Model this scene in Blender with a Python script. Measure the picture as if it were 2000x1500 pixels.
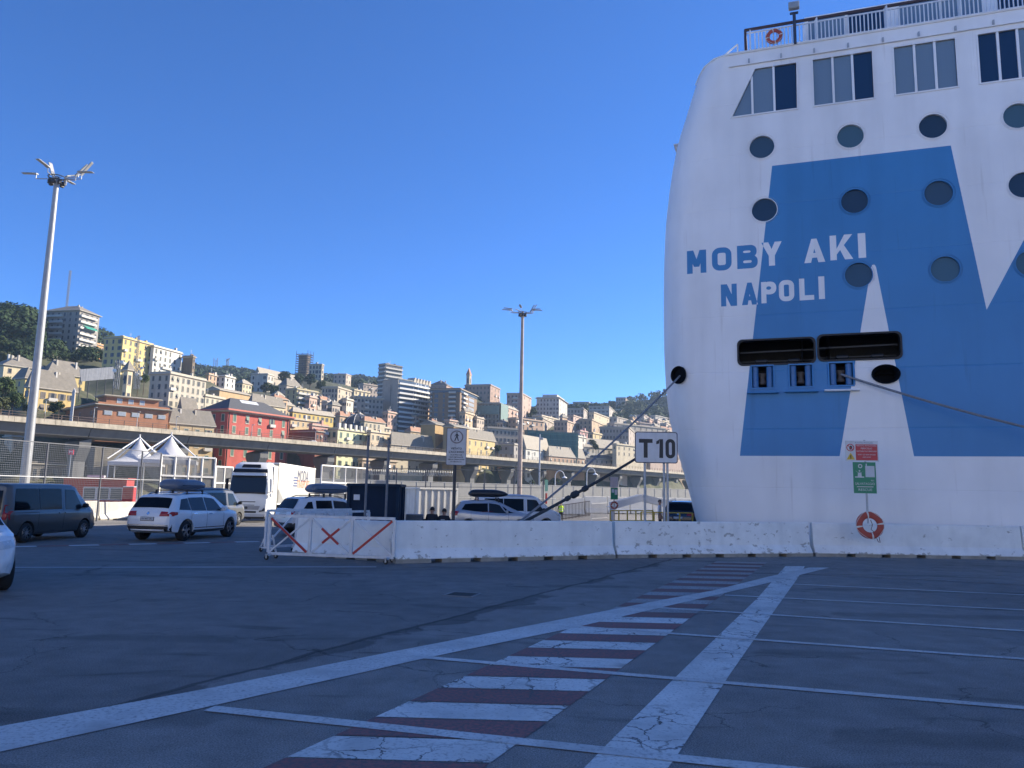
import bpy, bmesh, math, random
import numpy as np
from mathutils import Vector, Matrix
from mathutils.geometry import delaunay_2d_cdt
R = math.radians
random.seed(7)
for o in list(bpy.data.objects): bpy.data.objects.remove(o)
scene = bpy.context.scene
C = scene.collection
# ------------------------------------------------------------------ camera
CAMH = 1.97; PITCH = R(8.05); ROLL = R(1.12); FPX = 1500.0
_fw = Vector((0, math.cos(PITCH), math.sin(PITCH))); _rt0 = Vector((1, 0, 0)); _up0 = _rt0.cross(_fw)
_up = _up0*math.cos(ROLL) - _rt0*math.sin(ROLL); _rt = _rt0*math.cos(ROLL) + _up0*math.sin(ROLL)
cam_d = bpy.data.cameras.new('camera'); cam = bpy.data.objects.new('camera', cam_d); C.objects.link(cam)
m = Matrix.Identity(4)
for i in range(3):
    m[i][0] = _rt[i]; m[i][1] = _up[i]; m[i][2] = -_fw[i]
m.translation = (0, 0, CAMH)
cam.matrix_world = m
cam_d.sensor_fit = 'HORIZONTAL'; cam_d.sensor_width = 36.0; cam_d.lens = 36.0*FPX/2000.0
cam_d.clip_start = 0.1; cam_d.clip_end = 30000
scene.camera = cam
# ------------------------------------------------------------------ light
SUN_AZ = R(64.5); SUN_EL = R(27.5)          # azimuth from +Y towards +X
S = Vector((math.sin(SUN_AZ)*math.cos(SUN_EL), math.cos(SUN_AZ)*math.cos(SUN_EL), math.sin(SUN_EL)))
world = bpy.data.worlds.new('World'); scene.world = world; world.use_nodes = True
wn = world.node_tree.nodes; wl = world.node_tree.links
for n in list(wn): wn.remove(n)
sky = wn.new('ShaderNodeTexSky'); sky.sky_type = 'NISHITA'; sky.sun_disc = False
sky.sun_elevation = SUN_EL; sky.sun_rotation = SUN_AZ
sky.air_density = 1.0; sky.dust_density = 0.0; sky.ozone_density = 6.0; sky.altitude = 3000
bg = wn.new('ShaderNodeBackground'); bg.inputs['Strength'].default_value = 0.104
wo = wn.new('ShaderNodeOutputWorld')
hs = wn.new('ShaderNodeHueSaturation'); hs.inputs['Saturation'].default_value = 1.1     # clear, strongly blue morning sky
tn = wn.new('ShaderNodeMix'); tn.data_type = 'RGBA'; tn.blend_type = 'MULTIPLY'; tn.inputs[0].default_value = 1; tn.inputs[7].default_value = (.63, .80, 1.0, 1)
wl.new(sky.outputs[0], hs.inputs['Color']); wl.new(hs.outputs[0], tn.inputs[6]); wl.new(tn.outputs[2], bg.inputs[0]); wl.new(bg.outputs[0], wo.inputs[0])
sun_d = bpy.data.lights.new('sun', 'SUN'); sun = bpy.data.objects.new('sun', sun_d); C.objects.link(sun)
sun_d.energy = 5.0; sun_d.angle = R(0.53); sun_d.color = (1.0, 0.89, 0.72)
sun.rotation_euler = S.to_track_quat('Z', 'Y').to_euler()
scene.view_settings.view_transform = 'Standard'; scene.view_settings.look = 'None'
scene.view_settings.gamma = 1.0; scene.view_settings.use_curve_mapping = False
scene.view_settings.exposure = 1.2
scene.render.engine = 'CYCLES'
scene.cycles.use_denoising = True
scene.cycles.max_bounces = 6; scene.cycles.diffuse_bounces = 3; scene.cycles.glossy_bounces = 3
scene.cycles.transparent_max_bounces = 8
# ------------------------------------------------------------------ pixel -> world
def ray(x, y): return _fw + _rt*((x-1000)/FPX) + _up*((750-y)/FPX)
CP = Vector((0, 0, CAMH))
def atY(x, y, Y):
    d = ray(x, y); return CP + d*(Y/d.y)
def gr(x, y, z=0.0):
    d = ray(x, y); return CP + d*((z-CAMH)/d.z)
def hor(x): return 962.2 + 0.01955*(x-996)
def groundz(x, y):
    k = min(max((7-x)/3.0, 0), 1) if y < 90 else 1
    return -0.02*min(max(y-38, 0), 42)*k
# ------------------------------------------------------------------ materials
MATS = {}
def nodes(mt):
    mt.use_nodes = True
    return mt.node_tree.nodes, mt.node_tree.links, mt.node_tree.nodes['Principled BSDF']
def M(name, col, rough=0.7, var=0.12, scale=1.5, metal=0.0, bump=0.0, streak=0.0, spec=0.5, detail=5):
    """plain surface colour broken up by noise in world space (dirt, uneven paint), optional vertical streaks"""
    if name in MATS: return MATS[name]
    mt = bpy.data.materials.new(name); n, l, b = nodes(mt)
    b.inputs['Roughness'].default_value = rough; b.inputs['Metallic'].default_value = metal
    b.inputs['Specular IOR Level'].default_value = spec
    c = (*col, 1)
    mt.diffuse_color = c
    if var > 0:
        g = n.new('ShaderNodeNewGeometry'); t = n.new('ShaderNodeTexNoise'); t.inputs['Scale'].default_value = scale
        t.inputs['Detail'].default_value = detail; t.inputs['Roughness'].default_value = 0.62
        l.new(g.outputs['Position'], t.inputs['Vector'])
        rp = n.new('ShaderNodeMapRange'); rp.inputs[1].default_value = 0.3; rp.inputs[2].default_value = 0.72
        rp.inputs[3].default_value = 1-var; rp.inputs[4].default_value = 1+var*0.55
        l.new(t.outputs['Fac'], rp.inputs[0])
        mx = n.new('ShaderNodeMix'); mx.data_type = 'RGBA'; mx.blend_type = 'MULTIPLY'; mx.inputs[0].default_value = 1
        mx.inputs[6].default_value = c; l.new(rp.outputs[0], mx.inputs[7])
        out = mx.outputs[2]
        if streak > 0:
            mp = n.new('ShaderNodeMapping'); mp.inputs['Scale'].default_value = (1, 1, 0.09)
            l.new(g.outputs['Position'], mp.inputs[0])
            t2 = n.new('ShaderNodeTexNoise'); t2.inputs['Scale'].default_value = scale*2.2; t2.inputs['Detail'].default_value = 4
            l.new(mp.outputs[0], t2.inputs['Vector'])
            r2 = n.new('ShaderNodeMapRange'); r2.inputs[1].default_value = 0.45; r2.inputs[2].default_value = 0.75
            r2.inputs[3].default_value = 1; r2.inputs[4].default_value = 1-streak
            l.new(t2.outputs['Fac'], r2.inputs[0])
            m2 = n.new('ShaderNodeMix'); m2.data_type = 'RGBA'; m2.blend_type = 'MULTIPLY'; m2.inputs[0].default_value = 1
            l.new(out, m2.inputs[6]); l.new(r2.outputs[0], m2.inputs[7]); out = m2.outputs[2]
        l.new(out, b.inputs['Base Color'])
        if bump > 0:
            bp = n.new('ShaderNodeBump'); bp.inputs['Strength'].default_value = bump; bp.inputs['Distance'].default_value = 0.05
            l.new(t.outputs['Fac'], bp.inputs['Height']); l.new(bp.outputs[0], b.inputs['Normal'])
    else:
        b.inputs['Base Color'].default_value = c
    MATS[name] = mt; return mt
def glassmat(name, col, rough=0.06, spec=0.5):
    if name in MATS: return MATS[name]
    return M(name, col, rough, 0.0, spec=spec)
def carpaint(name, col, metal=0.0, rough=0.28):
    if name in MATS: return MATS[name]
    mt = M(name, col, rough, 0.05, 3.0, metal)
    b = mt.node_tree.nodes['Principled BSDF']; b.inputs['Coat Weight'].default_value = 0.6; b.inputs['Coat Roughness'].default_value = 0.08
    return mt
def pnpoly(p, poly):
    x, y = p; c = False; j = len(poly)-1
    for i in range(len(poly)):
        xi, yi = poly[i]; xj, yj = poly[j]
        if (yi > y) != (yj > y) and x < (xj-xi)*(y-yi)/(yj-yi)+xi: c = not c
        j = i
    return c
# ------------------------------------------------------------------ mesh builder
class MB:
    def __init__(s): s.v = []; s.f = []; s.m = []; s.k = 0
    def mat(s, k): s.k = k; return s
    def add(s, vs, fs):
        o = len(s.v); s.v += [tuple(v) for v in vs]
        for f in fs: s.f.append([i+o for i in f]); s.m.append(s.k)
        return s
    def quad(s, a, b, c, d): return s.add([a, b, c, d], [[0, 1, 2, 3]])
    def box(s, c, sz, rz=0.0, rot=None, bev=0.0):
        x, y, z = sz[0]/2, sz[1]/2, sz[2]/2
        if bev <= 0:
            vs = [Vector((i*x, j*y, k*z)) for k in (-1, 1) for j in (-1, 1) for i in (-1, 1)]
            fs = [[0, 2, 3, 1], [4, 5, 7, 6], [0, 1, 5, 4], [2, 6, 7, 3], [0, 4, 6, 2], [1, 3, 7, 5]]
        else:
            b = min(bev, x*.9, y*.9, z*.9)
            pl = [(x-b, y), (x, y-b), (x, -y+b), (x-b, -y), (-x+b, -y), (-x, -y+b), (-x, y-b), (-x+b, y)]
            ps = [(px*(x-b)/x, py*(y-b)/y) for px, py in pl]
            vs = []; 
            for (ring, zz) in ((ps, -z), (pl, -z+b), (pl, z-b), (ps, z)):
                vs += [Vector((p[0], p[1], zz)) for p in ring]
            fs = [list(range(8)), list(range(31, 23, -1))]
            for r_ in range(3):
                for i in range(8):
                    j = (i+1) % 8; fs.append([r_*8+i, (r_+1)*8+i, (r_+1)*8+j, r_*8+j])
        if rot is None: rot = Matrix.Rotation(rz, 3, 'Z')
        c = Vector(c)
        return s.add([rot @ v + c for v in vs], fs)
    def bar(s, a, b, w, h=None, up=(0, 0, 1)):
        """rectangular bar from a to b"""
        a = Vector(a); b = Vector(b); h = w if h is None else h
        d = (b-a); L = d.length
        if L < 1e-6: return s
        d /= L; u = Vector(up)
        if abs(d.dot(u)) > 0.98: u = Vector((1, 0, 0))
        r_ = d.cross(u).normalized(); u = r_.cross(d)
        vs = [p + r_*(i*w/2) + u*(j*h/2) for p in (a, b) for (i, j) in ((-1, -1), (1, -1), (1, 1), (-1, 1))]
        return s.add(vs, [[0, 3, 2, 1], [4, 5, 6, 7]] + [[i, (i+1) % 4, 4+(i+1) % 4, 4+i] for i in range(4)])
    def tube(s, pts, r, n=8, caps=True):
        pts = [Vector(p) for p in pts]; rs = r if isinstance(r, (list, tuple)) else [r]*len(pts)
        rings = []; ref = None
        for i, p in enumerate(pts):
            t = (pts[min(i+1, len(pts)-1)] - pts[max(i-1, 0)]).normalized()
            if ref is None: ref = Vector((0, 0, 1)) if abs(t.z) < 0.9 else Vector((1, 0, 0))
            a = t.cross(ref).normalized(); b = a.cross(t).normalized(); ref = b
            rings.append([p + (a*math.cos(2*math.pi*k/n) + b*math.sin(2*math.pi*k/n))*rs[i] for k in range(n)])
        return s.loft(rings, caps)
    def loft(s, rings, caps=True, closed=True):
        n = len(rings[0]); vs = [v for r_ in rings for v in r_]; fs = []
        for i in range(len(rings)-1):
            for k in range(n if closed else n-1):
                j = (k+1) % n; fs.append([i*n+k, i*n+j, (i+1)*n+j, (i+1)*n+k])
        if caps: fs += [list(range(n))[::-1], [(len(rings)-1)*n+k for k in range(n)]]
        return s.add(vs, fs)
    def lathe(s, prof, n=20, c=(0, 0, 0), axis='Z', caps=True):
        """prof: (radius, height) pairs"""
        c = Vector(c); rings = []
        for r_, h in prof:
            ring = []
            for k in range(n):
                a = 2*math.pi*k/n; p = (r_*math.cos(a), r_*math.sin(a), h)
                if axis == 'Y': p = (p[0], p[2], p[1])
                if axis == 'X': p = (p[2], p[0], p[1])
                ring.append(c + Vector(p))
            rings.append(ring)
        return s.loft(rings, caps)
    def prism(s, poly, f0, f1):
        """poly: 2D points; f0, f1 map a 2D point to 3D for the two faces"""
        n = len(poly); vs = [f0(p) for p in poly] + [f1(p) for p in poly]
        return s.add(vs, [list(range(n))[::-1], list(range(n, 2*n))] + [[i, (i+1) % n, n+(i+1) % n, n+i] for i in range(n)])
    def sheet(s, pl, step, f0, f1):
        """curved thin piece: outline pl in 2D, filled with small triangles, mapped by f1, with a rim back to f0"""
        b = []
        for i in range(len(pl)):
            a, c = Vector(pl[i][:2]), Vector(pl[(i+1) % len(pl)][:2]); k = max(1, int((c-a).length/step+.99)); b += [a.lerp(c, j/k) for j in range(k)]
        n = len(b); x0, x1 = min(p.x for p in b), max(p.x for p in b); y0, y1 = min(p.y for p in b), max(p.y for p in b); pts = list(b); sh = step*.3
        bt = [tuple(p) for p in b]
        for i in range(1, int((x1-x0)/step)+1):
            for j in range(1, int((y1-y0)/step)+1):
                q = (x0+i*step, y0+j*step)
                if q[0] < x1 and q[1] < y1 and pnpoly(q, bt) and min((Vector(q)-p).length for p in b) > sh: pts.append(Vector(q))
        r_ = delaunay_2d_cdt(pts, [(i, (i+1) % n) for i in range(n)], [], 1, 1e-6)
        s.add([f1(p) for p in r_[0]], [list(f) for f in r_[2]])
        return s.add([f0(p) for p in b]+[f1(p) for p in b], [[i, (i+1) % n, n+(i+1) % n, n+i] for i in range(n)])
    def mesh(s, name, mats, smooth=False, ang=40):
        me = bpy.data.meshes.new(name); me.from_pydata(s.v, [], s.f); 
        for mt in (mats if isinstance(mats, (list, tuple)) else [mats]): me.materials.append(mt)
        me.polygons.foreach_set('material_index', s.m)
        me.update()
        bm = bmesh.new(); bm.from_mesh(me); bmesh.ops.recalc_face_normals(bm, faces=bm.faces); bm.to_mesh(me); bm.free()
        if smooth:
            me.polygons.foreach_set('use_smooth', [True]*len(me.polygons))
            me.set_sharp_from_angle(angle=R(ang))
        return me
    def build(s, name, mats, parent=None, smooth=False, ang=40, world=False):
        if world and parent is not None:
            o = parent.location; s.v = [(v[0]-o[0], v[1]-o[1], v[2]-o[2]) for v in s.v]
        return link(name, s.mesh(name, mats, smooth, ang), parent)
def link(name, me, parent=None):
    o = bpy.data.objects.new(name, me); C.objects.link(o)
    if parent is not None: o.parent = parent
    return o
def thing(name, label, cat, loc=(0, 0, 0), rz=0.0, group=None):
    o = bpy.data.objects.new(name, None); C.objects.link(o); o.empty_display_size = 0.3
    o.location = loc; o.rotation_euler = (0, 0, rz); o['label'] = label; o['category'] = cat
    if group: o['group'] = group
    return o
def tag(o, label=None, cat=None, group=None, kind=None):
    if label: o['label'] = label
    if cat: o['category'] = cat
    if group: o['group'] = group
    if kind: o['kind'] = kind
    return o
def copy_tree(o, parent=None):
    c = o.copy(); C.objects.link(c)
    if parent is not None: c.parent = parent
    for ch in o.children: copy_tree(ch, c)
    return c
def txt(body, size, mt, name, parent, loc, rot, width=None, align='CENTER', bold=0.0, shear=0.0, ext=0.002):
    """flat lettering as a mesh; width squeezes the line to that many metres"""
    cu = bpy.data.curves.new(name, 'FONT'); cu.body = body; cu.size = size; cu.align_x = align; cu.align_y = 'CENTER'
    cu.extrude = ext; cu.offset = bold; cu.shear = shear; cu.resolution_u = 3
    t = bpy.data.objects.new(name, cu); C.objects.link(t)
    bpy.context.view_layer.update()
    me = bpy.data.meshes.new_from_object(t.evaluated_get(bpy.context.evaluated_depsgraph_get()))
    bpy.data.objects.remove(t); bpy.data.curves.remove(cu)
    xs = [v.co.x for v in me.vertices]
    if width and xs:
        k = width/(max(xs)-min(xs))
        for v in me.vertices: v.co.x *= k
    me.materials.clear(); me.materials.append(mt)
    o = link(name, me, parent); o.location = loc; o.rotation_euler = rot
    return o
# shared materials
white = M('white_paint', (.78, .78, .76), .5, .08, 1.2, streak=.1)
steel = M('galvanised_steel', (.42, .43, .44), .45, .12, 4, metal=.4)
dark = M('dark_metal', (.035, .037, .042), .5, .15, 5)
black = M('black_plastic', (.012, .012, .014), .55, .1, 8)
rubber = M('tyre_rubber', (.016, .016, .017), .85, .2, 12)
redp = M('red_paint', (.42, .03, .025), .5, .15, 4)
yellowp = M('yellow_paint', (.55, .38, .05), .5, .2, 4)
concrete = M('concrete', (.36, .34, .31), .9, .22, .8, streak=.25)
# ================================================================== SETTING: quay, water, markings
def asphalt():
    mt = bpy.data.materials.new('asphalt'); n, l, b = nodes(mt)
    b.inputs['Roughness'].default_value = 0.82; b.inputs['Specular IOR Level'].default_value = 0.3
    g = n.new('ShaderNodeNewGeometry')
    def noise(sc, det=4, rough=.6, vec=None, dist=0):
        t = n.new('ShaderNodeTexNoise'); t.inputs['Scale'].default_value = sc; t.inputs['Detail'].default_value = det
        t.inputs['Roughness'].default_value = rough; t.inputs['Distortion'].default_value = dist
        l.new(vec or g.outputs['Position'], t.inputs['Vector']); return t
    def rng(src, a, bb, c, d):
        r_ = n.new('ShaderNodeMapRange'); r_.inputs[1].default_value = a; r_.inputs[2].default_value = bb
        r_.inputs[3].default_value = c; r_.inputs[4].default_value = d; l.new(src, r_.inputs[0]); return r_.outputs[0]
    def mul(a, bb):
        q = n.new('ShaderNodeMath'); q.operation = 'MULTIPLY'; l.new(a, q.inputs[0]); l.new(bb, q.inputs[1]); return q.outputs[0]
    fine = rng(noise(70, 4, .75).outputs['Fac'], .34, .66, .42, 1.62)
    mid = rng(noise(2.2, 6, .65).outputs['Fac'], .3, .7, .82, 1.16)
    big = rng(noise(.22, 4).outputs['Fac'], .35, .65, .84, 1.12)
    # dark oil spots and smears, stretched along the lanes
    mp = n.new('ShaderNodeMapping'); mp.inputs['Rotation'].default_value = (0, 0, R(16)); mp.inputs['Scale'].default_value = (.45, 1.5, 1)
    l.new(g.outputs['Position'], mp.inputs[0])
    spots = rng(noise(1.1, 3, .5, mp.outputs[0], .4).outputs['Fac'], .64, .72, 1, .62)
    # long dark tyre rubs that curve across the lanes
    tw_ = n.new('ShaderNodeTexWave'); tw_.wave_type = 'RINGS'; tw_.inputs['Scale'].default_value = .09; tw_.inputs['Distortion'].default_value = 1.6; tw_.inputs['Detail'].default_value = 2
    mo_ = n.new('ShaderNodeMapping'); mo_.inputs['Location'].default_value = (14, 9, 0); l.new(g.outputs['Position'], mo_.inputs[0]); l.new(mo_.outputs[0], tw_.inputs['Vector'])
    rub = rng(tw_.outputs['Fac'], .93, .99, 1, .74)
    rubm = rng(noise(.35, 3).outputs['Fac'], .5, .62, 1, 0)
    rb = n.new('ShaderNodeMath'); rb.operation = 'MAXIMUM'; l.new(rub, rb.inputs[0]); l.new(rubm, rb.inputs[1])
    # cracks
    v = n.new('ShaderNodeTexVoronoi'); v.feature = 'DISTANCE_TO_EDGE'; v.inputs['Scale'].default_value = .34
    wob = n.new('ShaderNodeVectorMath'); wob.operation = 'MULTIPLY_ADD'
    nz = noise(1.6, 5); wob.inputs[1].default_value = (.9, .9, 0)
    l.new(nz.outputs['Color'], wob.inputs[0]); l.new(g.outputs['Position'], wob.inputs[2]); l.new(wob.outputs[0], v.inputs['Vector'])
    cr = rng(v.outputs['Distance'], .0, .006, .42, 1)
    crm = rng(noise(.5, 2).outputs['Fac'], .43, .52, 0, 1)
    ad = n.new('ShaderNodeMath'); ad.operation = 'MAXIMUM'; l.new(cr, ad.inputs[0]); l.new(crm, ad.inputs[1])
    # the two laying fields meet in a tar seam that runs beside the broad white line
    p0 = gr(400, 1343); p1 = gr(1120, 1148); d = (p1-p0).normalized(); nn = Vector((-d.y, d.x, 0))
    dt = n.new('ShaderNodeVectorMath'); dt.operation = 'DOT_PRODUCT'; dt.inputs[1].default_value = nn
    wv = n.new('ShaderNodeVectorMath'); wv.operation = 'MULTIPLY_ADD'; wv.inputs[1].default_value = (.25, .25, 0)
    l.new(noise(.9, 4).outputs['Color'], wv.inputs[0]); l.new(g.outputs['Position'], wv.inputs[2]); l.new(wv.outputs[0], dt.inputs[0])
    off = nn.dot(p0) + .12
    sb = n.new('ShaderNodeMath'); sb.operation = 'SUBTRACT'; l.new(dt.outputs['Value'], sb.inputs[0]); sb.inputs[1].default_value = off
    ab = n.new('ShaderNodeMath'); ab.operation = 'ABSOLUTE'; l.new(sb.outputs[0], ab.inputs[0])
    seam0 = rng(ab.outputs[0], .02, .06, .42, 1)
    # old tar spread beside the seam
    tn_ = n.new('ShaderNodeMath'); tn_.operation = 'MULTIPLY_ADD'; l.new(noise(.55, 5).outputs['Fac'], tn_.inputs[0]); tn_.inputs[1].default_value = 2.6; tn_.inputs[2].default_value = -1.45
    band = rng(sb.outputs[0], -.75, -.1, -.5, .3); bnd2 = rng(sb.outputs[0], -.02, .06, 0, -2)
    a1 = n.new('ShaderNodeMath'); l.new(tn_.outputs[0], a1.inputs[0]); l.new(band, a1.inputs[1]); a2 = n.new('ShaderNodeMath'); l.new(a1.outputs[0], a2.inputs[0]); l.new(bnd2, a2.inputs[1])
    seam = mul(seam0, rng(a2.outputs[0], .0, .12, 1, .5))
    field = rng(sb.outputs[0], -.02, .02, 1.36, 1.06)
    tot = mul(mul(mul(fine, mid), mul(big, spots)), mul(mul(ad.outputs[0], seam), mul(field, rb.outputs[0])))
    mx = n.new('ShaderNodeMix'); mx.data_type = 'RGBA'; mx.blend_type = 'MULTIPLY'; mx.inputs[0].default_value = 1
    mx.inputs[6].default_value = (.175, .168, .158, 1); l.new(tot, mx.inputs[7]); l.new(mx.outputs[2], b.inputs['Base Color'])
    bp = n.new('ShaderNodeBump'); bp.inputs['Strength'].default_value = .35; bp.inputs['Distance'].default_value = .01
    l.new(mul(fine, ad.outputs[0]), bp.inputs['Height']); l.new(bp.outputs[0], b.inputs['Normal'])
    return mt
def roadpaint(name, col, wear=.5, crack=True):
    """thermoplastic marking: cracked and worn through to the asphalt"""
    mt = bpy.data.materials.new(name); n, l, b = nodes(mt); b.inputs['Roughness'].default_value = .75
    g = n.new('ShaderNodeNewGeometry')
    def noise(sc, det=5):
        t = n.new('ShaderNodeTexNoise'); t.inputs['Scale'].default_value = sc; t.inputs['Detail'].default_value = det
        t.inputs['Roughness'].default_value = .65; l.new(g.outputs['Position'], t.inputs['Vector']); return t
    def rng(src, a, bb, c, d):
        r_ = n.new('ShaderNodeMapRange'); r_.inputs[1].default_value = a; r_.inputs[2].default_value = bb
        r_.inputs[3].default_value = c; r_.inputs[4].default_value = d; l.new(src, r_.inputs[0]); return r_.outputs[0]
    w1 = rng(noise(26, 4).outputs['Fac'], .62-.2*wear, .8-.2*wear, 0, .85)
    w2 = rng(noise(1.3, 5).outputs['Fac'], .58-.14*wear, .75, 0, .75)
    mxx = n.new('ShaderNodeMath'); mxx.operation = 'MULTIPLY'; l.new(w1, mxx.inputs[0]); mxx.inputs[1].default_value = 1
    mm = n.new('ShaderNodeMath'); mm.operation = 'MAXIMUM'; 
    q = n.new('ShaderNodeMath'); q.operation = 'MULTIPLY'; l.new(w2, q.inputs[0]); q.inputs[1].default_value = wear
    q2 = n.new('ShaderNodeMath'); q2.operation = 'MULTIPLY'; l.new(w1, q2.inputs[0]); q2.inputs[1].default_value = .35+.5*wear
    l.new(q.outputs[0], mm.inputs[0]); l.new(q2.outputs[0], mm.inputs[1]); fac = mm.outputs[0]
    if crack:
        for sc, th in ((2.3, .022), (.9, .014)):
            v = n.new('ShaderNodeTexVoronoi'); v.feature = 'DISTANCE_TO_EDGE'; v.inputs['Scale'].default_value = sc
            wob = n.new('ShaderNodeVectorMath'); wob.operation = 'MULTIPLY_ADD'; wob.inputs[1].default_value = (.35, .35, 0)
            l.new(noise(3.5, 4).outputs['Color'], wob.inputs[0]); l.new(g.outputs['Position'], wob.inputs[2]); l.new(wob.outputs[0], v.inputs['Vector'])
            cr = rng(v.outputs['Distance'], th*.4, th, 1, 0)
            msk = rng(noise(.8, 2).outputs['Fac'], .42, .56, 0, 1)
            pr = n.new('ShaderNodeMath'); pr.operation = 'MULTIPLY'; l.new(cr, pr.inputs[0]); l.new(msk, pr.inputs[1])
            m3 = n.new('ShaderNodeMath'); m3.operation = 'MAXIMUM'; l.new(fac, m3.inputs[0]); l.new(pr.outputs[0], m3.inputs[1]); fac = m3.outputs[0]
    sh = rng(noise(.7, 4).outputs['Fac'], .3, .7, .78, 1.08)
    mc = n.new('ShaderNodeMix'); mc.data_type = 'RGBA'; mc.blend_type = 'MULTIPLY'; mc.inputs[0].default_value = 1
    mc.inputs[6].default_value = (*col, 1); l.new(sh, mc.inputs[7])
    mx = n.new('ShaderNodeMix'); mx.data_type = 'RGBA'; l.new(fac, mx.inputs[0]); l.new(mc.outputs[2], mx.inputs[6]); mx.inputs[7].default_value = (.085, .085, .087, 1)
    l.new(mx.outputs[2], b.inputs['Base Color'])
    return mt
ASPH = asphalt(); PWHITE = roadpaint('white_road_paint', (.70, .70, .67), .5); PRED = roadpaint('red_road_paint', (.36, .115, .10), 1.15); PREDF = roadpaint('red_road_paint_faded', (.27, .10, .09), 1.1, False)
PLINE = roadpaint('white_line_paint', (.63, .63, .61), .6, False); PFADE = roadpaint('faded_line_paint', (.44, .44, .43), 1.0, False)
# ship frame, needed for the quay edge
SA = Vector((math.cos(R(19.2)), -math.sin(R(19.2)), 0)); SN = Vector((-SA.y, SA.x, 0))   # along the side / into the ship
SP = atY(1500, 962, 31.0); SP.z = 0
def ship_sn(p): q = Vector((p[0], p[1], 0))-SP; return q.dot(SA), q.dot(SN)
# ground sheet with the dock basin left open
mb = MB(); xs = [-2200, -900, -300, -150, -90] + list(range(-60, 41, 4)) + [60, 90, 150, 400, 1200, 2200]
ys = [-400, -120, -40] + list(range(-12, 93, 4)) + [110, 150, 210, 300, 600, 900]
idx = {}
SE0 = -4.6                       # where the stern meets the quay, along the ship's side
def inbasin(x, y):
    s, nn = ship_sn((x, y)); return s > SE0-1.2 and nn > -1.4
vv = []; 
for j, y in enumerate(ys):
    for i, x in enumerate(xs):
        idx[i, j] = len(vv); vv.append((x, y, groundz(x, y)))
fs = []
for j in range(len(ys)-1):
    for i in range(len(xs)-1):
        fs.append([idx[i, j], idx[i+1, j], idx[i+1, j+1], idx[i, j+1]])
bm = bmesh.new(); bv = [bm.verts.new(v) for v in vv]
for f in fs: bm.faces.new([bv[i] for i in f])
e1 = SP + SA*(SE0-1.2); e2 = SP - SN*1.4
bmesh.ops.bisect_plane(bm, geom=bm.verts[:]+bm.edges[:]+bm.faces[:], plane_co=e1, plane_no=SA)
bmesh.ops.bisect_plane(bm, geom=bm.verts[:]+bm.edges[:]+bm.faces[:], plane_co=e2, plane_no=SN)
kill = [f for f in bm.faces if inbasin(*f.calc_center_median()[:2])]
bmesh.ops.delete(bm, geom=kill, context='FACES')
be = [e for e in bm.edges if len(e.link_faces) == 1 and inbasin(*( (e.verts[0].co+e.verts[1].co)/2 + (SA+SN)*.05)[:2])]
r_ = bmesh.ops.extrude_edge_only(bm, edges=be)
for v in [g for g in r_['geom'] if isinstance(g, bmesh.types.BMVert)]: v.co.z = -3.5
me = bpy.data.meshes.new('asphalt_ground'); bm.to_mesh(me); bm.free(); me.materials.append(ASPH)
ground = tag(link('asphalt_ground', me), 'dark asphalt quay apron with worn painted lanes', kind='structure')
wm = M('harbour_water', (.012, .03, .035), .12, .2, .5, bump=.5)
mb = MB(); mb.quad((-2300, -600, -2.2), (2300, -600, -2.2), (2300, 1600, -2.2), (-2300, 1600, -2.2))
tag(mb.build('harbour_water', wm), 'dark harbour water below the quay edge', kind='structure')
# painted markings: thin slabs, part of the ground
def slab(name, poly, mt, h=.004):
    mb = MB(); mb.add([(p[0], p[1], groundz(p[0], p[1])+h) for p in poly], [list(range(len(poly)))])
    return mb.build(name, mt, ground)
def G2(x, y): p = gr(x, y); return Vector((p.x, p.y))
up = [(-260, 1470), (0, 1420), (400, 1347), (760, 1275), (1052, 1219), (1300, 1171), (1392, 1154), (1500, 1127), (1580, 1109)]
lo = [(-260, 1530), (0, 1470), (400, 1383), (715, 1313), (832, 1286), (1120, 1227), (1300, 1185), (1488, 1142), (1620, 1109)]
slab('broad_white_line', [G2(*p) for p in up] + [G2(*p) for p in lo[::-1]], PLINE, .007)
bl = [(1534, 1106), (1480, 1168), (1380, 1264), (1200, 1440), (1130, 1512)]
br = [(1572, 1106), (1556, 1132), (1496, 1216), (1424, 1320), (1320, 1480), (1290, 1520)]
slab('broad_white_stripe', [G2(*p) for p in bl] + [G2(*p) for p in br[::-1]], PWHITE, .004)
def ribbon(name, p, q, w, mt, h):
    d = (q-p).normalized(); nrm = Vector((-d.y, d.x))*w/2
    return slab(name, [p-nrm, q-nrm, q+nrm, p+nrm], mt, h)
for (a, b_, w, mt) in [((409, 1385), (1300, 1480), .17, PLINE), ((830, 1285), (1990, 1383), .14, PLINE), ((1060, 1220), (2000, 1288), .13, PLINE),
                       ((1280, 1187), (2000, 1233), .13, PLINE), ((1416, 1163), (2000, 1192), .13, PLINE), ((1520, 1140), (2000, 1162.5), .13, PLINE),
                       ((1580, 1121), (1790, 1131), .12, PFADE), ((1850, 1135), (2000, 1143), .12, PFADE), ((1622, 1109), (1990, 1124), .1, PFADE)]:
    p = G2(*a); q = G2(*b_); d = (q-p).normalized()
    ribbon('lane_line', p, q + d*9, w, mt, .009)
ribbon('thin_white_line', G2(-60, 1108.5), G2(735, 1107.5), .13, PLINE, .006)
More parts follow.
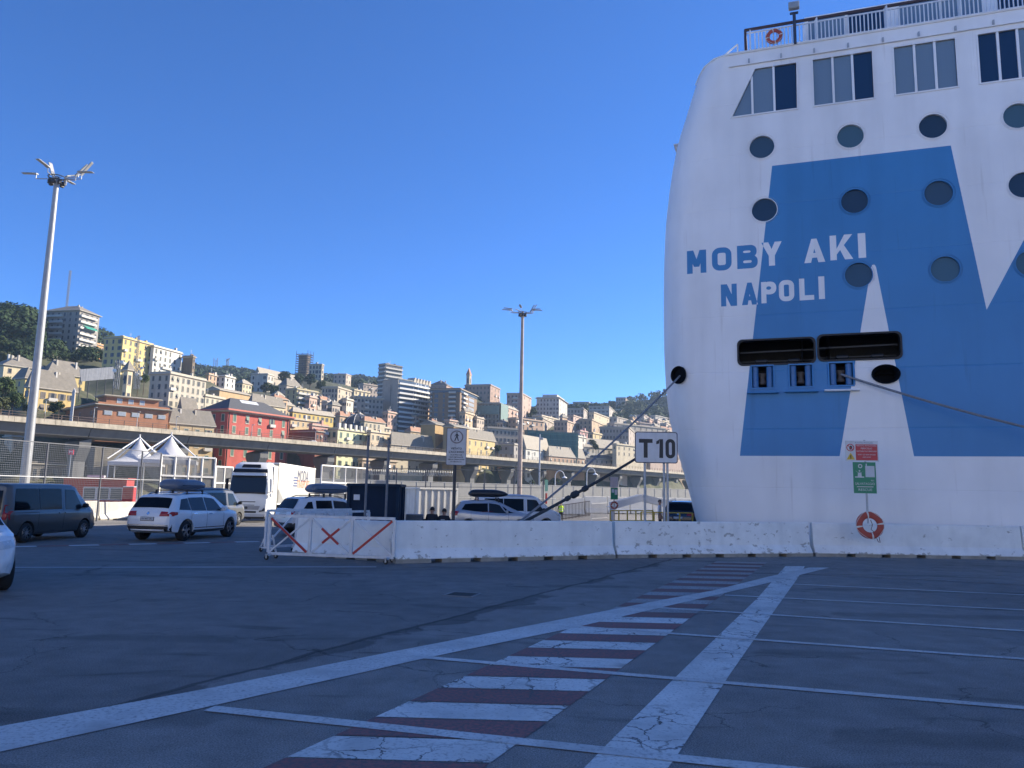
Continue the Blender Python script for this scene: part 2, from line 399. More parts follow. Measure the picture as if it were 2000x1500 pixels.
# red and white bars, pitch measured on the ground
LE = lambda y: Vector((-1.62+.4417*(y-5.98), y)); RE = lambda y: Vector((-.10+.444*(y-6.02), y-.04))
y = 4.94; k = 0
while y < 23.6:
    wht = k % 2 == 0; y1 = y + (.53 if y < 12 else .56)
    far = y > 12.5
    slab('white_bar' if wht else 'red_bar', [LE(y+.012), RE(y+.012), RE(y1-.012), LE(y1-.012)], (PFADE if far else PWHITE) if wht else (PREDF if far else PRED), .0055)
    y = y1; k += 1
# red and white kerb dashes along the far lane
p = G2(-60, 1070); q = G2(520, 1057.5); d = (q-p); L = d.length; d /= L; t = 0; k = 0
while t < L:
    ribbon('white_dash' if k % 2 else 'red_dash', p + d*t, p + d*min(t+.86, L), .42, PLINE if k % 2 else PRED, .006); t += .88; k += 1
# drain grate
gp = G2(903, 1161.5); GK = .78; dr = thing('drain_grate', 'square iron drain grate set in the asphalt', 'drain', (gp.x, gp.y, 0), R(-16)); dr.scale = (GK, GK, 1)
iron = M('cast_iron', (.05, .048, .045), .6, .3, 12, metal=.5)
mb = MB()
for sx, sy, w, h in ((0, .36, .8, .07), (0, -.36, .8, .07), (.36, 0, .07, .65), (-.36, 0, .07, .65)): mb.box((sx, sy, .004), (w, h, .014))
mb.build('frame', M('worn_iron', (.16, .155, .15), .5, .3, 12), dr)
mb = MB(); mb.box((0, 0, .002), (.66, .66, .004)); mb.build('pit', black, dr)
for k in range(9):
    mb = MB(); mb.box((-.29+k*.0725, 0, .008), (.035, .65, .009)); mb.build('bar', iron, dr)
# ================================================================== FERRY (its side along the quay, stern towards the city)
def onside(x, y, off=0.0):
    """pixel -> (s, z) on the ship's side plane, off metres further into the ship"""
    d = ray(x, y); p0 = SP + SN*off; t = (p0-CP).dot(SN)/d.dot(SN); p = CP + d*t
    return (p-SP).dot(SA), p.z
RS, RN = 1.5, 2.6
sil = [(1386, 117), (1376, 135), (1366, 161), (1352, 198), (1338, 245), (1324, 288), (1314, 336), (1306, 390), (1300, 450), (1297, 520), (1296, 600),
       (1297, 690), (1300, 750), (1306, 815), (1318, 868), (1332, 915), (1345, 960), (1357, 1010), (1372, 1060), (1392, 1110)]
se = sorted([(onside(x, y, RN*.87)[1], onside(x, y, RN*.87)[0]) for x, y in sil])
sez = [a for a, _ in se]; ses = [b for _, b in se]
def s_edge(z): return float(np.interp(z, sez, ses))
ZTOP = onside(1566, 85)[1]
def hull_pt(s, z, push=0.0):
    e = s_edge(z); t = (e+RS-s)/RS
    t = min(max(t, 0), 1); dep = RN*(1-math.sqrt(max(0, 1-t*t)))
    return SP + SA*s + SN*(dep-push) + Vector((0, 0, z))
inpoly = pnpoly
# --- strokes of the lettering, in a unit box
def stroke(pts, t, closed=False):
    out = []; n = len(pts)
    for i in range(n if closed else n-1):
        a = Vector(pts[i]); b = Vector(pts[(i+1) % n]); d = (b-a).normalized(); nn = Vector((-d.y, d.x))*t/2
        out.append([a-nn, b-nn, b+nn, a+nn])
    return out
def rrect(x0, y0, x1, y1, r, k=5):
    p = []
    for cx, cy, a0 in ((x1-r, y1-r, 0), (x0+r, y1-r, 90), (x0+r, y0+r, 180), (x1-r, y0+r, 270)):
        for i in range(k+1):
            a = R(a0+90*i/k); p.append((cx+r*math.cos(a), cy+r*math.sin(a)))
    return p
def ringq(outer, inner):
    n = len(outer); return [[outer[i], outer[(i+1) % n], inner[(i+1) % n], inner[i]] for i in range(n)]
def letter(ch, w, t):
    """convex pieces in a box w wide and 1 high; t is the stroke"""
    B = lambda x0, y0, x1, y1: [(x0, y0), (x1, y0), (x1, y1), (x0, y1)]
    if ch == 'I': return [B(0, 0, w, 1)]
    if ch == 'M': return [B(0, 0, t, 1), B(w-t, 0, w, 1), [(0, 1), (w/2-t*.45, .28), (w/2+t*.45, .28), (t*1.15, 1)], [(w, 1), (w-t*1.15, 1), (w/2-t*.45, .28), (w/2+t*.45, .28)]]
    if ch == 'N': return [B(0, 0, t, 1), B(w-t, 0, w, 1), [(0, 1), (t*1.2, 1), (w, 0), (w-t*1.2, 0)]]
    if ch == 'O': return ringq(rrect(0, 0, w, 1, .27*w+.1), rrect(t, t, w-t, 1-t, max(.03, .27*w+.1-t)))
    if ch == 'L': return [B(0, 0, t, 1), B(0, 0, w, t)]
    if ch == 'A': return [[(0, 0), (t*1.1, 0), (w/2+t*.42, 1), (w/2-t*.42, 1)], [(w-t*1.1, 0), (w, 0), (w/2+t*.42, 1), (w/2-t*.42, 1)], B(w*.22, .2, w*.78, .2+t*.85)]
    if ch == 'Y': return [B(w/2-t/2, 0, w/2+t/2, .45), [(0, 1), (t*1.15, 1), (w/2+t/2, .42), (w/2-t/2, .42)], [(w-t*1.15, 1), (w, 1), (w/2+t/2, .42), (w/2-t/2, .42)]]
    if ch == 'K': return [B(0, 0, t, 1), [(t*.8, .36), (w-t*1.25, 1), (w, 1), (t*.8, .16)], [(w*.36, .56), (w*.56, .66), (w, 0), (w-t*1.25, 0)]]
    if ch == 'P': return [B(0, 0, t, 1)] + ringq(rrect(t*.2, .4, w, 1, .26), rrect(t, .4+t, w-t, 1-t, .26-t*.75))
    if ch == 'B': return [B(0, 0, t, 1)] + ringq(rrect(t*.2, 0, w, .56, .24), rrect(t, t, w-t, .56-t*.9, .24-t*.75)) + ringq(rrect(t*.2, .46, w*.96, 1, .24), rrect(t, .46+t*.9, w*.96-t, 1-t, .24-t*.75))
crop = lambda u, v: (1280+.36*u, 300+.36*v)
letters = []
for ch, u0, u1, v0, v1 in [('M', 172, 275, 520, 653), ('O', 308, 412, 505, 638), ('B', 445, 553, 492, 627), ('Y', 578, 685, 475, 612), ('A', 808, 917, 457, 595), ('K', 950, 1068, 436, 580), ('I', 1103, 1138, 430, 567),
                           ('N', 357, 441, 705, 830), ('A', 470, 553, 697, 823), ('P', 576, 655, 692, 813), ('O', 672, 751, 683, 803), ('L', 783, 858, 674, 797), ('I', 888, 916, 665, 790)]:
    s0, z0 = onside(*crop(u0, v1)); s1, z1 = onside(*crop(u1, v0)); h = z1-z0
    hh = h
    w = (s1-s0)/hh
    for q in letter(ch, w, .235 if v1 < 660 else .22): letters.append([(s0+p[0]*hh, z0+p[1]*hh) for p in q])
# --- the big blue letter
t0 = onside(1508, 325); t1 = onside(1857, 283); va = onside(1927, 605); vb = onside(2000, 468)
b0 = onside(1445, 892); b1 = onside(1640, 892); ap = onside(1706, 517); b2 = onside(1785, 888)
ztm = (t0[1]+t1[1])/2; zbm = (b0[1]+b1[1]+b2[1])/3
kx = (vb[0]-va[0])/(vb[1]-va[1]); sv = va[0]+kx*(ztm-va[1])
bigM = [(t0[0], ztm), (t1[0], ztm), va, (sv, ztm), (sv+6.6, ztm), (sv+7.6, zbm), (sv+4.6, zbm), (b2[0]+13.0, zbm), (b2[0], zbm), (ap[0]+.09, ap[1]-.1), (ap[0]+.04, ap[1]), (ap[0]-.04, ap[1]), (ap[0]-.09, ap[1]-.1), (b1[0], zbm), (b0[0], zbm)]
# --- openings
def circ(c, r, n=28): return [(c[0]+r*math.cos(2*math.pi*i/n), c[1]+r*math.sin(2*math.pi*i/n)) for i in range(n)]
ports = []
rows = [[(1488, 291), (1661, 267), (1822, 245), (1988, 223)], [(1493, 414), (1669, 394), (1833, 376), (1999, 357)], [None, (1677, 540), (1846, 525), (2014, 512)]]
for r_ in rows:
    cs = [onside(*p) if p else None for p in r_]; zz = sum(c[1] for c in cs if c)/len([c for c in cs if c])
    cs = [(c[0], zz) for c in cs if c]; st = cs[-1][0]-cs[-2][0]
    cs += [(cs[-1][0]+st, zz), (cs[-1][0]+2*st, zz)]
    ports += cs
PR = .535
crop1 = lambda u, v: onside(1300+.35*u, .35*v)
wins = []
def wq(*c): return [crop1(*p) for p in c]
wins.append(wq((372, 663), (733, 610), (722, 363), (500, 392)))
wins.append(wq((832, 592), (1163, 548), (1150, 290), (820, 340)))
wins.append(wq((1288, 523), (1632, 480), (1612, 217), (1270, 262)))
wins.append(wq((1762, 455), (2095, 417), (2068, 147), (1738, 190)))
zb_ = sum(w[0][1] for w in wins)/4; zt_ = sum(w[3][1] for w in wins)/4
W2 = []
for i, w in enumerate(wins):
    if i == 0: W2.append([(w[0][0], zb_), (w[1][0], zb_), (w[2][0]+.05, zt_), (w[3][0], zt_)])
    else:
        a = (w[0][0]+w[3][0])/2; b = (w[1][0]+w[2][0])/2; W2.append([(a, zb_), (b, zb_), (b, zt_), (a, zt_)])
st = W2[3][0][0]-W2[2][0][0]
for k in (1, 2): W2.append([(p[0]+st*k, p[1]) for p in W2[3]])
crop3 = lambda u, v: onside(1280+.36*u, 620+.36*v)
def rr(c, r):
    xs = [p[0] for p in c]; ys = [p[1] for p in c]; return rrect(min(xs), sum(sorted(ys)[:2])/2, max(xs), sum(sorted(ys)[2:])/2, r)
slots = [rr([crop3(452, 132), crop3(858, 112), crop3(858, 240), crop3(458, 257)], .22), rr([crop3(888, 103), crop3(1325, 82), crop3(1325, 212), crop3(890, 236)], .22)]
rollers = [rr([crop3(a, b), crop3(c, b-5), crop3(c, d-6), crop3(a, d)], .03) for a, b, c, d in ((525, 268, 637, 384), (730, 261, 848, 377), (945, 250, 1070, 370))]
rf = crop3(1250, 308); lf = crop3(130, 309)
holes = [circ(c, PR) for c in ports] + W2 + slots + rollers + [[(rf[0]+.5*math.cos(a), rf[1]+.37*math.sin(a)) for a in [2*math.pi*i/24 for i in range(24)]]]
# --- triangulate the side with every painted edge and opening in it
ZB, SMAX = -2.6, 24.0
zs = list(np.linspace(ZB, ZTOP, 46))
AF = (.03, .08, .15, .25, .37, .5, .65, .82, 1.0)
outer = [(s_edge(z), z) for z in zs] + [(s_edge(ZTOP)+RS*f, ZTOP) for f in AF] + [(s, ZTOP) for s in range(0, 24, 2)] + [(SMAX, ZTOP), (SMAX, ZB)] + [(s, ZB) for s in range(22, 0, -2)] + [(s_edge(ZB)+RS*f, ZB) for f in AF[::-1]]
V2 = []; E2 = []
def addpoly(poly):
    o = len(V2); V2.extend([Vector(p) for p in poly]); n = len(poly); E2.extend([(o+i, o+(i+1) % n) for i in range(n)])
addpoly(outer); addpoly(bigM)
for q in letters: addpoly(q)
for h in holes: addpoly(h)
for z in zs[1:-1]:
    for f in AF: V2.append(Vector((s_edge(z)+RS*f, z)))
res = delaunay_2d_cdt(V2, E2, [], 0, 1e-5)
cv, cf = res[0], res[2]
lb = [(min(p[0] for p in q), max(p[0] for p in q), min(p[1] for p in q), max(p[1] for p in q), [tuple(p) for p in q]) for q in letters]
hb = [(min(p[0] for p in q), max(p[0] for p in q), min(p[1] for p in q), max(p[1] for p in q), [tuple(p) for p in q]) for q in holes]
bigMt = [tuple(p) for p in bigM]
faces = []; fm = []; sm = []
for f in cf:
    c = sum((cv[i] for i in f), Vector((0, 0)))/len(f)
    if not inpoly(c, outer): continue
    if any(a < c.x < b and d < c.y < e and inpoly(c, q) for a, b, d, e, q in hb): continue
    inl = any(a < c.x < b and d < c.y < e and inpoly(c, q) for a, b, d, e, q in lb)
    inm = inpoly(c, bigMt)
    faces.append(list(f)); fm.append(1 if inl != inm else 0); sm.append(c.x < s_edge(c.y)+RS)
hv = [hull_pt(v.x, v.y) for v in cv]
def shippaint(name, col):
    mt = M(name, col, .42, .07, .35, streak=.13, spec=.35)
    n = mt.node_tree.nodes; l = mt.node_tree.links; b = n['Principled BSDF']
    g = n.new('ShaderNodeNewGeometry'); t = n.new('ShaderNodeTexNoise'); t.inputs['Scale'].default_value = .8; t.inputs['Detail'].default_value = 2
    l.new(g.outputs['Position'], t.inputs['Vector'])
    # weld seams of the shell plating
    sp = n.new('ShaderNodeSeparateXYZ'); l.new(g.outputs['Position'], sp.inputs[0])
    fr = n.new('ShaderNodeMath'); fr.operation = 'PINGPONG'; l.new(sp.outputs['Z'], fr.inputs[0]); fr.inputs[1].default_value = 1.18
    sr = n.new('ShaderNodeMapRange'); sr.inputs[1].default_value = 0; sr.inputs[2].default_value = .03; sr.inputs[3].default_value = -.5; sr.inputs[4].default_value = 0
    l.new(fr.outputs[0], sr.inputs[0])
    ad = n.new('ShaderNodeMath'); l.new(sr.outputs[0], ad.inputs[0]); l.new(t.outputs['Fac'], ad.inputs[1])
    # thin rust and dirt runs, strongest under the deck edge and at the corner
    mp = n.new('ShaderNodeMapping'); mp.inputs['Scale'].default_value = (1, 1, .05); l.new(g.outputs['Position'], mp.inputs[0])
    tr = n.new('ShaderNodeTexNoise'); tr.inputs['Scale'].default_value = 5.5; tr.inputs['Detail'].default_value = 5; l.new(mp.outputs[0], tr.inputs['Vector'])
    rr = n.new('ShaderNodeMapRange'); rr.inputs[1].default_value = .63; rr.inputs[2].default_value = .80; rr.inputs[3].default_value = 0; rr.inputs[4].default_value = .38; l.new(tr.outputs['Fac'], rr.inputs[0])
    src = b.inputs['Base Color'].links[0].from_socket; mx = n.new('ShaderNodeMix'); mx.data_type = 'RGBA'; l.new(rr.outputs[0], mx.inputs[0]); l.new(src, mx.inputs[6]); mx.inputs[7].default_value = (col[0]*.55, col[1]*.5, col[2]*.45, 1); l.new(mx.outputs[2], b.inputs['Base Color'])
    bp = n.new('ShaderNodeBump'); bp.inputs['Strength'].default_value = .3; bp.inputs['Distance'].default_value = .05
    l.new(ad.outputs[0], bp.inputs['Height']); l.new(bp.outputs[0], b.inputs['Normal'])
    return mt
SW = shippaint('ship_white', (.86, .85, .85)); SB = shippaint('ship_blue', (.055, .24, .50))
ferry = thing('ferry', 'white ferry with a giant blue letter painted on its side', 'ferry', tuple(SP))
mb = MB(); 
for f, k in zip(faces, fm): mb.f.append(f); mb.m.append(k)
mb.v = [tuple(v) for v in hv]
side = mb.build('hull_side', [SW, SB], ferry, world=True)
side.data.polygons.foreach_set('use_smooth', sm)
# stern face, rest of the side, far side, decks
mb = MB(); rings = []
for z in zs:
    p = hull_pt(s_edge(z), z); rings.append([p, p+SN*20.4])
for a, b in zip(rings[:-1], rings[1:]): mb.quad(a[0], a[1], b[1], b[0])
q0 = [SP+SA*SMAX+Vector((0, 0, z)) for z in (ZB, ZTOP)]; q1 = [SP+SA*150+Vector((0, 0, z)) for z in (ZB, ZTOP)]
mb.quad(q0[0], q1[0], q1[1], q0[1])
mb.quad(q1[0], q1[0]+SN*23, q1[1]+SN*23, q1[1])
e = SP + SA*s_edge(8) + SN*23
mb.quad(e+Vector((0, 0, ZB)), q1[0]+SN*23, q1[1]+SN*23, e+Vector((0, 0, ZTOP)))
mb.quad(rings[-1][0], q1[1]+SN*2.6, q1[1]+SN*23, rings[-1][1])
arc = [hull_pt(s_edge(ZTOP)+RS*f, ZTOP) for f in (0, .03, .08, .15, .25, .37, .5, .65, .82, 1)]
mb.add(arc+[q1[1], q1[1]+SN*2.6], [list(range(len(arc)+2))])
mb.build('hull', SW, ferry, world=True)
def sw(s, z, n=0.0): return SP + SA*s + SN*n + Vector((0, 0, z))
# rounded bulwark lip along the deck edge
mb = MB(); pts = [hull_pt(s_edge(ZTOP)+RS*f, ZTOP, .02)+Vector((0, 0, .02)) for f in (0, .1, .3, .6, 1)] + [sw(SMAX+20, ZTOP+.02, -.02)]
mb.tube(pts, .06, 6); mb.build('deck_edge', SW, ferry, world=True)
# thin gutter bar above the windows with little brackets
mb = MB(); gz = zt_+.26; mb.bar(sw(W2[0][0][0]-.1, gz, -.05), sw(SMAX, gz, -.05), .07, .05); mb.build('gutter_bar', SW, ferry, world=True)
for k in range(13):
    mb = MB(); s0 = W2[0][0][0]+.75+k*1.32; mb.box(sw(s0, gz+.12, -.06), (.07, .1, .2), R(-19.2)); mb.build('bracket', steel, ferry, world=True)
# portholes
pg = [glassmat('porthole_glass_a', (.05, .085, .12), .05), glassmat('porthole_glass_b', (.07, .13, .165), .07), glassmat('porthole_glass_c', (.03, .052, .08), .05)]
order = [0, 1, 2, 1, 0, 1, 2, 2, 0, 2, 1, 0, 0, 1, 1, 0, 2]
for k, c in enumerate(ports):
    mb = MB(); n = 28; a = []
    for (r_, d) in ((PR+.05, -.025), (PR+.05, .01), (PR, .01), (PR-.005, -.03), (PR-.03, -.03), (PR-.03, .11)):
        a.append([sw(c[0]+r_*math.cos(2*math.pi*i/n), c[1]+r_*math.sin(2*math.pi*i/n), d) for i in range(n)])
    mb.loft(a, caps=False)
    p = mb.build('porthole', SB if inpoly(c, bigMt) else SW, ferry, smooth=True, world=True)
    mb = MB(); mb.add([sw(c[0]+PR*math.cos(2*math.pi*i/n), c[1]+PR*math.sin(2*math.pi*i/n), .08) for i in range(n)], [list(range(n))])
    gz_ = mb.build('pane', pg[order[k % len(order)]], None); gz_.data.transform(Matrix.Translation(-ferry.location)); gz_.parent = p
# saloon windows: frame, mullions, panes
wg = [glassmat('saloon_glass_pale', (.17, .24, .31), .04), glassmat('saloon_glass_dark', (.018, .045, .095), .04)]
pale = [[0, 0, 1], [0, 0, 1], [0, 0, 0], [1, 1, 0], [1, 0, 0], [0, 0, 1]]
curt = M('curtain', (.5, .52, .55), .8, .1, 6)
for k, w in enumerate(W2):
    mb = MB(); cx = sum(p[0] for p in w)/4; cz = sum(p[1] for p in w)/4
    def grow(d): 
        out = []
        for p in w: 
            v = Vector((p[0]-cx, p[1]-cz)); out.append((cx+v.x+math.copysign(d, v.x), cz+v.y+math.copysign(d, v.y)))
        return out
    a = [[sw(p[0], p[1], n_) for p in grow(d)] for d, n_ in ((.06, -.01), (.06, -.035), (0, -.035), (-.02, -.02), (-.02, .12))]
    mb.loft(a, caps=False); fr = mb.build('window_frame', SW, ferry, world=True)
    (x0, z0), (x1, _), (x2, z1), (x3, _) = w
    for j in range(3):
        if k == 0:
            cuts = [x0, crop1(486, 640)[0], crop1(608, 600)[0], x1]
        else: cuts = [x0+(x1-x0)*t for t in (0, .335, .668, 1)]
        a, b = cuts[j], cuts[j+1]
        if k == 0 and j == 0:
            zl = z0+(z1-z0)*(b-x0)/(x3-x0); poly = [(a, z0), (b, z0), (b, min(zl, z1))]
        elif k == 0 and j == 1:
            zl = z0+(z1-z0)*(a-x0)/(x3-x0); poly = [(a, z0), (b, z0), (b, z1), (x3, z1), (a, min(zl, z1))] if zl < z1 else [(a, z0), (b, z0), (b, z1), (a, z1)]
        else: poly = [(a, z0), (b, z0), (b, z1), (a, z1)]
        mb = MB(); mb.add([sw(p[0], p[1], .07) for p in poly], [list(range(len(poly)))])
        pn = mb.build('pane', wg[pale[k][j]], None); pn.data.transform(Matrix.Translation(-ferry.location)); pn.parent = fr
        if j:
            zt2 = z1 if not (k == 0 and j == 1) else min(z1, z0+(z1-z0)*(a-x0)/(x3-x0))
            mb = MB(); mb.bar(sw(a, z0, .03), sw(a, zt2, .03), .075, .09, up=SA); mu = mb.build('mullion', SW, None); mu.data.transform(Matrix.Translation(-ferry.location)); mu.parent = fr
# mooring slots: a dark deck behind
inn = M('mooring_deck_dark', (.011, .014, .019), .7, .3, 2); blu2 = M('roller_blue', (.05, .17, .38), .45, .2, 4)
for q in slots:
    mb = MB(); n = len(q); cx = sum(p[0] for p in q)/n; cz = sum(p[1] for p in q)/n
    g2 = [(p[0]+math.copysign(.07, p[0]-cx), p[1]+math.copysign(.07, p[1]-cz)) for p in q]
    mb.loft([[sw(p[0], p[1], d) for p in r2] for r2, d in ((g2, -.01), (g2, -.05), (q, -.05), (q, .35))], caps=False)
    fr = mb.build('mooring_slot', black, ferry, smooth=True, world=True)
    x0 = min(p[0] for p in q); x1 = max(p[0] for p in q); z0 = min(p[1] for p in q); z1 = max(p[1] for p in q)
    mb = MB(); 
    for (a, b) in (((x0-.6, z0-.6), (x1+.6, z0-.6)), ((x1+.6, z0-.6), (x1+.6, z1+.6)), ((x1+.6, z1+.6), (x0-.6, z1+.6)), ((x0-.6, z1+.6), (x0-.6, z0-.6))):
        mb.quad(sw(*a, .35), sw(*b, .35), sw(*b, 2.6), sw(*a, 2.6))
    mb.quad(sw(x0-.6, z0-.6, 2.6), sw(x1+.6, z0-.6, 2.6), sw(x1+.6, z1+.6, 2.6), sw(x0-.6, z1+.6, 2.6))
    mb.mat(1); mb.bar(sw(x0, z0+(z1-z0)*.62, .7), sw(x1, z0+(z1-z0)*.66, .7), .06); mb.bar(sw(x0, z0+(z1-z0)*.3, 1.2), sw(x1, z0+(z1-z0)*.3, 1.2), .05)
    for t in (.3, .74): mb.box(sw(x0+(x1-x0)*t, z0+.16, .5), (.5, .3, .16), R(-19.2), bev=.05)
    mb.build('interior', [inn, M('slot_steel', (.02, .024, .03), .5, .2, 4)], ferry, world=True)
for k, q in enumerate(rollers):
    x0 = min(p[0] for p in q); x1 = max(p[0] for p in q); z0 = min(p[1] for p in q); z1 = max(p[1] for p in q)
    mb = MB(); 
    for (a, b) in (((x0, z0), (x1, z0)), ((x1, z0), (x1, z1)), ((x1, z1), (x0, z1)), ((x0, z1), (x0, z0))):
        mb.quad(sw(*a, 0), sw(*b, 0), sw(*b, .8), sw(*a, .8))
    mb.quad(sw(x0, z0, .8), sw(x1, z0, .8), sw(x1, z1, .8), sw(x0, z1, .8))
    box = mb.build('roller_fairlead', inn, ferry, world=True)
    def sub(mb, nm, mt, smth=False):
        o = mb.build(nm, mt, None, smooth=smth); o.data.transform(Matrix.Translation(-ferry.location)); o.parent = box
    for t in (.16, .84):
        mb = MB(); mb.tube([sw(x0+(x1-x0)*t, z0+.02, .12), sw(x0+(x1-x0)*t, z1-.02, .12)], .13, 12); sub(mb, 'roller', blu2, True)
    mb = MB(); mb.lathe([(.0, -.24), (.15, -.24), (.19, -.2), (.12, -.06), (.12, .06), (.19, .2), (.15, .24), (0, .24)], 14); 
    mb.v = [tuple(sw((x0+x1)/2, (z0+z1)/2-.05, .3)+Vector(v)) for v in mb.v]; sub(mb, 'bollard', M('rope_worn_steel', (.11, .09, .075), .6, .3, 8), True)
    mb = MB(); mb.box(sw((x0+x1)/2, z0-.22, -.12), (x1-x0+.42, .24, .07), R(-19.2), bev=.02); sub(mb, 'sill', SB if k < 2 else SW)
    mb = MB()
    for (a, b) in (((x0-.04, z0-.03), (x1+.04, z0-.03)), ((x0-.04, z1+.03), (x1+.04, z1+.03)), ((x0-.03, z0), (x0-.03, z1)), ((x1+.03, z0), (x1+.03, z1))): mb.bar(sw(*a, -.02), sw(*b, -.02), .06, .06)
    sub(mb, 'frame', SB)
# round fairleads
def fairlead(c, ra, rb, base, mat_):
    n = 24; mb = MB(); a = []
    for k_, d in ((1.0, .02), (1.04, -.08), (.98, -.14), (.86, -.1), (.78, .15), (.7, .5)):
        a.append([base(c[0]+ra*k_*math.cos(2*math.pi*i/n), c[1]+rb*k_*math.sin(2*math.pi*i/n), d) for i in range(n)])
    mb.loft(a, caps=False); mb.add(a[-1], [list(range(n))]); return mb.build('round_fairlead', mat_, ferry, smooth=True, world=True, ang=70)
fl = M('fairlead_black', (.006, .007, .009), .8, .2, 6, spec=.1)
fairlead(rf, .5, .37, sw, fl)
hp0 = hull_pt(*lf); hn = (hull_pt(lf[0]+.1, lf[1])-hull_pt(lf[0]-.1, lf[1])).normalized(); hin = Vector((-hn.y, hn.x, 0))
LFP = hp0 - hin*.1
fairlead((0, 0), .38, .37, lambda s, z, d: hp0 + hn*s + Vector((0, 0, z)) + hin*(min(d, -.02) if d > 0 else d-.04), fl)
# deckhouse set back behind the rail, its windows, and the tall midship block that shades the quay
dhs = onside(1572, 60, 1.5)[0]
mb = MB(); a = sw(dhs, ZTOP+1.5, 3.0); 
p4 = [sw(dhs, 0, 1.5), sw(140, 0, 1.5), sw(140, 0, 20), sw(dhs, 0, 20)]
def setz(p, z): return Vector((p.x, p.y, z))
mb.loft([[setz(p, ZTOP) for p in p4], [setz(p, ZTOP+2.1) for p in p4]]); mb.build('deckhouse', SW, ferry, world=True)
mb = MB(); p4 = [sw(26, 0, 4.5), sw(130, 0, 4.5), sw(130, 0, 18.5), sw(26, 0, 18.5)]
mb.loft([[setz(p, ZTOP+2.05) for p in p4], [setz(p, ZTOP+7.5) for p in p4]]); mb.build('superstructure', SW, ferry, world=True)
mb = MB(); p4 = [sw(52, 0, 8), sw(62, 0, 8), sw(62, 0, 15), sw(52, 0, 15)]
mb.loft([[setz(p, ZTOP+7.4) for p in p4], [setz(p, ZTOP+15) for p in p4]]); mb.build('funnel', SB, ferry, world=True)
for k in range(9):
    s0 = dhs+.12+k*1.62+(k//2)*.42
    mb = MB(); mb.box(sw(s0+.78, ZTOP+1.38, 1.48), (1.5, .06, 1.2), R(-19.2)); mb.build('deckhouse_window', wg[k % 3 == 1], ferry, world=True)
# railing: posts, bars, brown hand rail
brown = M('varnished_handrail', (.07, .035, .03), .45, .2, 6); railw = M('rail_white', (.74, .75, .77), .45, .06, 3)
rs0 = onside(1456, 90)[0]; RH = 1.12
def mkrail(name, a, b, w, mt, h=None):
    mb = MB(); mb.bar(a, b, w, h); return mb.build(name, mt, ferry, world=True)
mkrail('hand_rail', sw(rs0-.03, ZTOP+RH, .12), sw(SMAX+16, ZTOP+RH, .12), .09, brown, .1)
mkrail('end_post', sw(rs0, ZTOP, .12), sw(rs0, ZTOP+RH, .12), .09, brown)
mkrail('end_rail', sw(rs0, ZTOP+RH, .12), sw(rs0, ZTOP+RH, 6), .09, brown)
mkrail('lower_rail', sw(rs0, ZTOP+.12, .12), sw(SMAX, ZTOP+.12, .12), .05, railw)
mkrail('upper_rail', sw(rs0, ZTOP+RH-.16, .12), sw(SMAX, ZTOP+RH-.16, .12), .05, railw)
s0 = rs0+.14; k = 0
while s0 < 21:
    if k % 17 == 0:
        mkrail('rail_post', sw(s0+.06, ZTOP, .1), sw(s0+.06, ZTOP+RH-.03, .1), .22 if k else .06, railw, .05); s0 += .26
    else:
        mkrail('rail_bar', sw(s0, ZTOP+.1, .12), sw(s0, ZTOP+RH-.14, .12), .035, railw); s0 += .152
    k += 1
for k in range(14):
    mkrail('end_bar', sw(rs0, ZTOP+.08, .35+k*.36), sw(rs0, ZTOP+RH, .35+k*.36), .03, railw)
# sloping stern rail and side platform stubs at the rounded corner
e0 = hull_pt(s_edge(ZTOP)+.1, ZTOP); e1 = sw(rs0-.35, ZTOP+.75, .5); 
mkrail('stern_rail', e0+Vector((0, 0, .12)), e1, .05, railw); mkrail('stern_rail', e0+Vector((0, 0, -.25))-SA*.15, e0+Vector((0, 0, .12)), .05, railw)
mkrail('stern_rail', e1, sw(rs0-.35, ZTOP-.02, .5), .05, railw); mkrail('stern_rail', e0+Vector((0, 0, .1)), sw(rs0-1.1, ZTOP+.15, .3), .045, railw)
pz = onside(1320, 287, 3)[1]
ep = hull_pt(s_edge(pz), pz)
mb = MB(); mb.box(ep - SA*.1 + SN*.9, (.55, 1.6, .05), R(-19.2)); mb.bar(ep-SA*.33+SN*.3, ep-SA*.02+SN*.3-Vector((0, 0, .5)), .04); mb.build('side_platform', railw, ferry, world=True)
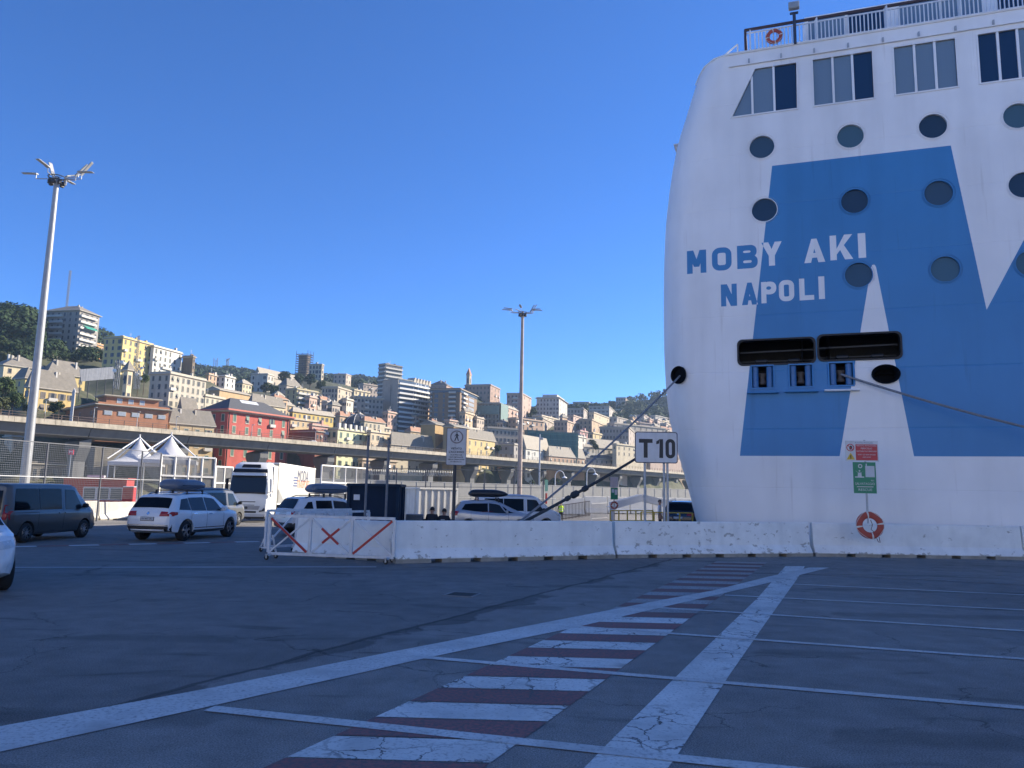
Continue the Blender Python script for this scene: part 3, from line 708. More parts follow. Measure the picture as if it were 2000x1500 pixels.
# flood light on a short mast, life ring on the rail
fs_ = onside(1552, 60)[0]
mb = MB(); mb.bar(sw(fs_, ZTOP-.02, -.06), sw(fs_, ZTOP+1.45, -.06), .1); mb.box(sw(fs_, ZTOP+1.42, -.06), (.34, .1, .06), R(-19.2)); mb.build('floodlight_mast', M('navy_steel', (.03, .04, .07), .5, .1, 5), ferry, world=True)
mb = MB(); mb.box(sw(fs_, ZTOP+1.72, -.12), (.44, .2, .36), 0, rot=Matrix.Rotation(R(-19.2), 3, 'Z') @ Matrix.Rotation(R(-12), 3, 'X'), bev=.03); mb.build('floodlight', M('lamp_housing', (.3, .32, .34), .4, .1, 5), ferry, world=True)
orange = M('life_ring_orange', (.40, .065, .04), .6, .25, 5); lrw = M('life_ring_tape', (.68, .66, .6), .6, .1, 8)
def life_ring(name, label, loc, rot, r0=.32, r1=.085, parent=None):
    n, k = 36, 12; t = None
    if parent is None: t = thing(name, label, 'life ring', loc); t.rotation_euler = rot
    mb = MB(); 
    rings = []
    for i in range(n):
        a = 2*math.pi*i/n; ring = []
        for j in range(k):
            b = 2*math.pi*j/k; rr_ = r0 + r1*1.1*math.cos(b); ring.append(Vector((rr_*math.cos(a), r1*.62*math.sin(b), rr_*math.sin(a))))
        rings.append(ring)
    for i in range(n):
        a, b = rings[i], rings[(i+1) % n]
        for j in range(k): mb.quad(a[j], a[(j+1) % k], b[(j+1) % k], b[j])
    if parent is not None:
        o = mb.build(name, [orange], parent, smooth=True); o.location = loc; o.rotation_euler = rot; o['label'] = label; par = o
    else: par = t; mb.build('ring', [orange], t, smooth=True)
    for i in range(4):
        mb = MB(); a = math.pi/2*i+.15
        for j in range(k):
            b0_, b1_ = 2*math.pi*j/k, 2*math.pi*(j+1)/k
            def P(b, da): rr_ = r0+(r1*1.1+.006)*math.cos(b); return Vector((rr_*math.cos(a+da), (r1*.62+.006)*math.sin(b), rr_*math.sin(a+da)))
            mb.quad(P(b0_, -.07), P(b1_, -.07), P(b1_, .07), P(b0_, .07))
        mb.build('tape_band', lrw, par, smooth=True)
    mb = MB(); pts = []
    for i in range(33):
        a = 2*math.pi*i/32+.15; rr_ = r0+r1*1.1+.012 - .05*(math.sin(2*(a-.15))**2); pts.append((rr_*math.cos(a), -.05, rr_*math.sin(a)))
    mb.tube(pts, .008, 5); mb.build('grab_line', lrw, par)
    return t or par
lp = sw(onside(1512, 72)[0], ZTOP+.52, -.02) - SP
life_ring('life_ring', 'orange life ring hung on the deck rail', tuple(lp), (0, 0, R(-19.2)), .27, .075, ferry)
# ================================================================== QUAY FURNITURE
def on_ground(x, Y):
    """world point on the ground at depth Y in the column of pixel x"""
    p = atY(x, hor(x), Y); return Vector((p.x, p.y, groundz(p.x, p.y)))
# --- concrete safety barriers
def barrier_mat(nm, th):
    mt = M(nm, (.84, .84, .81), .85, .12, 1.2, bump=.25, streak=.1)
    n = mt.node_tree.nodes; l = mt.node_tree.links; b = n['Principled BSDF']; src = b.inputs['Base Color'].links[0].from_socket
    g = n.new('ShaderNodeNewGeometry'); sp = n.new('ShaderNodeSeparateXYZ'); l.new(g.outputs['Position'], sp.inputs[0])
    def noise(sc, det, mp=None):
        t = n.new('ShaderNodeTexNoise'); t.inputs['Scale'].default_value = sc; t.inputs['Detail'].default_value = det; t.inputs['Roughness'].default_value = .65
        if mp:
            q = n.new('ShaderNodeMapping'); q.inputs['Scale'].default_value = mp; l.new(g.outputs['Position'], q.inputs[0]); l.new(q.outputs[0], t.inputs['Vector'])
        else: l.new(g.outputs['Position'], t.inputs['Vector'])
        return t.outputs['Fac']
    def rng(s_, a, bb, c, d):
        r_ = n.new('ShaderNodeMapRange'); r_.inputs[1].default_value = a; r_.inputs[2].default_value = bb; r_.inputs[3].default_value = c; r_.inputs[4].default_value = d; l.new(s_, r_.inputs[0]); return r_.outputs[0]
    chip = rng(noise(3.4, 6, (1, 1, 1.7)), th, th+.03, 0, .8)           # paint flaked off
    zlow = rng(sp.outputs['Z'], .06, .36, .17, -.12)                     # worst near the foot
    ad = n.new('ShaderNodeMath'); l.new(noise(5, 4), ad.inputs[0]); l.new(zlow, ad.inputs[1])
    foot = rng(ad.outputs[0], .62, .68, 0, .85)
    mx = n.new('ShaderNodeMath'); mx.operation = 'MAXIMUM'; l.new(chip, mx.inputs[0]); l.new(foot, mx.inputs[1])
    m2 = n.new('ShaderNodeMix'); m2.data_type = 'RGBA'; l.new(mx.outputs[0], m2.inputs[0]); l.new(src, m2.inputs[6]); m2.inputs[7].default_value = (.36, .34, .30, 1)
    l.new(m2.outputs[2], b.inputs['Base Color']); return mt
BM = barrier_mat('barrier_whitewash_clean', .645); BM2 = barrier_mat('barrier_whitewash_flaked', .59); BM3 = barrier_mat('barrier_whitewash', .635)
def barrier(name, label, p, q, h, mt, group=None, slots=4, nf=2):
    """profiled concrete barrier from p to q with feet cut out at the bottom"""
    p = Vector((p[0], p[1], 0)); q = Vector((q[0], q[1], 0)); d = q-p; L = d.length; d /= L; nn = Vector((-d.y, d.x, 0))
    c = (p+q)/2; z0 = groundz(c.x, c.y)
    t = thing(name, label, 'concrete barrier', (c.x, c.y, z0), math.atan2(d.y, d.x), group)
    k = h/1.12
    sec = [(.31, .11), (.31, .14*k), (.29, .16*k), (.155, .38*k), (.105, h-.03), (.08, h), (-.08, h), (-.105, h-.03), (-.155, .38*k), (-.29, .16*k), (-.31, .14*k), (-.31, .11)]
    mb = MB(); n = 24; rings = []
    for i in range(n+1):
        x = -L/2+.012 + (L-.024)*i/n; e = .012 if i in (0, n) else 0
        rings.append([Vector((x, y*(1-e*3), z + random.uniform(-.004, .004)*(z > .2))) for y, z in sec])
    mb.loft(rings); mb.build('body', mt, t)
    for i in range(slots+1):
        x0 = -L/2+.012 + (L-.024)*(i/(slots+1)) + (.16 if i else 0); x1 = -L/2+.012+(L-.024)*((i+1)/(slots+1)) - (.16 if i < slots else 0)
        mb = MB(); mb.box(((x0+x1)/2, 0, .055), (x1-x0, .60, .112)); mb.build('foot', M('bare_barrier_concrete', (.33, .31, .27), .9, .3, 3), t)
    return t
B0 = [gr(772, 1101), gr(1203, 1091), gr(1206, 1090.5), gr(1589, 1087), gr(1593, 1087), gr(2000, 1094)]
nn_ = lambda a, b: Vector((-(b-a).y, (b-a).x, 0)).normalized()*.31
def offs(a, b): o = nn_(a, b); return a+o, b+o
a, b = offs(B0[0], B0[1]); barrier('concrete_barrier', 'scuffed white concrete barrier between the lattice gates and the first joint', a, b, 1.14, BM, 'white barriers along the quay', 5)
a, b = offs(B0[2], B0[3]); barrier('concrete_barrier', 'white concrete barrier with many flaked patches below the terminal number board', a, b, 1.14, BM2, 'white barriers along the quay', 5)
d3 = (B0[5]-B0[4]).normalized(); a, b = offs(B0[4], B0[4]+d3*7.4); barrier('concrete_barrier', 'white concrete barrier with the orange life ring hung on it', a, b, 1.14, BM3, 'white barriers along the quay', 5)
a, b = offs(B0[4]+d3*7.44, B0[4]+d3*14.8); barrier('concrete_barrier', 'white concrete barrier at the right edge past the life ring', a, b, 1.14, BM, 'white barriers along the quay', 5)
p = on_ground(590, 23.6); q = on_ground(786, 21.9); barrier('concrete_barrier', 'white concrete barrier standing right behind the red striped gate', p, q, 1.10, BM, 'white barriers along the quay', 4)
sunny = M('barrier_pale', (.62, .60, .55), .85, .14, 1.0, bump=.2, streak=.15)
far_b = [((-60, 43.5), (86, 45.5), 'leftmost'), ((88, 45.5), (193, 48.5), 'joint'), ((195, 48.6), (300, 53), 'right')]
for (xa, ya), (xb, yb), w in far_b:
    p = on_ground(xa, ya); q = on_ground(xb, yb)
    barrier('concrete_barrier', {'leftmost': 'sunlit barrier mostly hidden behind the dark grey van', 'joint': 'sunlit barrier just right of the dark van, its end joint showing', 'right': 'sunlit barrier between the dark van and the white estate car'}[w], p, q, 1.15, sunny, 'barriers below the mesh fence', 3)
# --- white lattice gates on castors
gatew = M('gate_white', (.66, .67, .69), .5, .12, 4, streak=.15)
def lattice_gate(label, p, q, h, stripes, loc_z=0.0, depth=.55, group='lattice gates'):
    p = Vector((p[0], p[1], 0)); q = Vector((q[0], q[1], 0)); d = q-p; L = d.length; c = (p+q)/2
    t = thing('lattice_gate', label, 'gate', (c.x, c.y, groundz(c.x, c.y)), math.atan2(d.y, d.x), group)
    z0, z1 = .16, h
    def bar(nm, a, b, w, mt, dp=None):
        mb = MB(); mb.bar(a, b, w, dp or w); return mb.build(nm, mt, t)
    x0, x1 = -L/2, L/2
    bar('top_rail', (x0, 0, z1), (x1, 0, z1), .075, gatew); bar('bottom_rail', (x0, 0, z0), (x1, 0, z0), .075, gatew)
    xs = [x0+L*i/3 for i in range(4)]
    for x in xs: bar('upright', (x, 0, z0+.03), (x, 0, z1-.03), .075, gatew)
    for i in range(3):
        for s_ in (0, 1):
            a = (xs[i]+.04, -.012+.024*s_, z0+.05 if s_ else z1-.05); b = (xs[i+1]-.04, -.012+.024*s_, z1-.05 if s_ else z0+.05)
            bar('brace', a, b, .045, gatew)
            if (i, s_) in stripes:
                f0, f1 = stripes[(i, s_)]; va = Vector(a); vb = Vector(b)
                bar('red_stripe', va+(vb-va)*f0+Vector((0, -.045, 0)), va+(vb-va)*f1+Vector((0, -.045, 0)), .02, redp, .062)
    for x in (x0+.1, x1-.12):
        for y in (-depth/2, depth/2):
            bar('outrigger', (x, 0, z0-.01), (x, y, z0-.03), .05, gatew)
            mb = MB(); mb.lathe([(.0, -.02), (.06, -.02), (.068, 0), (.06, .02), (0, .02)], 14, (x, y, .068), 'Y')
            w = mb.build('castor', rubber, t, smooth=True)
            mb = MB(); mb.box((x, y-.03, .105), (.045, .01, .11)); mb.box((x, y+.03, .105), (.045, .01, .11)); mb.box((x, y, .155), (.07, .08, .02)); mb.build('fork', steel, w)
        bar('prop', (x, 0, z1*.55), (x, depth/2, z0), .04, gatew)
    return t
g1 = gr(523, 1092); g2 = gr(768, 1101)
lattice_gate('white lattice gate with long red diagonal stripes on castor wheels', g1, g2, 1.2, {(0, 0): (.02, .98), (1, 0): (.28, .72), (1, 1): (.3, .72), (2, 1): (.02, .98)})
g3 = gr(517, 1079); g4 = on_ground(603, 24.4)
lattice_gate('white lattice gate turned end-on behind the striped one', Vector((g3.x, g3.y, 0)), Vector((g3.x+1.9, g3.y+3.4, 0)), 1.27, {})
lattice_gate('white lattice gate stored between the end-on gate and the barrier', Vector((g3.x+.95, g3.y+.2, 0)), Vector((g3.x+2.5, g3.y+3.6, 0)), 1.22, {(1, 0): (.3, .7)})
# --- signs
def board(t, name, w, h, z, mt, y=0.0, th=.02, bev=.04, x=0.0):
    mb = MB(); pl = rrect(x-w/2, z-h/2, x+w/2, z+h/2, bev, 4) if bev else [(x-w/2, z-h/2), (x+w/2, z-h/2), (x+w/2, z+h/2), (x-w/2, z+h/2)]
    mb.prism(pl, lambda p: (p[0], y-th, p[1]), lambda p: (p[0], y, p[1])); return mb.build(name, mt, t)
def poly_on(t, name, pl, mt, y, th=.003):
    mb = MB()
    for q in pl: mb.prism(q, lambda p: (p[0], y-th, p[1]), lambda p: (p[0], y, p[1]))
    return mb.build(name, mt, t)
def post(t, x, z0, z1, r_, mt, name='post', y=.05):
    mb = MB(); mb.tube([(x, y, z0), (x, y, z1)], r_, 10); return mb.build(name, mt, t, smooth=True)
signw = M('sign_white', (.60, .61, .63), .35, .12, 2.5, streak=.12); signk = M('sign_black', (.02, .022, .028), .5, .1, 5); navy = M('sign_edge_navy', (.05, .06, .10), .4, .1, 5)
FACE = (R(90), 0, 0)
# terminal number board
P = atY(1281.5, 874, 29.5); tz = P.z
tp = thing('terminal_sign', 'white board lettered T10 on tall posts in front of the ferry', 'sign', (P.x, P.y, 0), R(-2))
W_, H_ = 83*29.5/1500, 61*29.5/1500
board(tp, 'board', W_, H_, tz, navy, 0, .03, .09); board(tp, 'face', W_-.07, H_-.07, tz, signw, -.031, .006, .07)
hh = .72; z0 = tz-.40
def tchar(x0, w, pieces): return [[(x0+p[0]*w, z0+p[1]*hh) for p in q] for q in pieces]
ks = .2
poly_on(tp, 'letter_T', [[(-.66, z0+hh-.15), (-.14, z0+hh-.15), (-.14, z0+hh), (-.66, z0+hh)], [(-.48, z0), (-.33, z0), (-.33, z0+hh-.15), (-.48, z0+hh-.15)]], signk, -.0375)
poly_on(tp, 'digit_1', [[(.11, z0), (.26, z0), (.26, z0+hh), (.13, z0+hh)], [(.0, z0+hh-.2), (.11, z0+hh-.17), (.13, z0+hh), (.0, z0+hh-.09)]], signk, -.0375)
ro = rrect(.35, z0-.01, .72, z0+hh+.01, .184, 7); ri = rrect(.48, z0+.12, .59, z0+hh-.12, .054, 7)
poly_on(tp, 'digit_0', ringq(ro, ri), signk, -.0375)
for x in (-.43, .30, .43): post(tp, x, -.02, tz+.45 if x != .30 else tz-.5, .045, steel)
# pedestrian ban
P = atY(891.5, 872.5, 23.8)
sp_ = thing('no_pedestrians_sign', 'grey no-entry sign for walkers on a dark post', 'sign', (P.x, P.y, 0), R(4))
k = 23.8/1500
signg = M('sign_grey', (.52, .53, .55), .4, .15, 3, streak=.2)
board(sp_, 'board', 39*k, 72*k, P.z, navy, 0, .02, .03); board(sp_, 'face', 39*k-.03, 72*k-.03, P.z, signg, -.021, .004, .025)
cz = P.z+.30
poly_on(sp_, 'ring', ringq(circ((0, cz), .205, 28), circ((0, cz), .165, 28)), M('faded_red_ring', (.20, .17, .18), .6, .15, 8), -.0255)
walk = [circ((.005, cz+.125), .022, 10), [(-.02, cz+.095), (.03, cz+.095), (.035, cz), (-.02, cz)], [(-.02, cz+.01), (.012, cz+.01), (-.045, cz-.125), (-.075, cz-.12)], [(0, cz+.01), (.034, cz+.01), (.07, cz-.12), (.04, cz-.125)],
        [(-.02, cz+.095), (-.012, cz+.075), (-.06, cz+.01), (-.075, cz+.02)], [(.03, cz+.095), (.022, cz+.07), (.065, cz+.015), (.08, cz+.025)]]
poly_on(sp_, 'walker', walk, signk, -.0255)
for s_, y_, w_, sz in (('VIETATO', -.06, .34, .085), ("L'ACCESSO", -.165, .46, .085), ('ALLE PERSONE', -.255, .36, .05), ('NON IMPIEGATE', -.325, .42, .05), ('NELLE OPERAZIONI', -.395, .5, .05), ('DI SBARCO', -.465, .34, .045)):
    txt(s_, sz, signk, 'lettering', sp_, (0, -.0265, P.z+y_), FACE, w_, ext=.001, bold=sz*.03)
post(sp_, -.03, -.02, P.z+.55, .05, dark)
# rescue and danger signs on one post, life ring on the barrier
P = atY(1690, 962, 27.6); rp = thing('rescue_sign', 'red danger board above a green rescue board on a thin post', 'sign', (P.x, P.y, 0), R(-8))
k = 27.6/1500; zc = atY(1685, 881, 27.6).z; zg = atY(1687.5, 933, 27.6).z
board(rp, 'danger_board', 61*k, 40*k, zc, signw, 0, .015, 0, -.06)
sred = M('sign_red', (.50, .03, .045), .4, .1, 4); sgrn = M('sign_green', (.0, .22, .11), .4, .1, 4); syel = M('sign_yellow', (.62, .42, .03), .4, .1, 4)
poly_on(rp, 'red_field', [[(-.27, zc-.33), (.47, zc-.33), (.47, zc+.24), (-.27, zc+.24)]], sred, -.0155)
for s_, dz, w_, sz in (('VIETATO AVVICINARSI', .19, .68, .07), ('PERICOLO', .09, .38, .085), ('ROTTURA CAVI ORMEGGIO', -.01, .68, .07), ("DON'T GO NEAR DANGER", -.13, .6, .06), ('KEEP AWAY', -.22, .28, .06)):
    txt(s_, sz, signw, 'lettering', rp, (.10, -.0195, zc+dz), FACE, w_, ext=.001)
txt('Autorita Portuale', .06, M('sign_blue', (.05, .09, .2), .5, 0), 'heading', rp, (.02, -.0165, zc+.295), FACE, .62, ext=.001)
poly_on(rp, 'ban_ring', ringq(circ((-.45, zc+.12), .135, 24), circ((-.45, zc+.12), .105, 24)) + [[(-.54, zc+.19), (-.52, zc+.21), (-.36, zc+.05), (-.38, zc+.03)]], sred, -.0195)
poly_on(rp, 'hand', [[(-.47, zc+.04), (-.40, zc+.06), (-.38, zc+.16), (-.44, zc+.2), (-.49, zc+.12)]], signk, -.0165)
poly_on(rp, 'triangle', [[(-.59, zc-.31), (-.30, zc-.31), (-.445, zc-.06)]], syel, -.0165)
poly_on(rp, 'hazard_mark', [[(-.46, zc-.28), (-.43, zc-.28), (-.425, zc-.15), (-.465, zc-.15)]], signk, -.0205)
board(rp, 'rescue_board', 42*k, 60*k, zg, sgrn, 0, .015, 0)
poly_on(rp, 'quay_field', [[(.03, zg+.02), (.34, zg+.02), (.34, zg+.42), (.03, zg+.42)], [(.05, zg+.42), (.09, zg+.42), (.09, zg+.5), (.05, zg+.5)]], M('sign_pale', (.55, .58, .6), .5, .1, 4), -.0165)
poly_on(rp, 'ring_mark', ringq(circ((-.14, zg+.41), .075, 18), circ((-.14, zg+.41), .042, 18)), signw, -.0165)
poly_on(rp, 'swimmer_mark', [circ((-.17, zg+.24), .03, 10), [(-.24, zg+.03), (-.10, zg+.03), (-.11, zg+.18), (-.22, zg+.18)], [(-.22, zg+.18), (-.2, zg+.15), (-.29, zg+.24), (-.31, zg+.25)], [(-.11, zg+.18), (-.13, zg+.15), (-.04, zg+.24), (-.03, zg+.25)], [(-.33, zg+.04), (-.02, zg+.04), (-.02, zg+.0), (-.33, zg+.0)]], signw, -.0165)
txt('SALVATAGGIO', .12, signw, 'lettering', rp, (0, -.0165, zg-.22), FACE, .66, ext=.001); txt('RESCUE', .12, signw, 'lettering', rp, (0, -.0165, zg-.43), FACE, .46, ext=.001)
txt('R02', .07, signw, 'lettering', rp, (.26, -.0165, zg-.1), FACE, .1, ext=.001)
poly_on(rp, 'rule', [[(-.28, zg-.335), (.28, zg-.335), (.28, zg-.31), (-.28, zg-.31)]], signw, -.0165)
post(rp, .06, .0, zc+.4, .035, steel)
P = gr(1699, 1026.5, 1.05); 
q = atY(1699, 1026, 26.15); life_ring('life_ring', 'orange life ring hanging over the white concrete barrier', (q.x, q.y, q.z), (R(-6), 0, R(-5)), .345, .10)
mb = MB(); mb.tube([(q.x+.02, q.y-.02, q.z+.18), (q.x+.06, q.y-.06, q.z+.02), (q.x+.01, q.y-.05, q.z-.14), (q.x+.12, q.y-.05, q.z-.22), (q.x+.14, q.y-.08, q.z-.34), (q.x+.22, q.y-.08, q.z-.54), (q.x+.28, q.y-.08, q.z-.56), (q.x+.26, q.y-.07, q.z-.38)], .012, 5)
tag(mb.build('rescue_line', M('brown_rope', (.16, .07, .05), .8, .2, 10), None, smooth=True), 'thin brown line tangled inside the life ring', 'rope')
# --- mooring ropes and bollards
ropem = M('mooring_rope', (.22, .235, .26), .85, .3, 14, bump=.5); roped = M('dark_rope', (.05, .055, .06), .85, .3, 14, bump=.5)
def rope(label, a, b, sag, r_, mt, knots=()):
    a = Vector(a); b = Vector(b); pts = []; n = 26
    for i in range(n+1):
        t = i/n; p = a.lerp(b, t); p.z -= sag*4*t*(1-t); pts.append(p)
    mb = MB(); mb.tube(pts, r_, 8)
    for t0, t1, k in knots:
        c = [a.lerp(b, t0+(t1-t0)*j/5) - Vector((0, 0, sag*4*t0*(1-t0))) for j in range(6)]
        mb.tube(c, [r_*k*.7, r_*k, r_*k*.8, r_*k*1.05, r_*k*.9, r_*k*.6], 8)
    o = mb.build('mooring_rope', mt, None, smooth=True); return tag(o, label, 'mooring rope')
def bollard(label, p):
    t = thing('bollard', label, 'bollard', (p.x, p.y, groundz(p.x, p.y)))
    mb = MB(); mb.lathe([(.3, 0), (.3, .06), (.19, .1), (.17, .38), (.27, .46), (.27, .55), (.2, .6), (0, .61)], 20); mb.build('post', iron, t, smooth=True)
    mb = MB(); mb.box((0, 0, .02), (.8, .8, .05), bev=.02); mb.build('base_plate', iron, t)
bp1 = on_ground(968, 26.2); bp2 = on_ground(948, 25.6)
rope('grey mooring rope from the round fairlead near the ferry corner', LFP+Vector((.05, -.1, -.05)), bp1+Vector((0, 0, .35)), .25, .04, ropem)
ra = hull_pt(s_edge(6)+.05, onside(1345, 832)[1]) + SN*1.6
rope('thick dark mooring rope with a bulky splice', ra, bp2+Vector((0, 0, .35)), .15, .06, roped, ((.55, .575, 1.9), (.60, .63, 2.3), (.64, .66, 1.7)))
r3 = rollers[2]; rc = sw(sum(p[0] for p in r3)/len(r3), sum(p[1] for p in r3)/len(r3), .05)
pe = atY(2000, 826, 26.9); d = (pe-rc); bp3 = rc + d*2.05; bp3.z = 0
rope('grey mooring rope running down to the right across the blue letter', rc, pe+d*.45, .16, .045, ropem)
bollard('black iron bollard holding the grey rope behind the barrier', bp1+Vector((-.02, .1, 0)))
# --- two slim dark poles behind the gate
for x, yt, Y, lab in ((715, 851, 24.6, 'slim dark pole, the taller of two behind the lattice gate'), (755.5, 857, 23.4, 'slim dark pole in front of the dark steel container edge')):
    p = on_ground(x, Y); zt = atY(x-2, yt, Y).z; t = thing('slim_pole', lab, 'pole', tuple(p), 0, 'slim poles behind the gate')
    mb = MB(); mb.tube([(0, 0, 0), (0, 0, zt)], .037, 10); mb.build('shaft', M('pole_grey', (.16, .165, .18), .6, .2, 6, streak=.2), t, smooth=True)
    mb = MB(); mb.box((0, 0, .015), (.25, .25, .03)); mb.box((0, 0, zt), (.1, .1, .02)); mb.build('plate', dark, t)
# --- dark container and white skip
def ribbed_box(label, cat, name, c, rz, L, Wd, Hh, mt, ribm, nr, z0=.0, badge=None):
    t = thing(name, label, cat, (c.x, c.y, groundz(c.x, c.y)), rz)
    mb = MB(); mb.box((0, 0, z0+Hh/2), (L-.12, Wd-.12, Hh-.08)); mb.build('shell', mt, t)
    for s_ in (-1, 1):
        for i in range(nr+1):
            mb = MB(); mb.box((-L/2+.04+(L-.08)*i/nr, s_*(Wd/2-.03), z0+Hh/2), (.11, .07, Hh-.1)); mb.build('rib', ribm, t)
    for i in range(4):
        mb = MB(); x = (-1 if i < 2 else 1)*(L/2-.03); y_ = (-Wd/4, Wd/4)[i % 2]; mb.box((x, y_, z0+Hh/2), (.07, .11, Hh-.1)); mb.build('end_rib', ribm, t)
    for z_ in (z0+.05, z0+Hh-.05):
        mb = MB()
        for y_ in (-Wd/2, Wd/2): mb.bar((-L/2, y_, z_), (L/2, y_, z_), .1, .1)
        for x_ in (-L/2, L/2): mb.bar((x_, -Wd/2+.055, z_), (x_, Wd/2-.055, z_), .1, .1)
        mb.build('rail', ribm, t)
    if badge:
        mb = MB(); mb.box((-L/2+.35, -Wd/2-.005, z0+Hh*.77), (.22, .02, .2)); mb.build('label_plate', signw, t)
    return t
dkb = M('container_navy', (.006, .020, .046), .6, .12, 2, streak=.2, spec=.15); dkr = M('container_navy_rib', (.009, .027, .056), .6, .12, 2, spec=.15)
c = on_ground(737, 29.6); ribbed_box('dark blue steel container right of the white estate with roof box', 'container', 'steel_container', c, R(2), 1.88, 2.2, 2.2, dkb, dkr, 1, 0, True)
c = on_ground(838, 47); ribbed_box('white ribbed skip container standing in the sun', 'skip', 'skip_container', c, R(38), 2.7, 2.2, 2.25, M('skip_white', (.72, .70, .64), .55, .14, 1.5, streak=.2), M('skip_white_rib', (.74, .72, .66), .55, .1, 2), 6, .1)
# bins by the barrier
for x, w, lab in ((803, .30, 'dark grey litter bin next to the white skip container'), (819, .34, 'grey litter bin with a paler lid beside the seated men')):
    p = on_ground(x, 30); t = thing('litter_bin', lab, 'bin', tuple(p), 0, 'litter bins')
    mb = MB(); mb.loft([[(a*w/2*k_, b*w/2*k_, z) for a, b in ((-1, -1), (1, -1), (1, 1), (-1, 1))] for z, k_ in ((0, .85), (1.0, 1))]); mb.build('bin_body', M('bin_grey', (.10, .12, .14), .6, .15, 5), t)
    mb = MB(); mb.box((0, 0, 1.04), (w*1.06, w*1.06, .08), bev=.03); mb.build('lid', M('bin_lid', (.16, .18, .2), .6, .15, 5), t)
# --- left mesh fence on the sunlit barriers
postm = M('fence_post_grey', (.10, .105, .12), .5, .15, 5); wirem = M('fence_wire', (.22, .23, .24), .5, .1, 5, metal=.3)
ft = [(-40, 38.2, 855), (86, 41.8, 865), (195, 45.6, 873.5), (273, 49.8, 881), (310, 53.5, 885)]
fp = [on_ground(x, Y) for x, Y, _ in ft]; fz = [atY(x, y, Y).z for x, Y, y in ft]
fence = thing('mesh_fence', 'tall wire mesh fence on dark posts behind the van', 'fence', tuple(fp[0]))
for i, p in enumerate(fp):
    mb = MB(); mb.bar(p, (p.x, p.y, fz[i]), .075); mb.build('fence_post', postm, fence, world=True)
for i in range(len(fp)-1):
    a, b = fp[i], fp[i+1]
    for f in (1.0, .56):
        mb = MB(); mb.bar((a.x, a.y, fz[i]*f), (b.x, b.y, fz[i+1]*f), .05); mb.build('fence_rail', postm if f == 1 else steel, fence, world=True)
    mb = MB(); n = 34
    for j in range(1, n):
        t = j/n; p = a.lerp(b, t); zt = fz[i]+(fz[i+1]-fz[i])*t; mb.bar((p.x, p.y, 1.1), (p.x, p.y, zt), .007)
    for j in range(26):
        f = .28+.72*j/26; mb.bar((a.x, a.y, fz[i]*f), (b.x, b.y, fz[i+1]*f), .007)
    o = mb.build('wire_mesh', wirem, fence, world=True); o['kind'] = 'stuff'
# --- white framed gates with grey panels
def frame_gate(label, xa, ya, xb, yb, top_a, top_b, nc, nr, group='white framed gates'):
    a = on_ground(xa, ya); b = on_ground(xb, yb); za = atY(xa, top_a, ya).z; zb = atY(xb, top_b, yb).z
    t = thing('framed_gate', label, 'gate', tuple(a), 0, group)
    fm_ = M('gate_frame_white', (.74, .73, .70), .5, .08, 2, streak=.12); gm = M('gate_infill', (.30, .30, .29), .6, .15, 2)
    def pt(u, v): p = a.lerp(b, u); return Vector((p.x, p.y, p.z+.15+(za+(zb-za)*u-.15-p.z)*v))
    for i in range(nc+1):
        mb = MB(); mb.bar(pt(i/nc, 0), pt(i/nc, 1), .13); mb.build('upright', fm_, t, world=True)
    for j in range(nr+1):
        mb = MB(); mb.bar(pt(0, j/nr)+Vector((0, -.012, 0)), pt(1, j/nr)+Vector((0, -.012, 0)), .13); mb.build('cross_rail', fm_, t, world=True)
    for i in range(nc):
        for j in range(nr):
            mb = MB(); q = [pt(i/nc, j/nr), pt((i+1)/nc, j/nr), pt((i+1)/nc, (j+1)/nr), pt(i/nc, (j+1)/nr)]; cc = sum(q, Vector())/4
            for k_ in range(12):
                u = i/nc + (k_+.5)/12/nc; mb.bar(pt(u, j/nr)+Vector((0, .03, 0)), pt(u, (j+1)/nr)+Vector((0, .03, 0)), .045)
            mb.build('panel', gm, t, world=True)
frame_gate('tall white framed gate above the white estate car', 311, 58.5, 417, 61.5, 889, 895, 4, 3)
frame_gate('lower white framed gate left of the lorry cab', 419, 62, 452, 64, 911, 913, 2, 3)
frame_gate('white framed gate right of the lorry trailer', 626, 73, 715, 80, 908.5, 915, 4, 3)
# --- long grey panel fence across the yard
pf = thing('panel_fence', 'long grey panel fence with pale posts across the yard', 'fence', tuple(on_ground(560, 95)))
pan = M('fence_panel_grey', (.26, .26, .25), .7, .12, 1.2); ppm = M('fence_post_pale', (.48, .47, .44), .5, .1, 3)
A = on_ground(555, 88); Bq = on_ground(1420, 150); n = 40
for i in range(n+1):
    p = A.lerp(Bq, i/n); z = p.z
    mb = MB(); mb.bar((p.x, p.y, z), (p.x, p.y, z+4.05), .09); mb.build('fence_post', ppm, pf, world=True)
    if i < n:
        q = A.lerp(Bq, (i+1)/n)
        for z0, z1 in ((.1, 1.95), (2.1, 3.95)):
            mb = MB(); mb.bar((p.x, p.y, z+(z0+z1)/2), (q.x, q.y, q.z+(z0+z1)/2), .03, z1-z0); mb.build('panel', pan, pf, world=True)
        for zz in (2.02, 4.0):
            mb = MB(); mb.bar((p.x, p.y-.03, z+zz), (q.x, q.y-.03, q.z+zz), .06); mb.build('fence_rail', ppm, pf, world=True)
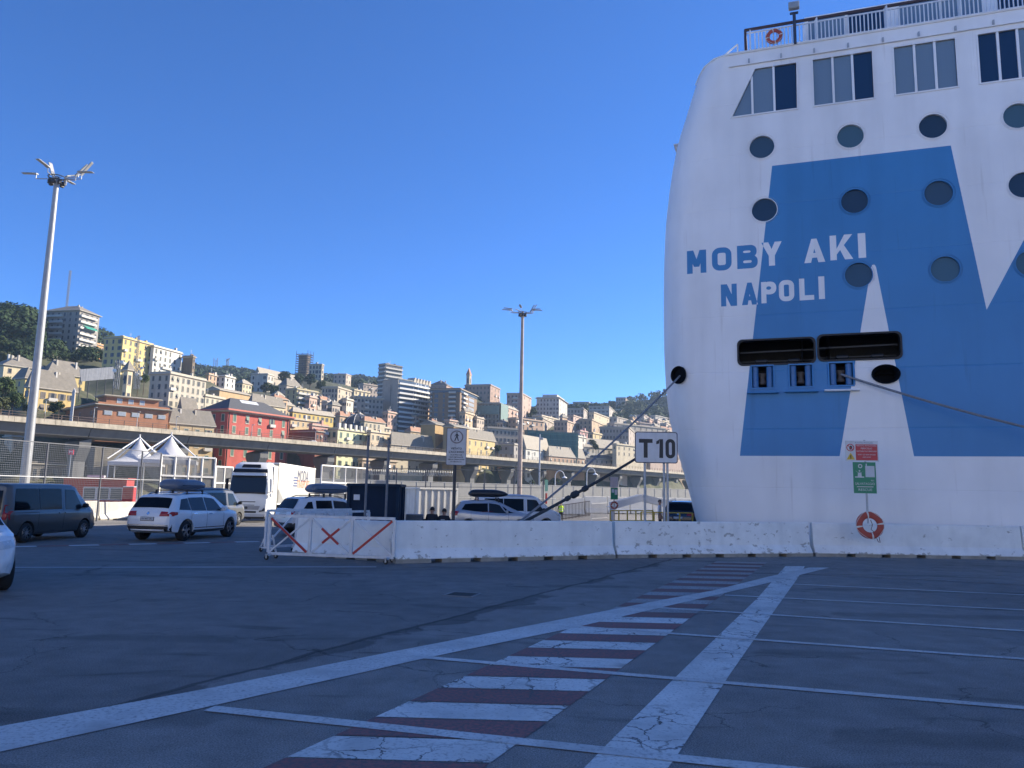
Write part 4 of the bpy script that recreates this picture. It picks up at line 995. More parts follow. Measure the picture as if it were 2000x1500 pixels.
# darker post-and-rail screen in front of it
pr = thing('post_screen', 'dark post and rail screen with coiled wire behind the skip', 'fence', tuple(on_ground(715, 84)))
for i in range(7):
    x = 716+i*57.5; Y = 84+i*1.5; p = on_ground(x, Y); mb = MB(); zt = atY(x, 913+i*1.2, Y).z; mb.bar(p, (p.x, p.y, zt), .12); mb.build('fence_post', postm, pr, world=True)
    if i:
        mb = MB(); mb.bar((pp.x, pp.y, zpp-.02), (p.x, p.y, zt-.02), .06); mb.build('fence_rail', postm, pr, world=True)
        mb = MB(); mb.bar((pp.x, pp.y, zpp-2.0), (p.x, p.y, zt-2.0), .06); mb.build('fence_rail', postm, pr, world=True)
        if i in (1, 2, 3):
            pts = [Vector((pp.x, pp.y, zpp-.5)).lerp(Vector((p.x, p.y, zt-.5)), j/120) + Vector((0, .33*math.cos(j*.9), .33*math.sin(j*.9))) for j in range(121)]
            mb = MB(); mb.tube(pts, .014, 4); mb.build('razor_wire', steel, pr, world=True)
    pp, zpp = p, zt
# --- sunlit low barriers further along the quay
for i in range(6):
    xa = 1098+i*44; p = on_ground(xa, 78+i*.9); q = on_ground(xa+42, 78.9+i*.9)
    barrier('concrete_barrier', ['sunlit white barrier just left of the far rescue post', 'sunlit white barrier behind the folding footbridge, left end', 'sunlit white barrier under the folding footbridge peak', 'sunlit white barrier behind the man in the white shirt', 'sunlit white barrier behind the dark blue car', 'sunlit white barrier nearest the ferry stern'][min(i, 5)] if i else 'sunlit white barrier behind the worker in the yellow vest', p, q, 1.75, M('barrier_sun_white', (.70, .68, .62), .8, .1, 1), 'low barriers on the far quay', 2)
# railings on the far quay
def railing(label, xa, ya, xb, yb, h, nb, mt, name='quay_railing', bars=True, group=None):
    a = on_ground(xa, ya); b = on_ground(xb, yb); t = thing(name, label, 'railing', tuple(a), 0, group)
    for f in ((1.0, .1) if bars else (1.0, .5)):
        mb = MB(); mb.bar(a+Vector((0, 0, h*f)), b+Vector((0, 0, h*f)), .06); mb.build('rail', mt, t, world=True)
    for i in range(nb+1):
        p = a.lerp(b, i/nb); mb = MB(); mb.bar(p, p+Vector((0, 0, h)), .045 if bars else .07); mb.build('bar', mt, t, world=True)
    return t
railing('dark upright-bar railing behind the worker in the yellow vest', 1068, 70, 1152, 70.5, 1.35, 30, M('railing_brown', (.13, .11, .10), .6, .2, 4))
railing('pale upright-bar gate panel left of the far rescue post', 1155, 62, 1186, 63, 1.3, 14, M('railing_pale', (.6, .58, .54), .6, .1, 4))
railing('ochre quay railing below the terminal number board', 1192, 44, 1275, 44, 1.12, 5, yellowp, bars=False)
railing('ochre quay railing in front of the dark blue car', 1252, 40.5, 1352, 40.5, 1.1, 4, yellowp, bars=False)
# far rescue posts
def small_rescue(label, x, Y, ytop, lab2):
    p = on_ground(x, Y); k = Y/1500; t = thing('rescue_post', label, 'sign', tuple(p), 0, 'rescue posts along the far quay'); zt = atY(x, ytop, Y).z-p.z
    board(t, 'board', 14*k, 22*k, zt-11*k, sgrn, -.04, .02, 0); board(t, 'upper_board', 15*k, 20*k, zt+11*k, M('faded_board', (.5, .42, .42), .6, .15, 3), -.04, .02, 0)
    poly_on(t, 'mark', [[(-5*k, zt-9*k), (0, zt-9*k), (0, zt-2*k), (-5*k, zt-2*k)], [(1*k, zt-13*k), (6*k, zt-13*k), (6*k, zt-3*k), (1*k, zt-3*k)]], signw, -.0605)
    post(t, 0, 0, zt+18*k, .04, steel, y=0); life_ring('life_ring', lab2, (p.x, p.y-.1, p.z+zt-33*k), (0, 0, 0), 6.2*k, 1.6*k)
small_rescue('small green rescue board on a post beside the folding footbridge', 1199.5, 47, 953, 'orange life ring on the far rescue post by the footbridge')
P = on_ground(1067, 72); t = thing('rescue_post', 'pale green board and red stand above the white van bonnet', 'sign', tuple(P), 0, 'rescue posts along the far quay')
k = 72/1500; zt = atY(1067, 937, 72).z-P.z; board(t, 'board', 6*k, 22*k, zt-11*k, M('pale_green', (.25, .5, .36), .5, .1, 4), -.04, .02, 0); post(t, 0, 0, zt, .035, steel, y=0); mb = MB(); mb.box((0, 0, zt-36*k), (.18, .1, 1.0), bev=.04); mb.build('stand', redp, t)
# folding footbridge
fb = thing('footbridge', 'pale grey folding footbridge arched over the far quay', 'footbridge', tuple(on_ground(1255, 58)))
gm = M('footbridge_grey', (.42, .45, .50), .5, .1, 2); pA, pB, pC = atY(1197, 988, 57), atY(1255, 972, 58), atY(1312, 986, 58)
for dy in (0, 1.6):
    o_ = Vector((0, dy, 0)); mb = MB(); mb.bar(pA+o_, pB+o_, .12, .5); mb.build('girder', gm, fb, world=True); mb = MB(); mb.bar(pB+o_, pC+o_, .12, .5); mb.build('girder', gm, fb, world=True)
mb = MB(); mb.bar(pA+Vector((0, .8, -.1)), pB+Vector((0, .8, -.1)), 1.45, .06); mb.bar(pB+Vector((0, .8, -.1)), pC+Vector((0, .8, -.1)), 1.45, .06); mb.build('walkway', gm, fb, world=True)
for p_ in (pA, pC):
    mb = MB(); mb.bar(p_+Vector((0, .8, 0)), (p_.x, p_.y+.8, groundz(p_.x, p_.y)), .25); mb.build('leg', gm, fb, world=True)
# --- red kiosk, red toilet cabin, tents behind the fence
kk = on_ground(195, 62); ks = thing('red_kiosk', 'low red kiosk with a white framed window behind the fence', 'kiosk', tuple(kk), R(14))
kred = M('kiosk_red', (.42, .055, .05), .6, .12, 1.5, streak=.15); kz = atY(195, 936, 62).z-kk.z; Lk = 4.5
mb = MB(); mb.box((0, 0, kz/2), (Lk, 2.6, kz)); mb.build('wall', kred, ks)
mb = MB(); mb.box((0, 0, kz+.06), (Lk+.2, 2.8, .12)); mb.build('roof', kred, ks)
mb = MB(); mb.box((-.3, 0, kz+.2), (1.2, .5, .2)); mb.build('roof_unit', signw, ks)
for i in range(3):
    mb = MB(); x = -.35+i*.95; mb.box((x, -1.31, 1.75), (.92, .05, 1.0)); w = mb.build('window_frame', white, ks)
    mb = MB(); mb.box((x, -1.335, 1.75), (.8, .02, .88)); mb.build('pane', glassmat('kiosk_glass', (.12, .15, .16), .1), w)
mb = MB(); mb.box((-1.7, -1.31, 1.1), (.8, .05, 2.1)); mb.build('door', M('kiosk_door', (.35, .3, .3), .6, .1, 2), ks)
kk = on_ground(254, 61); tz_ = atY(254, 952, 61).z-kk.z; tc = thing('toilet_cabin', 'small red portable cabin right of the red kiosk', 'cabin', tuple(kk), R(14))
mb = MB(); mb.box((0, 0, tz_/2), (.8, .9, tz_), bev=.03); mb.build('body', M('cabin_red', (.48, .04, .045), .5, .1, 2), tc); mb = MB(); mb.box((0, 0, tz_+.04), (.86, .96, .1), bev=.04); mb.build('roof', signw, tc); mb = MB(); mb.box((0, -.46, tz_*.48), (.62, .03, tz_*.86)); mb.build('door', M('cabin_door', (.42, .035, .04), .5, .1, 2), tc)
canvas = M('tent_canvas', (.60, .60, .61), .8, .05, 1)
def tent(label, xc, ya, Y, wpx, hpx):
    k = Y/1500; p = on_ground(xc, Y); apex = atY(xc, ya, Y).z; eave = apex-hpx*k; w = wpx*k/2
    t = thing('pagoda_tent', label, 'tent', tuple(p), R(20), 'pagoda tents')
    mb = MB(); n = 24; rings = []
    for f in (1, .82, .64, .47, .32, .19, .09, .02):
        ring = []
        for i in range(n):
            a = 2*math.pi*i/n; sq = 1/max(abs(math.cos(a)), abs(math.sin(a))); rr_ = w*f*(sq*f+(1-f))
            ring.append((rr_*math.cos(a), rr_*math.sin(a), eave-p.z+(apex-eave)*((1-f)**1.75)))
        rings.append(ring)
    mb.loft(rings, caps=False); mb.build('roof', canvas, t, smooth=True, ang=60)
    mb = MB(); ring0 = rings[0]; mb.loft([ring0, [(v[0], v[1], v[2]-.35) for v in ring0]], caps=False); mb.build('valance', canvas, t)
    for sx in (-1, 1):
        for sy in (-1, 1):
            mb = MB(); mb.bar((sx*w*.97, sy*w*.97, 0), (sx*w*.97, sy*w*.97, eave-p.z), .1); mb.build('pole', white, t)
            mb = MB(); mb.bar((sx*w*1.02, sy*w*1.02, eave-p.z+.25), (0, 0, apex-p.z+.05), .09); mb.build('strut', white, t)
    mb = MB(); mb.lathe([(0, -.1), (.09, -.1), (.05, .2), (.09, .28), (0, .36)], 8, (0, 0, apex-p.z)); mb.build('finial', white, t)
tent('white pagoda tent with the taller peak right of its twin', 327, 851, 74, 100, 48)
tent('white pagoda tent further left with the lower peak', 265, 855, 78, 92, 48)
# --- high mast lights
mastm = M('mast_galvanised', (.33, .34, .35), .5, .12, 2, metal=.3, streak=.12); mastr = M('mast_rusty', (.40, .32, .27), .55, .25, 1.2, streak=.3)
def high_mast(label, xb, Yb, top, r0, r1, mt, scale=1.0, seed=1, heads=None):
    p = on_ground(xb, Yb); T = atY(top[0], top[1], Yb); hgt = T.z-p.z
    t = thing('high_mast_light', label, 'light mast', tuple(p), 0, 'high mast lights')
    mb = MB(); mb.tube([(0, 0, 0), (0, 0, hgt*.33), (0, 0, hgt*.66), (0, 0, hgt)], [r0, r0*.78+r1*.22, r0*.4+r1*.6, r1], 14); mb.build('mast', mt, t, smooth=True)
    mb = MB(); mb.lathe([(r0*1.5, 0), (r0*1.5, .06), (r0, .1)], 14); mb.build('base_flange', mt, t)
    hz = hgt-.2
    mb = MB()
    for zz, rr_ in ((hz-.15, .55), (hz+.15, .6)):
        pts = [(rr_*math.cos(a)*scale, rr_*math.sin(a)*scale, zz) for a in [2*math.pi*i/18 for i in range(19)]]; mb.tube(pts, .035, 6)
    for i in range(8):
        a = 2*math.pi*i/8; mb.bar((0, 0, hz), (.6*scale*math.cos(a), .6*scale*math.sin(a), hz), .04); mb.bar((.55*scale*math.cos(a), .55*scale*math.sin(a), hz-.18), (.58*scale*math.cos(a+.3), .58*scale*math.sin(a+.3), hz+.18), .03)
    mb.build('head_ring', dark, t)
    rnd = random.Random(seed)
    for i in range(7):
        a = 2*math.pi*i/7+.3; mb = MB(); mb.box((.45*scale*math.cos(a), .45*scale*math.sin(a), hz-.32), (.28, .22, .3), a, bev=.03); mb.build('gear_box', dark, t)
    for (a, el, L0) in heads:
        a = R(a); el = R(el); d = Vector((math.cos(a), math.sin(a), 0)); q0 = d*.6*scale+Vector((0, 0, hz+.05)); q1 = d*(1.75*scale*L0)+Vector((0, 0, hz+.12)); q2 = q1+Vector((0, 0, .38))
        mb = MB(); mb.tube([q0, q1, q2], .035, 6); arm = mb.build('arm', steel, t)
        dd = d*math.cos(el)+Vector((0, 0, math.sin(el))); sid = Vector((-d.y, d.x, 0)); upv = sid.cross(dd)
        rot = Matrix((dd, sid, upv)).transposed()
        mb = MB(); mb.box(q2+dd*.62, (1.15, .30, .05), rot=rot, bev=.02); mb.box(q2+dd*.08, (.3, .3, .1), rot=rot, bev=.02); h = mb.build('lamp_head', mastm, t)
        mb = MB(); mb.box(q2+dd*.66-upv*.04, (.8, .26, .012), rot=rot); mb.build('lens', M('lamp_lens', (.45, .45, .46), .25, .05, 6), h)
    return t
high_mast('tall galvanised lighting mast rising above the dark van', 47.5, 55, (107, 345), .33, .17, mastm, 1.0, 1,
          [(172, 4, 1.0), (-8, -4, 1.0), (150, 62, .35), (20, 55, .7), (5, 55, 1.0), (60, 25, .4), (-95, 5, .6), (95, 8, .8)])
high_mast('thinner brownish lighting mast near the centre of the yard', 1014.5, 105, (1020, 609), .34, .2, mastr, 1.0, 2,
          [(175, 0, 1.0), (160, 8, .9), (195, 2, .9), (120, 25, .5), (5, 0, .9), (-15, 0, .8), (35, 58, .8), (25, 58, .9), (-100, 5, .8)])
# plain pole and street lamps in the yard
p = on_ground(1053, 120); zt = atY(1053.5, 848, 120).z; t = thing('camera_pole', 'plain thin pole with a small box left of the ropes', 'pole', tuple(p)); mb = MB(); mb.tube([(0, 0, 0), (0, 0, zt-p.z)], [.16, .1], 8); mb.build('shaft', steel, t, smooth=True); mb = MB(); mb.box((.3, 0, zt-p.z-.7), (.5, .3, .35), bev=.05); mb.build('box', steel, t)
def crook_lamp(label, x, Y, ytop):
    p = on_ground(x, Y); h = atY(x, ytop, Y).z-p.z; t = thing('street_lamp', label, 'street lamp', tuple(p), 0, 'crook street lamps')
    pts = [(0, 0, 0), (0, 0, h-1.3)] + [(.9-.9*math.cos(a), 0, h-1.3+1.2*math.sin(a)) for a in [R(d) for d in range(15, 181, 20)]]
    mb = MB(); mb.tube(pts, [.13]+[.08]*(len(pts)-1), 8); mb.build('post', white, t, smooth=True)
    mb = MB(); e = pts[-1]; mb.lathe([(.1, 0), (.5, -.28), (.52, -.36), (0, -.34)], 14, (e[0], 0, e[2]+.05)); mb.build('lamp_shade', white, t, smooth=True)
crook_lamp('crook-necked white lamp left of the rope crossing', 1084, 150, 918); crook_lamp('crook-necked white lamp seen between the two ropes', 1146, 165, 913)
# ================================================================== VEHICLES
def itp(tab, x): return float(np.interp(x, [a for a, _ in tab], [b for _, b in tab]))
glassd = glassmat('car_glass_dark', (.006, .008, .010), .06, .18); glassc = glassmat('car_glass', (.02, .028, .036), .05, .25)
chrome = M('chrome', (.6, .6, .62), .18, 0, metal=1.0); alloy = M('alloy_rim', (.38, .39, .41), .3, .1, 8, metal=.7); alloyd = M('alloy_rim_dark', (.12, .12, .13), .35, .1, 8, metal=.6)
taill = M('tail_light_red', (.35, .012, .015), .18, .1, 12); headl = M('head_light', (.55, .57, .6), .12, .1, 12); platew = M('plate_white', (.50, .52, .55), .4, 0)
rubtrim = M('grey_trim', (.045, .046, .05), .6, .1, 8)
class Car:
    """one vehicle: x forward, y left, z up, origin on the ground under its middle"""
    def __init__(s, name, label, cat, paint, L, W, top, belt, plan, clr=.22, roofk=.22, loc=(0, 0), head=0.0, group=None, zoff=None, lower=None):
        s.L, s.W, s.top, s.belt, s.plan, s.clr, s.roofk = L, W, top, belt, plan, clr, roofk
        z = groundz(*loc) if zoff is None else zoff
        s.t = thing(name, label, cat, (loc[0], loc[1], z), math.pi/2-R(head), group)
        s.paint = paint; s.lower = lower or black
    def hw(s, x): return itp(s.plan, x)*s.W/2
    def sec(s, x):
        zt = itp(s.top, x); zb = s.clr + itp([(-s.L/2, .13), (-s.L/2+.35, .02), (0, 0), (s.L/2-.4, .02), (s.L/2, .1)], x)
        zl = min(itp(s.belt, x), zt-.03); w = s.hw(x); wt = w*(.955 - s.roofk*min(1, max(0, (zt-zl-.04))/.6)); r_ = min(.09, max(.012, (zt-zl)*.3))
        return zb, zl, zt, w, wt, r_
    def ring(s, x):
        zb, zl, zt, w, wt, r_ = s.sec(x); m_ = (zb+zl)/2
        h = [(0, zb), (w*.8, zb), (w*.95, zb+.05), (w*.985, zb+.16), (w, m_), (w*.995, zl-.16*(zl-zb)), (w*.975, zl-.03), (w*.955, zl), (wt, zt-r_), (wt*.965, zt-r_*.45), (wt*.88, zt-r_*.12), (wt*.5, zt), (0, zt+.008)]
        return [Vector((x, y, z)) for y, z in h] + [Vector((x, -y, z)) for y, z in h[-2:0:-1]]
    def side(s, x, z):
        zb, zl, zt, w, wt, r_ = s.sec(x)
        if z <= zl: 
            m_ = (zb+zl)/2; return itp([(zb, w*.9), (zb+.05, w*.95), (zb+.16, w*.985), (m_, w), (zl-.16*(zl-zb), w*.995), (zl-.03, w*.975), (zl, w*.955)], z)
        return itp([(zl, w*.955), (zt-r_, wt), (zt, wt*.9)], z)
    def roofz(s, x, y):
        zb, zl, zt, w, wt, r_ = s.sec(x); return itp([(0, zt+.008), (wt*.5, zt), (wt*.88, zt-r_*.12), (wt*.965, zt-r_*.45), (wt, zt-r_)], abs(y))
    def shell(s, wheels, wr, arch=.05, mats=None):
        xs = sorted(set([round(-s.L/2+s.L*i/46, 4) for i in range(47)] + [a for a, _ in s.top] + [a for a, _ in s.plan]))
        mb = MB(); mb.loft([s.ring(x) for x in xs]); me = mb.mesh('body', [s.paint, s.lower])
        tmp = link('tmp', me)
        mc = MB()
        for x in wheels:
            for sd in (-1, 1): mc.lathe([(wr+arch, -.42), (wr+arch, .3)], 24, (x, sd*(s.W/2-.05), wr+.01), 'Y') if sd > 0 else mc.lathe([(wr+arch, -.3), (wr+arch, .42)], 24, (x, sd*(s.W/2-.05), wr+.01), 'Y')
        mc.m = [1]*len(mc.f); cut = link('cut', mc.mesh('cut', [s.paint, s.lower]))
        md = tmp.modifiers.new('b', 'BOOLEAN'); md.object = cut; md.operation = 'DIFFERENCE'; md.solver = 'EXACT'
        bpy.context.view_layer.update()
        me2 = bpy.data.meshes.new_from_object(tmp.evaluated_get(bpy.context.evaluated_depsgraph_get())); me2.name = 'body'
        bpy.data.objects.remove(tmp); bpy.data.objects.remove(cut)
        me2.materials.clear(); me2.materials.append(s.paint); me2.materials.append(s.lower)
        me2.polygons.foreach_set('use_smooth', [True]*len(me2.polygons)); me2.set_sharp_from_angle(angle=R(34))
        s.body = link('body', me2, s.t); return s
    def wheel(s, x, r_, rimm=None, wd=.22, spokes=5, spare=False):
        for sd in (-1, 1):
            y = sd*(s.W/2-.02-wd/2)
            mb = MB(); mb.lathe([(r_*.62, -wd/2), (r_*.9, -wd/2), (r_, -wd/2+.035), (r_, wd/2-.035), (r_*.9, wd/2), (r_*.62, wd/2)], 28, (x, y, r_), 'Y', False); wh = mb.build('wheel', rubber, s.t, smooth=True, ang=50)
            yo = y+sd*(wd/2-.012); mb = MB()
            mb.lathe([(r_*.70, -.02), (r_*.70, .012), (r_*.62, .012), (r_*.58, -.03)], 24, (x, yo, r_), 'Y', False)
            for k in range(spokes):
                a = 2*math.pi*k/spokes+.3
                mb.bar((x+.05*math.cos(a), yo-sd*.006, r_+.05*math.sin(a)), (x+r_*.62*math.cos(a+.12), yo-sd*.004, r_+r_*.62*math.sin(a+.12)), .028 if spokes > 7 else .045, .03, up=(0, 1, 0))
                if spokes <= 7: mb.bar((x+.05*math.cos(a), yo-sd*.006, r_+.05*math.sin(a)), (x+r_*.62*math.cos(a-.16), yo-sd*.004, r_+r_*.62*math.sin(a-.16)), .03, .03, up=(0, 1, 0))
            mb.lathe([(0, -.02), (.07, -.02), (.065, .014), (0, .02)], 14, (x, yo, r_), 'Y')
            mb.build('rim', rimm or alloy, wh, smooth=True)
            mb = MB(); mb.lathe([(0, 0), (r_*.6, 0), (r_*.6, .01), (0, .01)], 20, (x, yo-sd*.05, r_), 'Y'); mb.build('brake_disc', dark, wh)
    def glass(s, name, xb0, xb1, xt0, xt1, zb, zt, mt, sides=(-1, 1), push=.010):
        """side window between a bottom edge and a top edge; zb, zt are offsets from belt and roof"""
        for sd in sides:
            mb = MB(); nx, nz = 9, 4; g = []
            for j in range(nz+1):
                v = j/nz
                for i in range(nx+1):
                    u = i/nx; x = (xb0+(xb1-xb0)*u)*(1-v)+(xt0+(xt1-xt0)*u)*v
                    b0_ = s.sec(x); z = (b0_[1]+zb)*(1-v)+(b0_[2]-zt)*v; g.append((x, sd*(s.side(x, z)+push), z))
            mb.add(g, [[j*(nx+1)+i, j*(nx+1)+i+1, (j+1)*(nx+1)+i+1, (j+1)*(nx+1)+i] for j in range(nz) for i in range(nx)])
            mb.build(name, mt, s.t, smooth=True, ang=80)
    def screen(s, name, x0, x1, k0, k1, mt, push=.012):
        """windscreen or rear window from x0 (low) to x1 (high); k = share of the roof width"""
        mb = MB(); nx, ny = 6, 10; g = []
        for i in range(nx+1):
            u = i/nx; x = x0+(x1-x0)*u; wt = s.sec(x)[4]; k = k0+(k1-k0)*u
            sl = (itp(s.top, x+.02)-itp(s.top, x-.02))/.04; nrm = Vector((-sl, 0, 1)).normalized()
            for j in range(ny+1):
                y = (-1+2*j/ny)*wt*k; g.append(Vector((x, y, s.roofz(x, y))) + nrm*push)
        mb.add(g, [[i*(ny+1)+j, i*(ny+1)+j+1, (i+1)*(ny+1)+j+1, (i+1)*(ny+1)+j] for i in range(nx) for j in range(ny)])
        mb.build(name, mt, s.t, smooth=True, ang=80)
    def patch(s, name, pl, mt, sides=(-1, 1), push=.008):
        """thin piece lying on the flank, outline given as (x, z)"""
        for sd in sides:
            mb = MB(); mb.sheet(pl, .12, lambda p: (p[0], sd*(s.side(p[0], p[1])-.02), p[1]), lambda p: (p[0], sd*(s.side(p[0], p[1])+push), p[1])); mb.build(name, mt, s.t)
    def end(s, name, pl, mt, rear=True, dx=.012, mirror=True, subd=None):
        """piece on the nose or tail, outline given as (y, z); follows the rounded end"""
        sg = -1 if rear else 1
        def px(y, z):
            lo, hi = (0, s.L/2) 
            for _ in range(22):
                mid = (lo+hi)/2; x = sg*mid; q = s.sec(x)
                inside = (q[0] < z < q[2]) and abs(y) < s.side(x, z)
                if inside: lo = mid
                else: hi = mid
            return sg*lo
        for sd in ((-1, 1) if mirror else (1,)):
            mb = MB(); mb.sheet(pl, .09, lambda p: (px(p[0], p[1])-sg*.03, sd*p[0], p[1]), lambda p: (px(p[0], p[1])+sg*dx, sd*p[0], p[1])); mb.build(name, mt, s.t)
    def seam(s, x, z0, z1, w=.012):
        s.patch('door_seam', [(x-w/2, z0), (x+w/2, z0), (x+w/2, (z0+z1)/2), (x+w/2, z1), (x-w/2, z1), (x-w/2, (z0+z1)/2)], black, push=.003)
    def handle(s, x, z, mt):
        s.patch('door_handle', [(x-.1, z-.015), (x+.1, z-.015), (x+.1, z+.02), (x-.1, z+.02)], mt, push=.03)
    def mirror(s, x, z, mt):
        for sd in (-1, 1):
            y = s.side(x, z); mb = MB(); mb.box((x, sd*(y+.14), z+.07), (.13, .22, .16), bev=.04); mb.bar((x, sd*(y-.02), z), (x, sd*(y+.08), z+.04), .05); mb.build('wing_mirror', mt, s.t, smooth=True)
    def rails(s, x0, x1, mt, up=.05):
        for sd in (-1, 1):
            pts = [(x, sd*(s.sec(x)[4]*.93), s.roofz(x, s.sec(x)[4]*.93)+(up if 0 < i < 7 else 0)) for i, x in enumerate([x0+(x1-x0)*i/7 for i in range(8)])]
            mb = MB(); mb.tube(pts, .02, 6); mb.build('roof_rail', mt, s.t, smooth=True)
    def roofbox(s, x0, x1, w, h, gap, mt, yoff=0.0, taper=True):
        zr = max(itp(s.top, x) for x in (x0, (x0+x1)/2, x1))+gap
        bx = link('roof_box', None, s.t) if False else None
        mb = MB(); n = 18; rings = []
        for i in range(n+1):
            u = i/n; x = x0+(x1-x0)*u; e = max(.05, (1-abs(2*u-1)**6))**.45; 
            front = 1 - (.45*max(0, (u-.62)/.38)**1.6 if taper else 0); hh_ = h*e*front; ww = w/2*(.5+.5*e)
            ring = []
            for k in range(16):
                a = 2*math.pi*k/16; ca, sa = math.cos(a), math.sin(a); p = .55
                ring.append((x, yoff+ww*math.copysign(abs(ca)**p, ca), zr+h*.40+(hh_*.6 if sa > 0 else hh_*.40)*math.copysign(abs(sa)**p, sa)))
            rings.append(ring)
        mb.loft(rings); rb = mb.build('roof_box', mt, s.t, smooth=True, ang=55)
        mb = MB(); ww = w/2*.99; zz = zr+h*.4
        mb.tube([(x0+.06, yoff-ww*.7, zz), (x0+.3, yoff-ww, zz), (x1-.35, yoff-ww, zz), (x1-.06, yoff-ww*.55, zz)], .012, 5); mb.tube([(x0+.06, yoff+ww*.7, zz), (x0+.3, yoff+ww, zz), (x1-.35, yoff+ww, zz), (x1-.06, yoff+ww*.55, zz)], .012, 5); mb.build('lid_seam', black, rb)
        for f in (.22, .74):
            x = x0+(x1-x0)*f; wt = s.sec(x)[4]
            mb = MB(); mb.bar((x, -wt*.95, zr-.02), (x, wt*.95, zr-.02), .06, .03)
            for sd in (-1, 1): mb.bar((x, sd*wt*.92, zr-.02), (x, sd*wt*.92, s.roofz(x, wt*.92)-.01), .06)
            mb.build('roof_bar', black, s.t)
    def plate(s, z, rear=True, text='', w=.5):
        sg = -1 if rear else 1; s.end('number_plate', [(-w/2, z-.055), (w/2, z-.055), (w/2, z+.055), (-w/2, z+.055)], platew, rear, .02, False)
        s.end('plate_frame', [(-w/2-.02, z-.075), (w/2+.02, z-.075), (w/2+.02, z+.07), (-w/2-.02, z+.07)], black, rear, .014, False)
        if text:
            txt(text, .085, black, 'plate_text', s.t, (sg*(s.L/2+.028), 0, z), (R(90), 0, R(90) if not rear else R(-90)), w*.8, ext=.001)
def lower_cladding(c, z, mt, x0, x1):
    c.patch('sill_trim', [(x0, c.clr+.03)] + [(x1, c.clr+.03), (x1, z)] + [(x0, z)], mt, push=.012)
# --- dark grey passenger van
pl_v = [(-2.54, .80), (-2.45, .93), (-2.2, .985), (-1.5, 1), (1.2, 1), (1.9, .97), (2.25, .90), (2.45, .76), (2.54, .60)]
pgrey = carpaint('paint_dark_grey', (.085, .085, .082), .4, .3)
def van(name, label, paint, loc, head, top=None, roofm=None, H=1.97, zoff=None, L=5.08, group=None, rimm=None, win=None):
    k = H/1.97
    tp_ = [(-2.54, 1.05), (-2.52, 1.25), (-2.40, 1.86*k), (-2.30, 1.93*k), (-2.0, 1.96*k), (0, 1.97*k), (.85, 1.95*k), (1.05, 1.90*k), (1.85, 1.20), (2.05, 1.13), (2.35, 1.0), (2.48, .86), (2.54, .66)]
    bl = [(-2.54, 1.02), (-2.0, 1.04), (1.2, 1.05), (1.9, 1.04), (2.54, .6)]
    c = Car(name, label, 'van', paint, L, 1.95, tp_, bl, pl_v, .24, .13, loc, head, group, zoff)
    c.shell((-1.55, 1.55), .33, .055); c.wheel(-1.55, .33, rimm, .21, 9); c.wheel(1.55, .33, rimm, .21, 9)
    g = win or glassd
    c.glass('rear_side_window', -2.18, -.98, -2.05, -.98, .04, .17, g); c.glass('middle_side_window', -.94, .22, -.94, .22, .04, .17, g); c.glass('cab_window', .42, 1.62, .42, .98, .02, .19, glassc)
    c.screen('windscreen', 1.82, 1.1, .93, .9, glassc)
    c.end('rear_window', [(.1, 1.1), (.72, 1.1), (.66, 1.72), (.1, 1.72)], glassd, True)
    c.end('tail_light', [(.80, .78), (.93, .78), (.90, 1.26), (.80, 1.26)], taill, True, .03)
    c.end('head_light', [(.5, .80), (.84, .84), (.84, 1.02), (.56, .98)], headl, False, .02)
    c.end('rear_bumper', [(-.95, .28), (.95, .28), (.95, .56), (-.95, .56)], rubtrim, True, .05, False); c.end('front_bumper', [(-.86, .3), (.86, .3), (.86, .5), (-.86, .5)], rubtrim, False, .05, False)
    c.end('grille', [(-.45, .72), (.45, .72), (.5, .86), (-.5, .86)], black, False, .02, False)
    c.seam(.30, .4, 1.75*k); c.seam(-1.02, .45, 1.0); c.patch('slide_track', [(-2.2, .985), (-1.0, .985), (-1.0, 1.01), (-2.2, 1.01)], black, push=.006)
    c.handle(.45, .95, paint); c.handle(.12, .95, paint); c.mirror(1.38, 1.12, black); c.plate(.64, True)
    lower_cladding(c, .34, rubtrim, -1.1, 1.1)
    if roofm:
        mb = MB(); nx, ny = 14, 8; g_ = []
        for i in range(nx+1):
            x = -2.3+(3.25)*i/nx; wt = c.sec(x)[4]
            for j in range(ny+1):
                y = (-1+2*j/ny)*wt*1.0; g_.append((x, y, c.roofz(x, y)+.025+.05*math.sin(math.pi*i/nx)**.5))
        mb.add(g_, [[i*(ny+1)+j, i*(ny+1)+j+1, (i+1)*(ny+1)+j+1, (i+1)*(ny+1)+j] for i in range(nx) for j in range(ny)]); mb.build('pop_up_roof', roofm, c.t, smooth=True, ang=80)
    return c
va = gr(46, 1060); vb = gr(157, 1050)
hd = math.degrees(math.atan2(vb.x-va.x, vb.y-va.y)); mid = (va+vb)/2; rgt = Vector((math.cos(R(hd)), -math.sin(R(hd)), 0)); cc = mid-rgt*.87
van('parked_van', 'dark grey passenger van at the left end of the queue', pgrey, (cc.x, cc.y), hd)
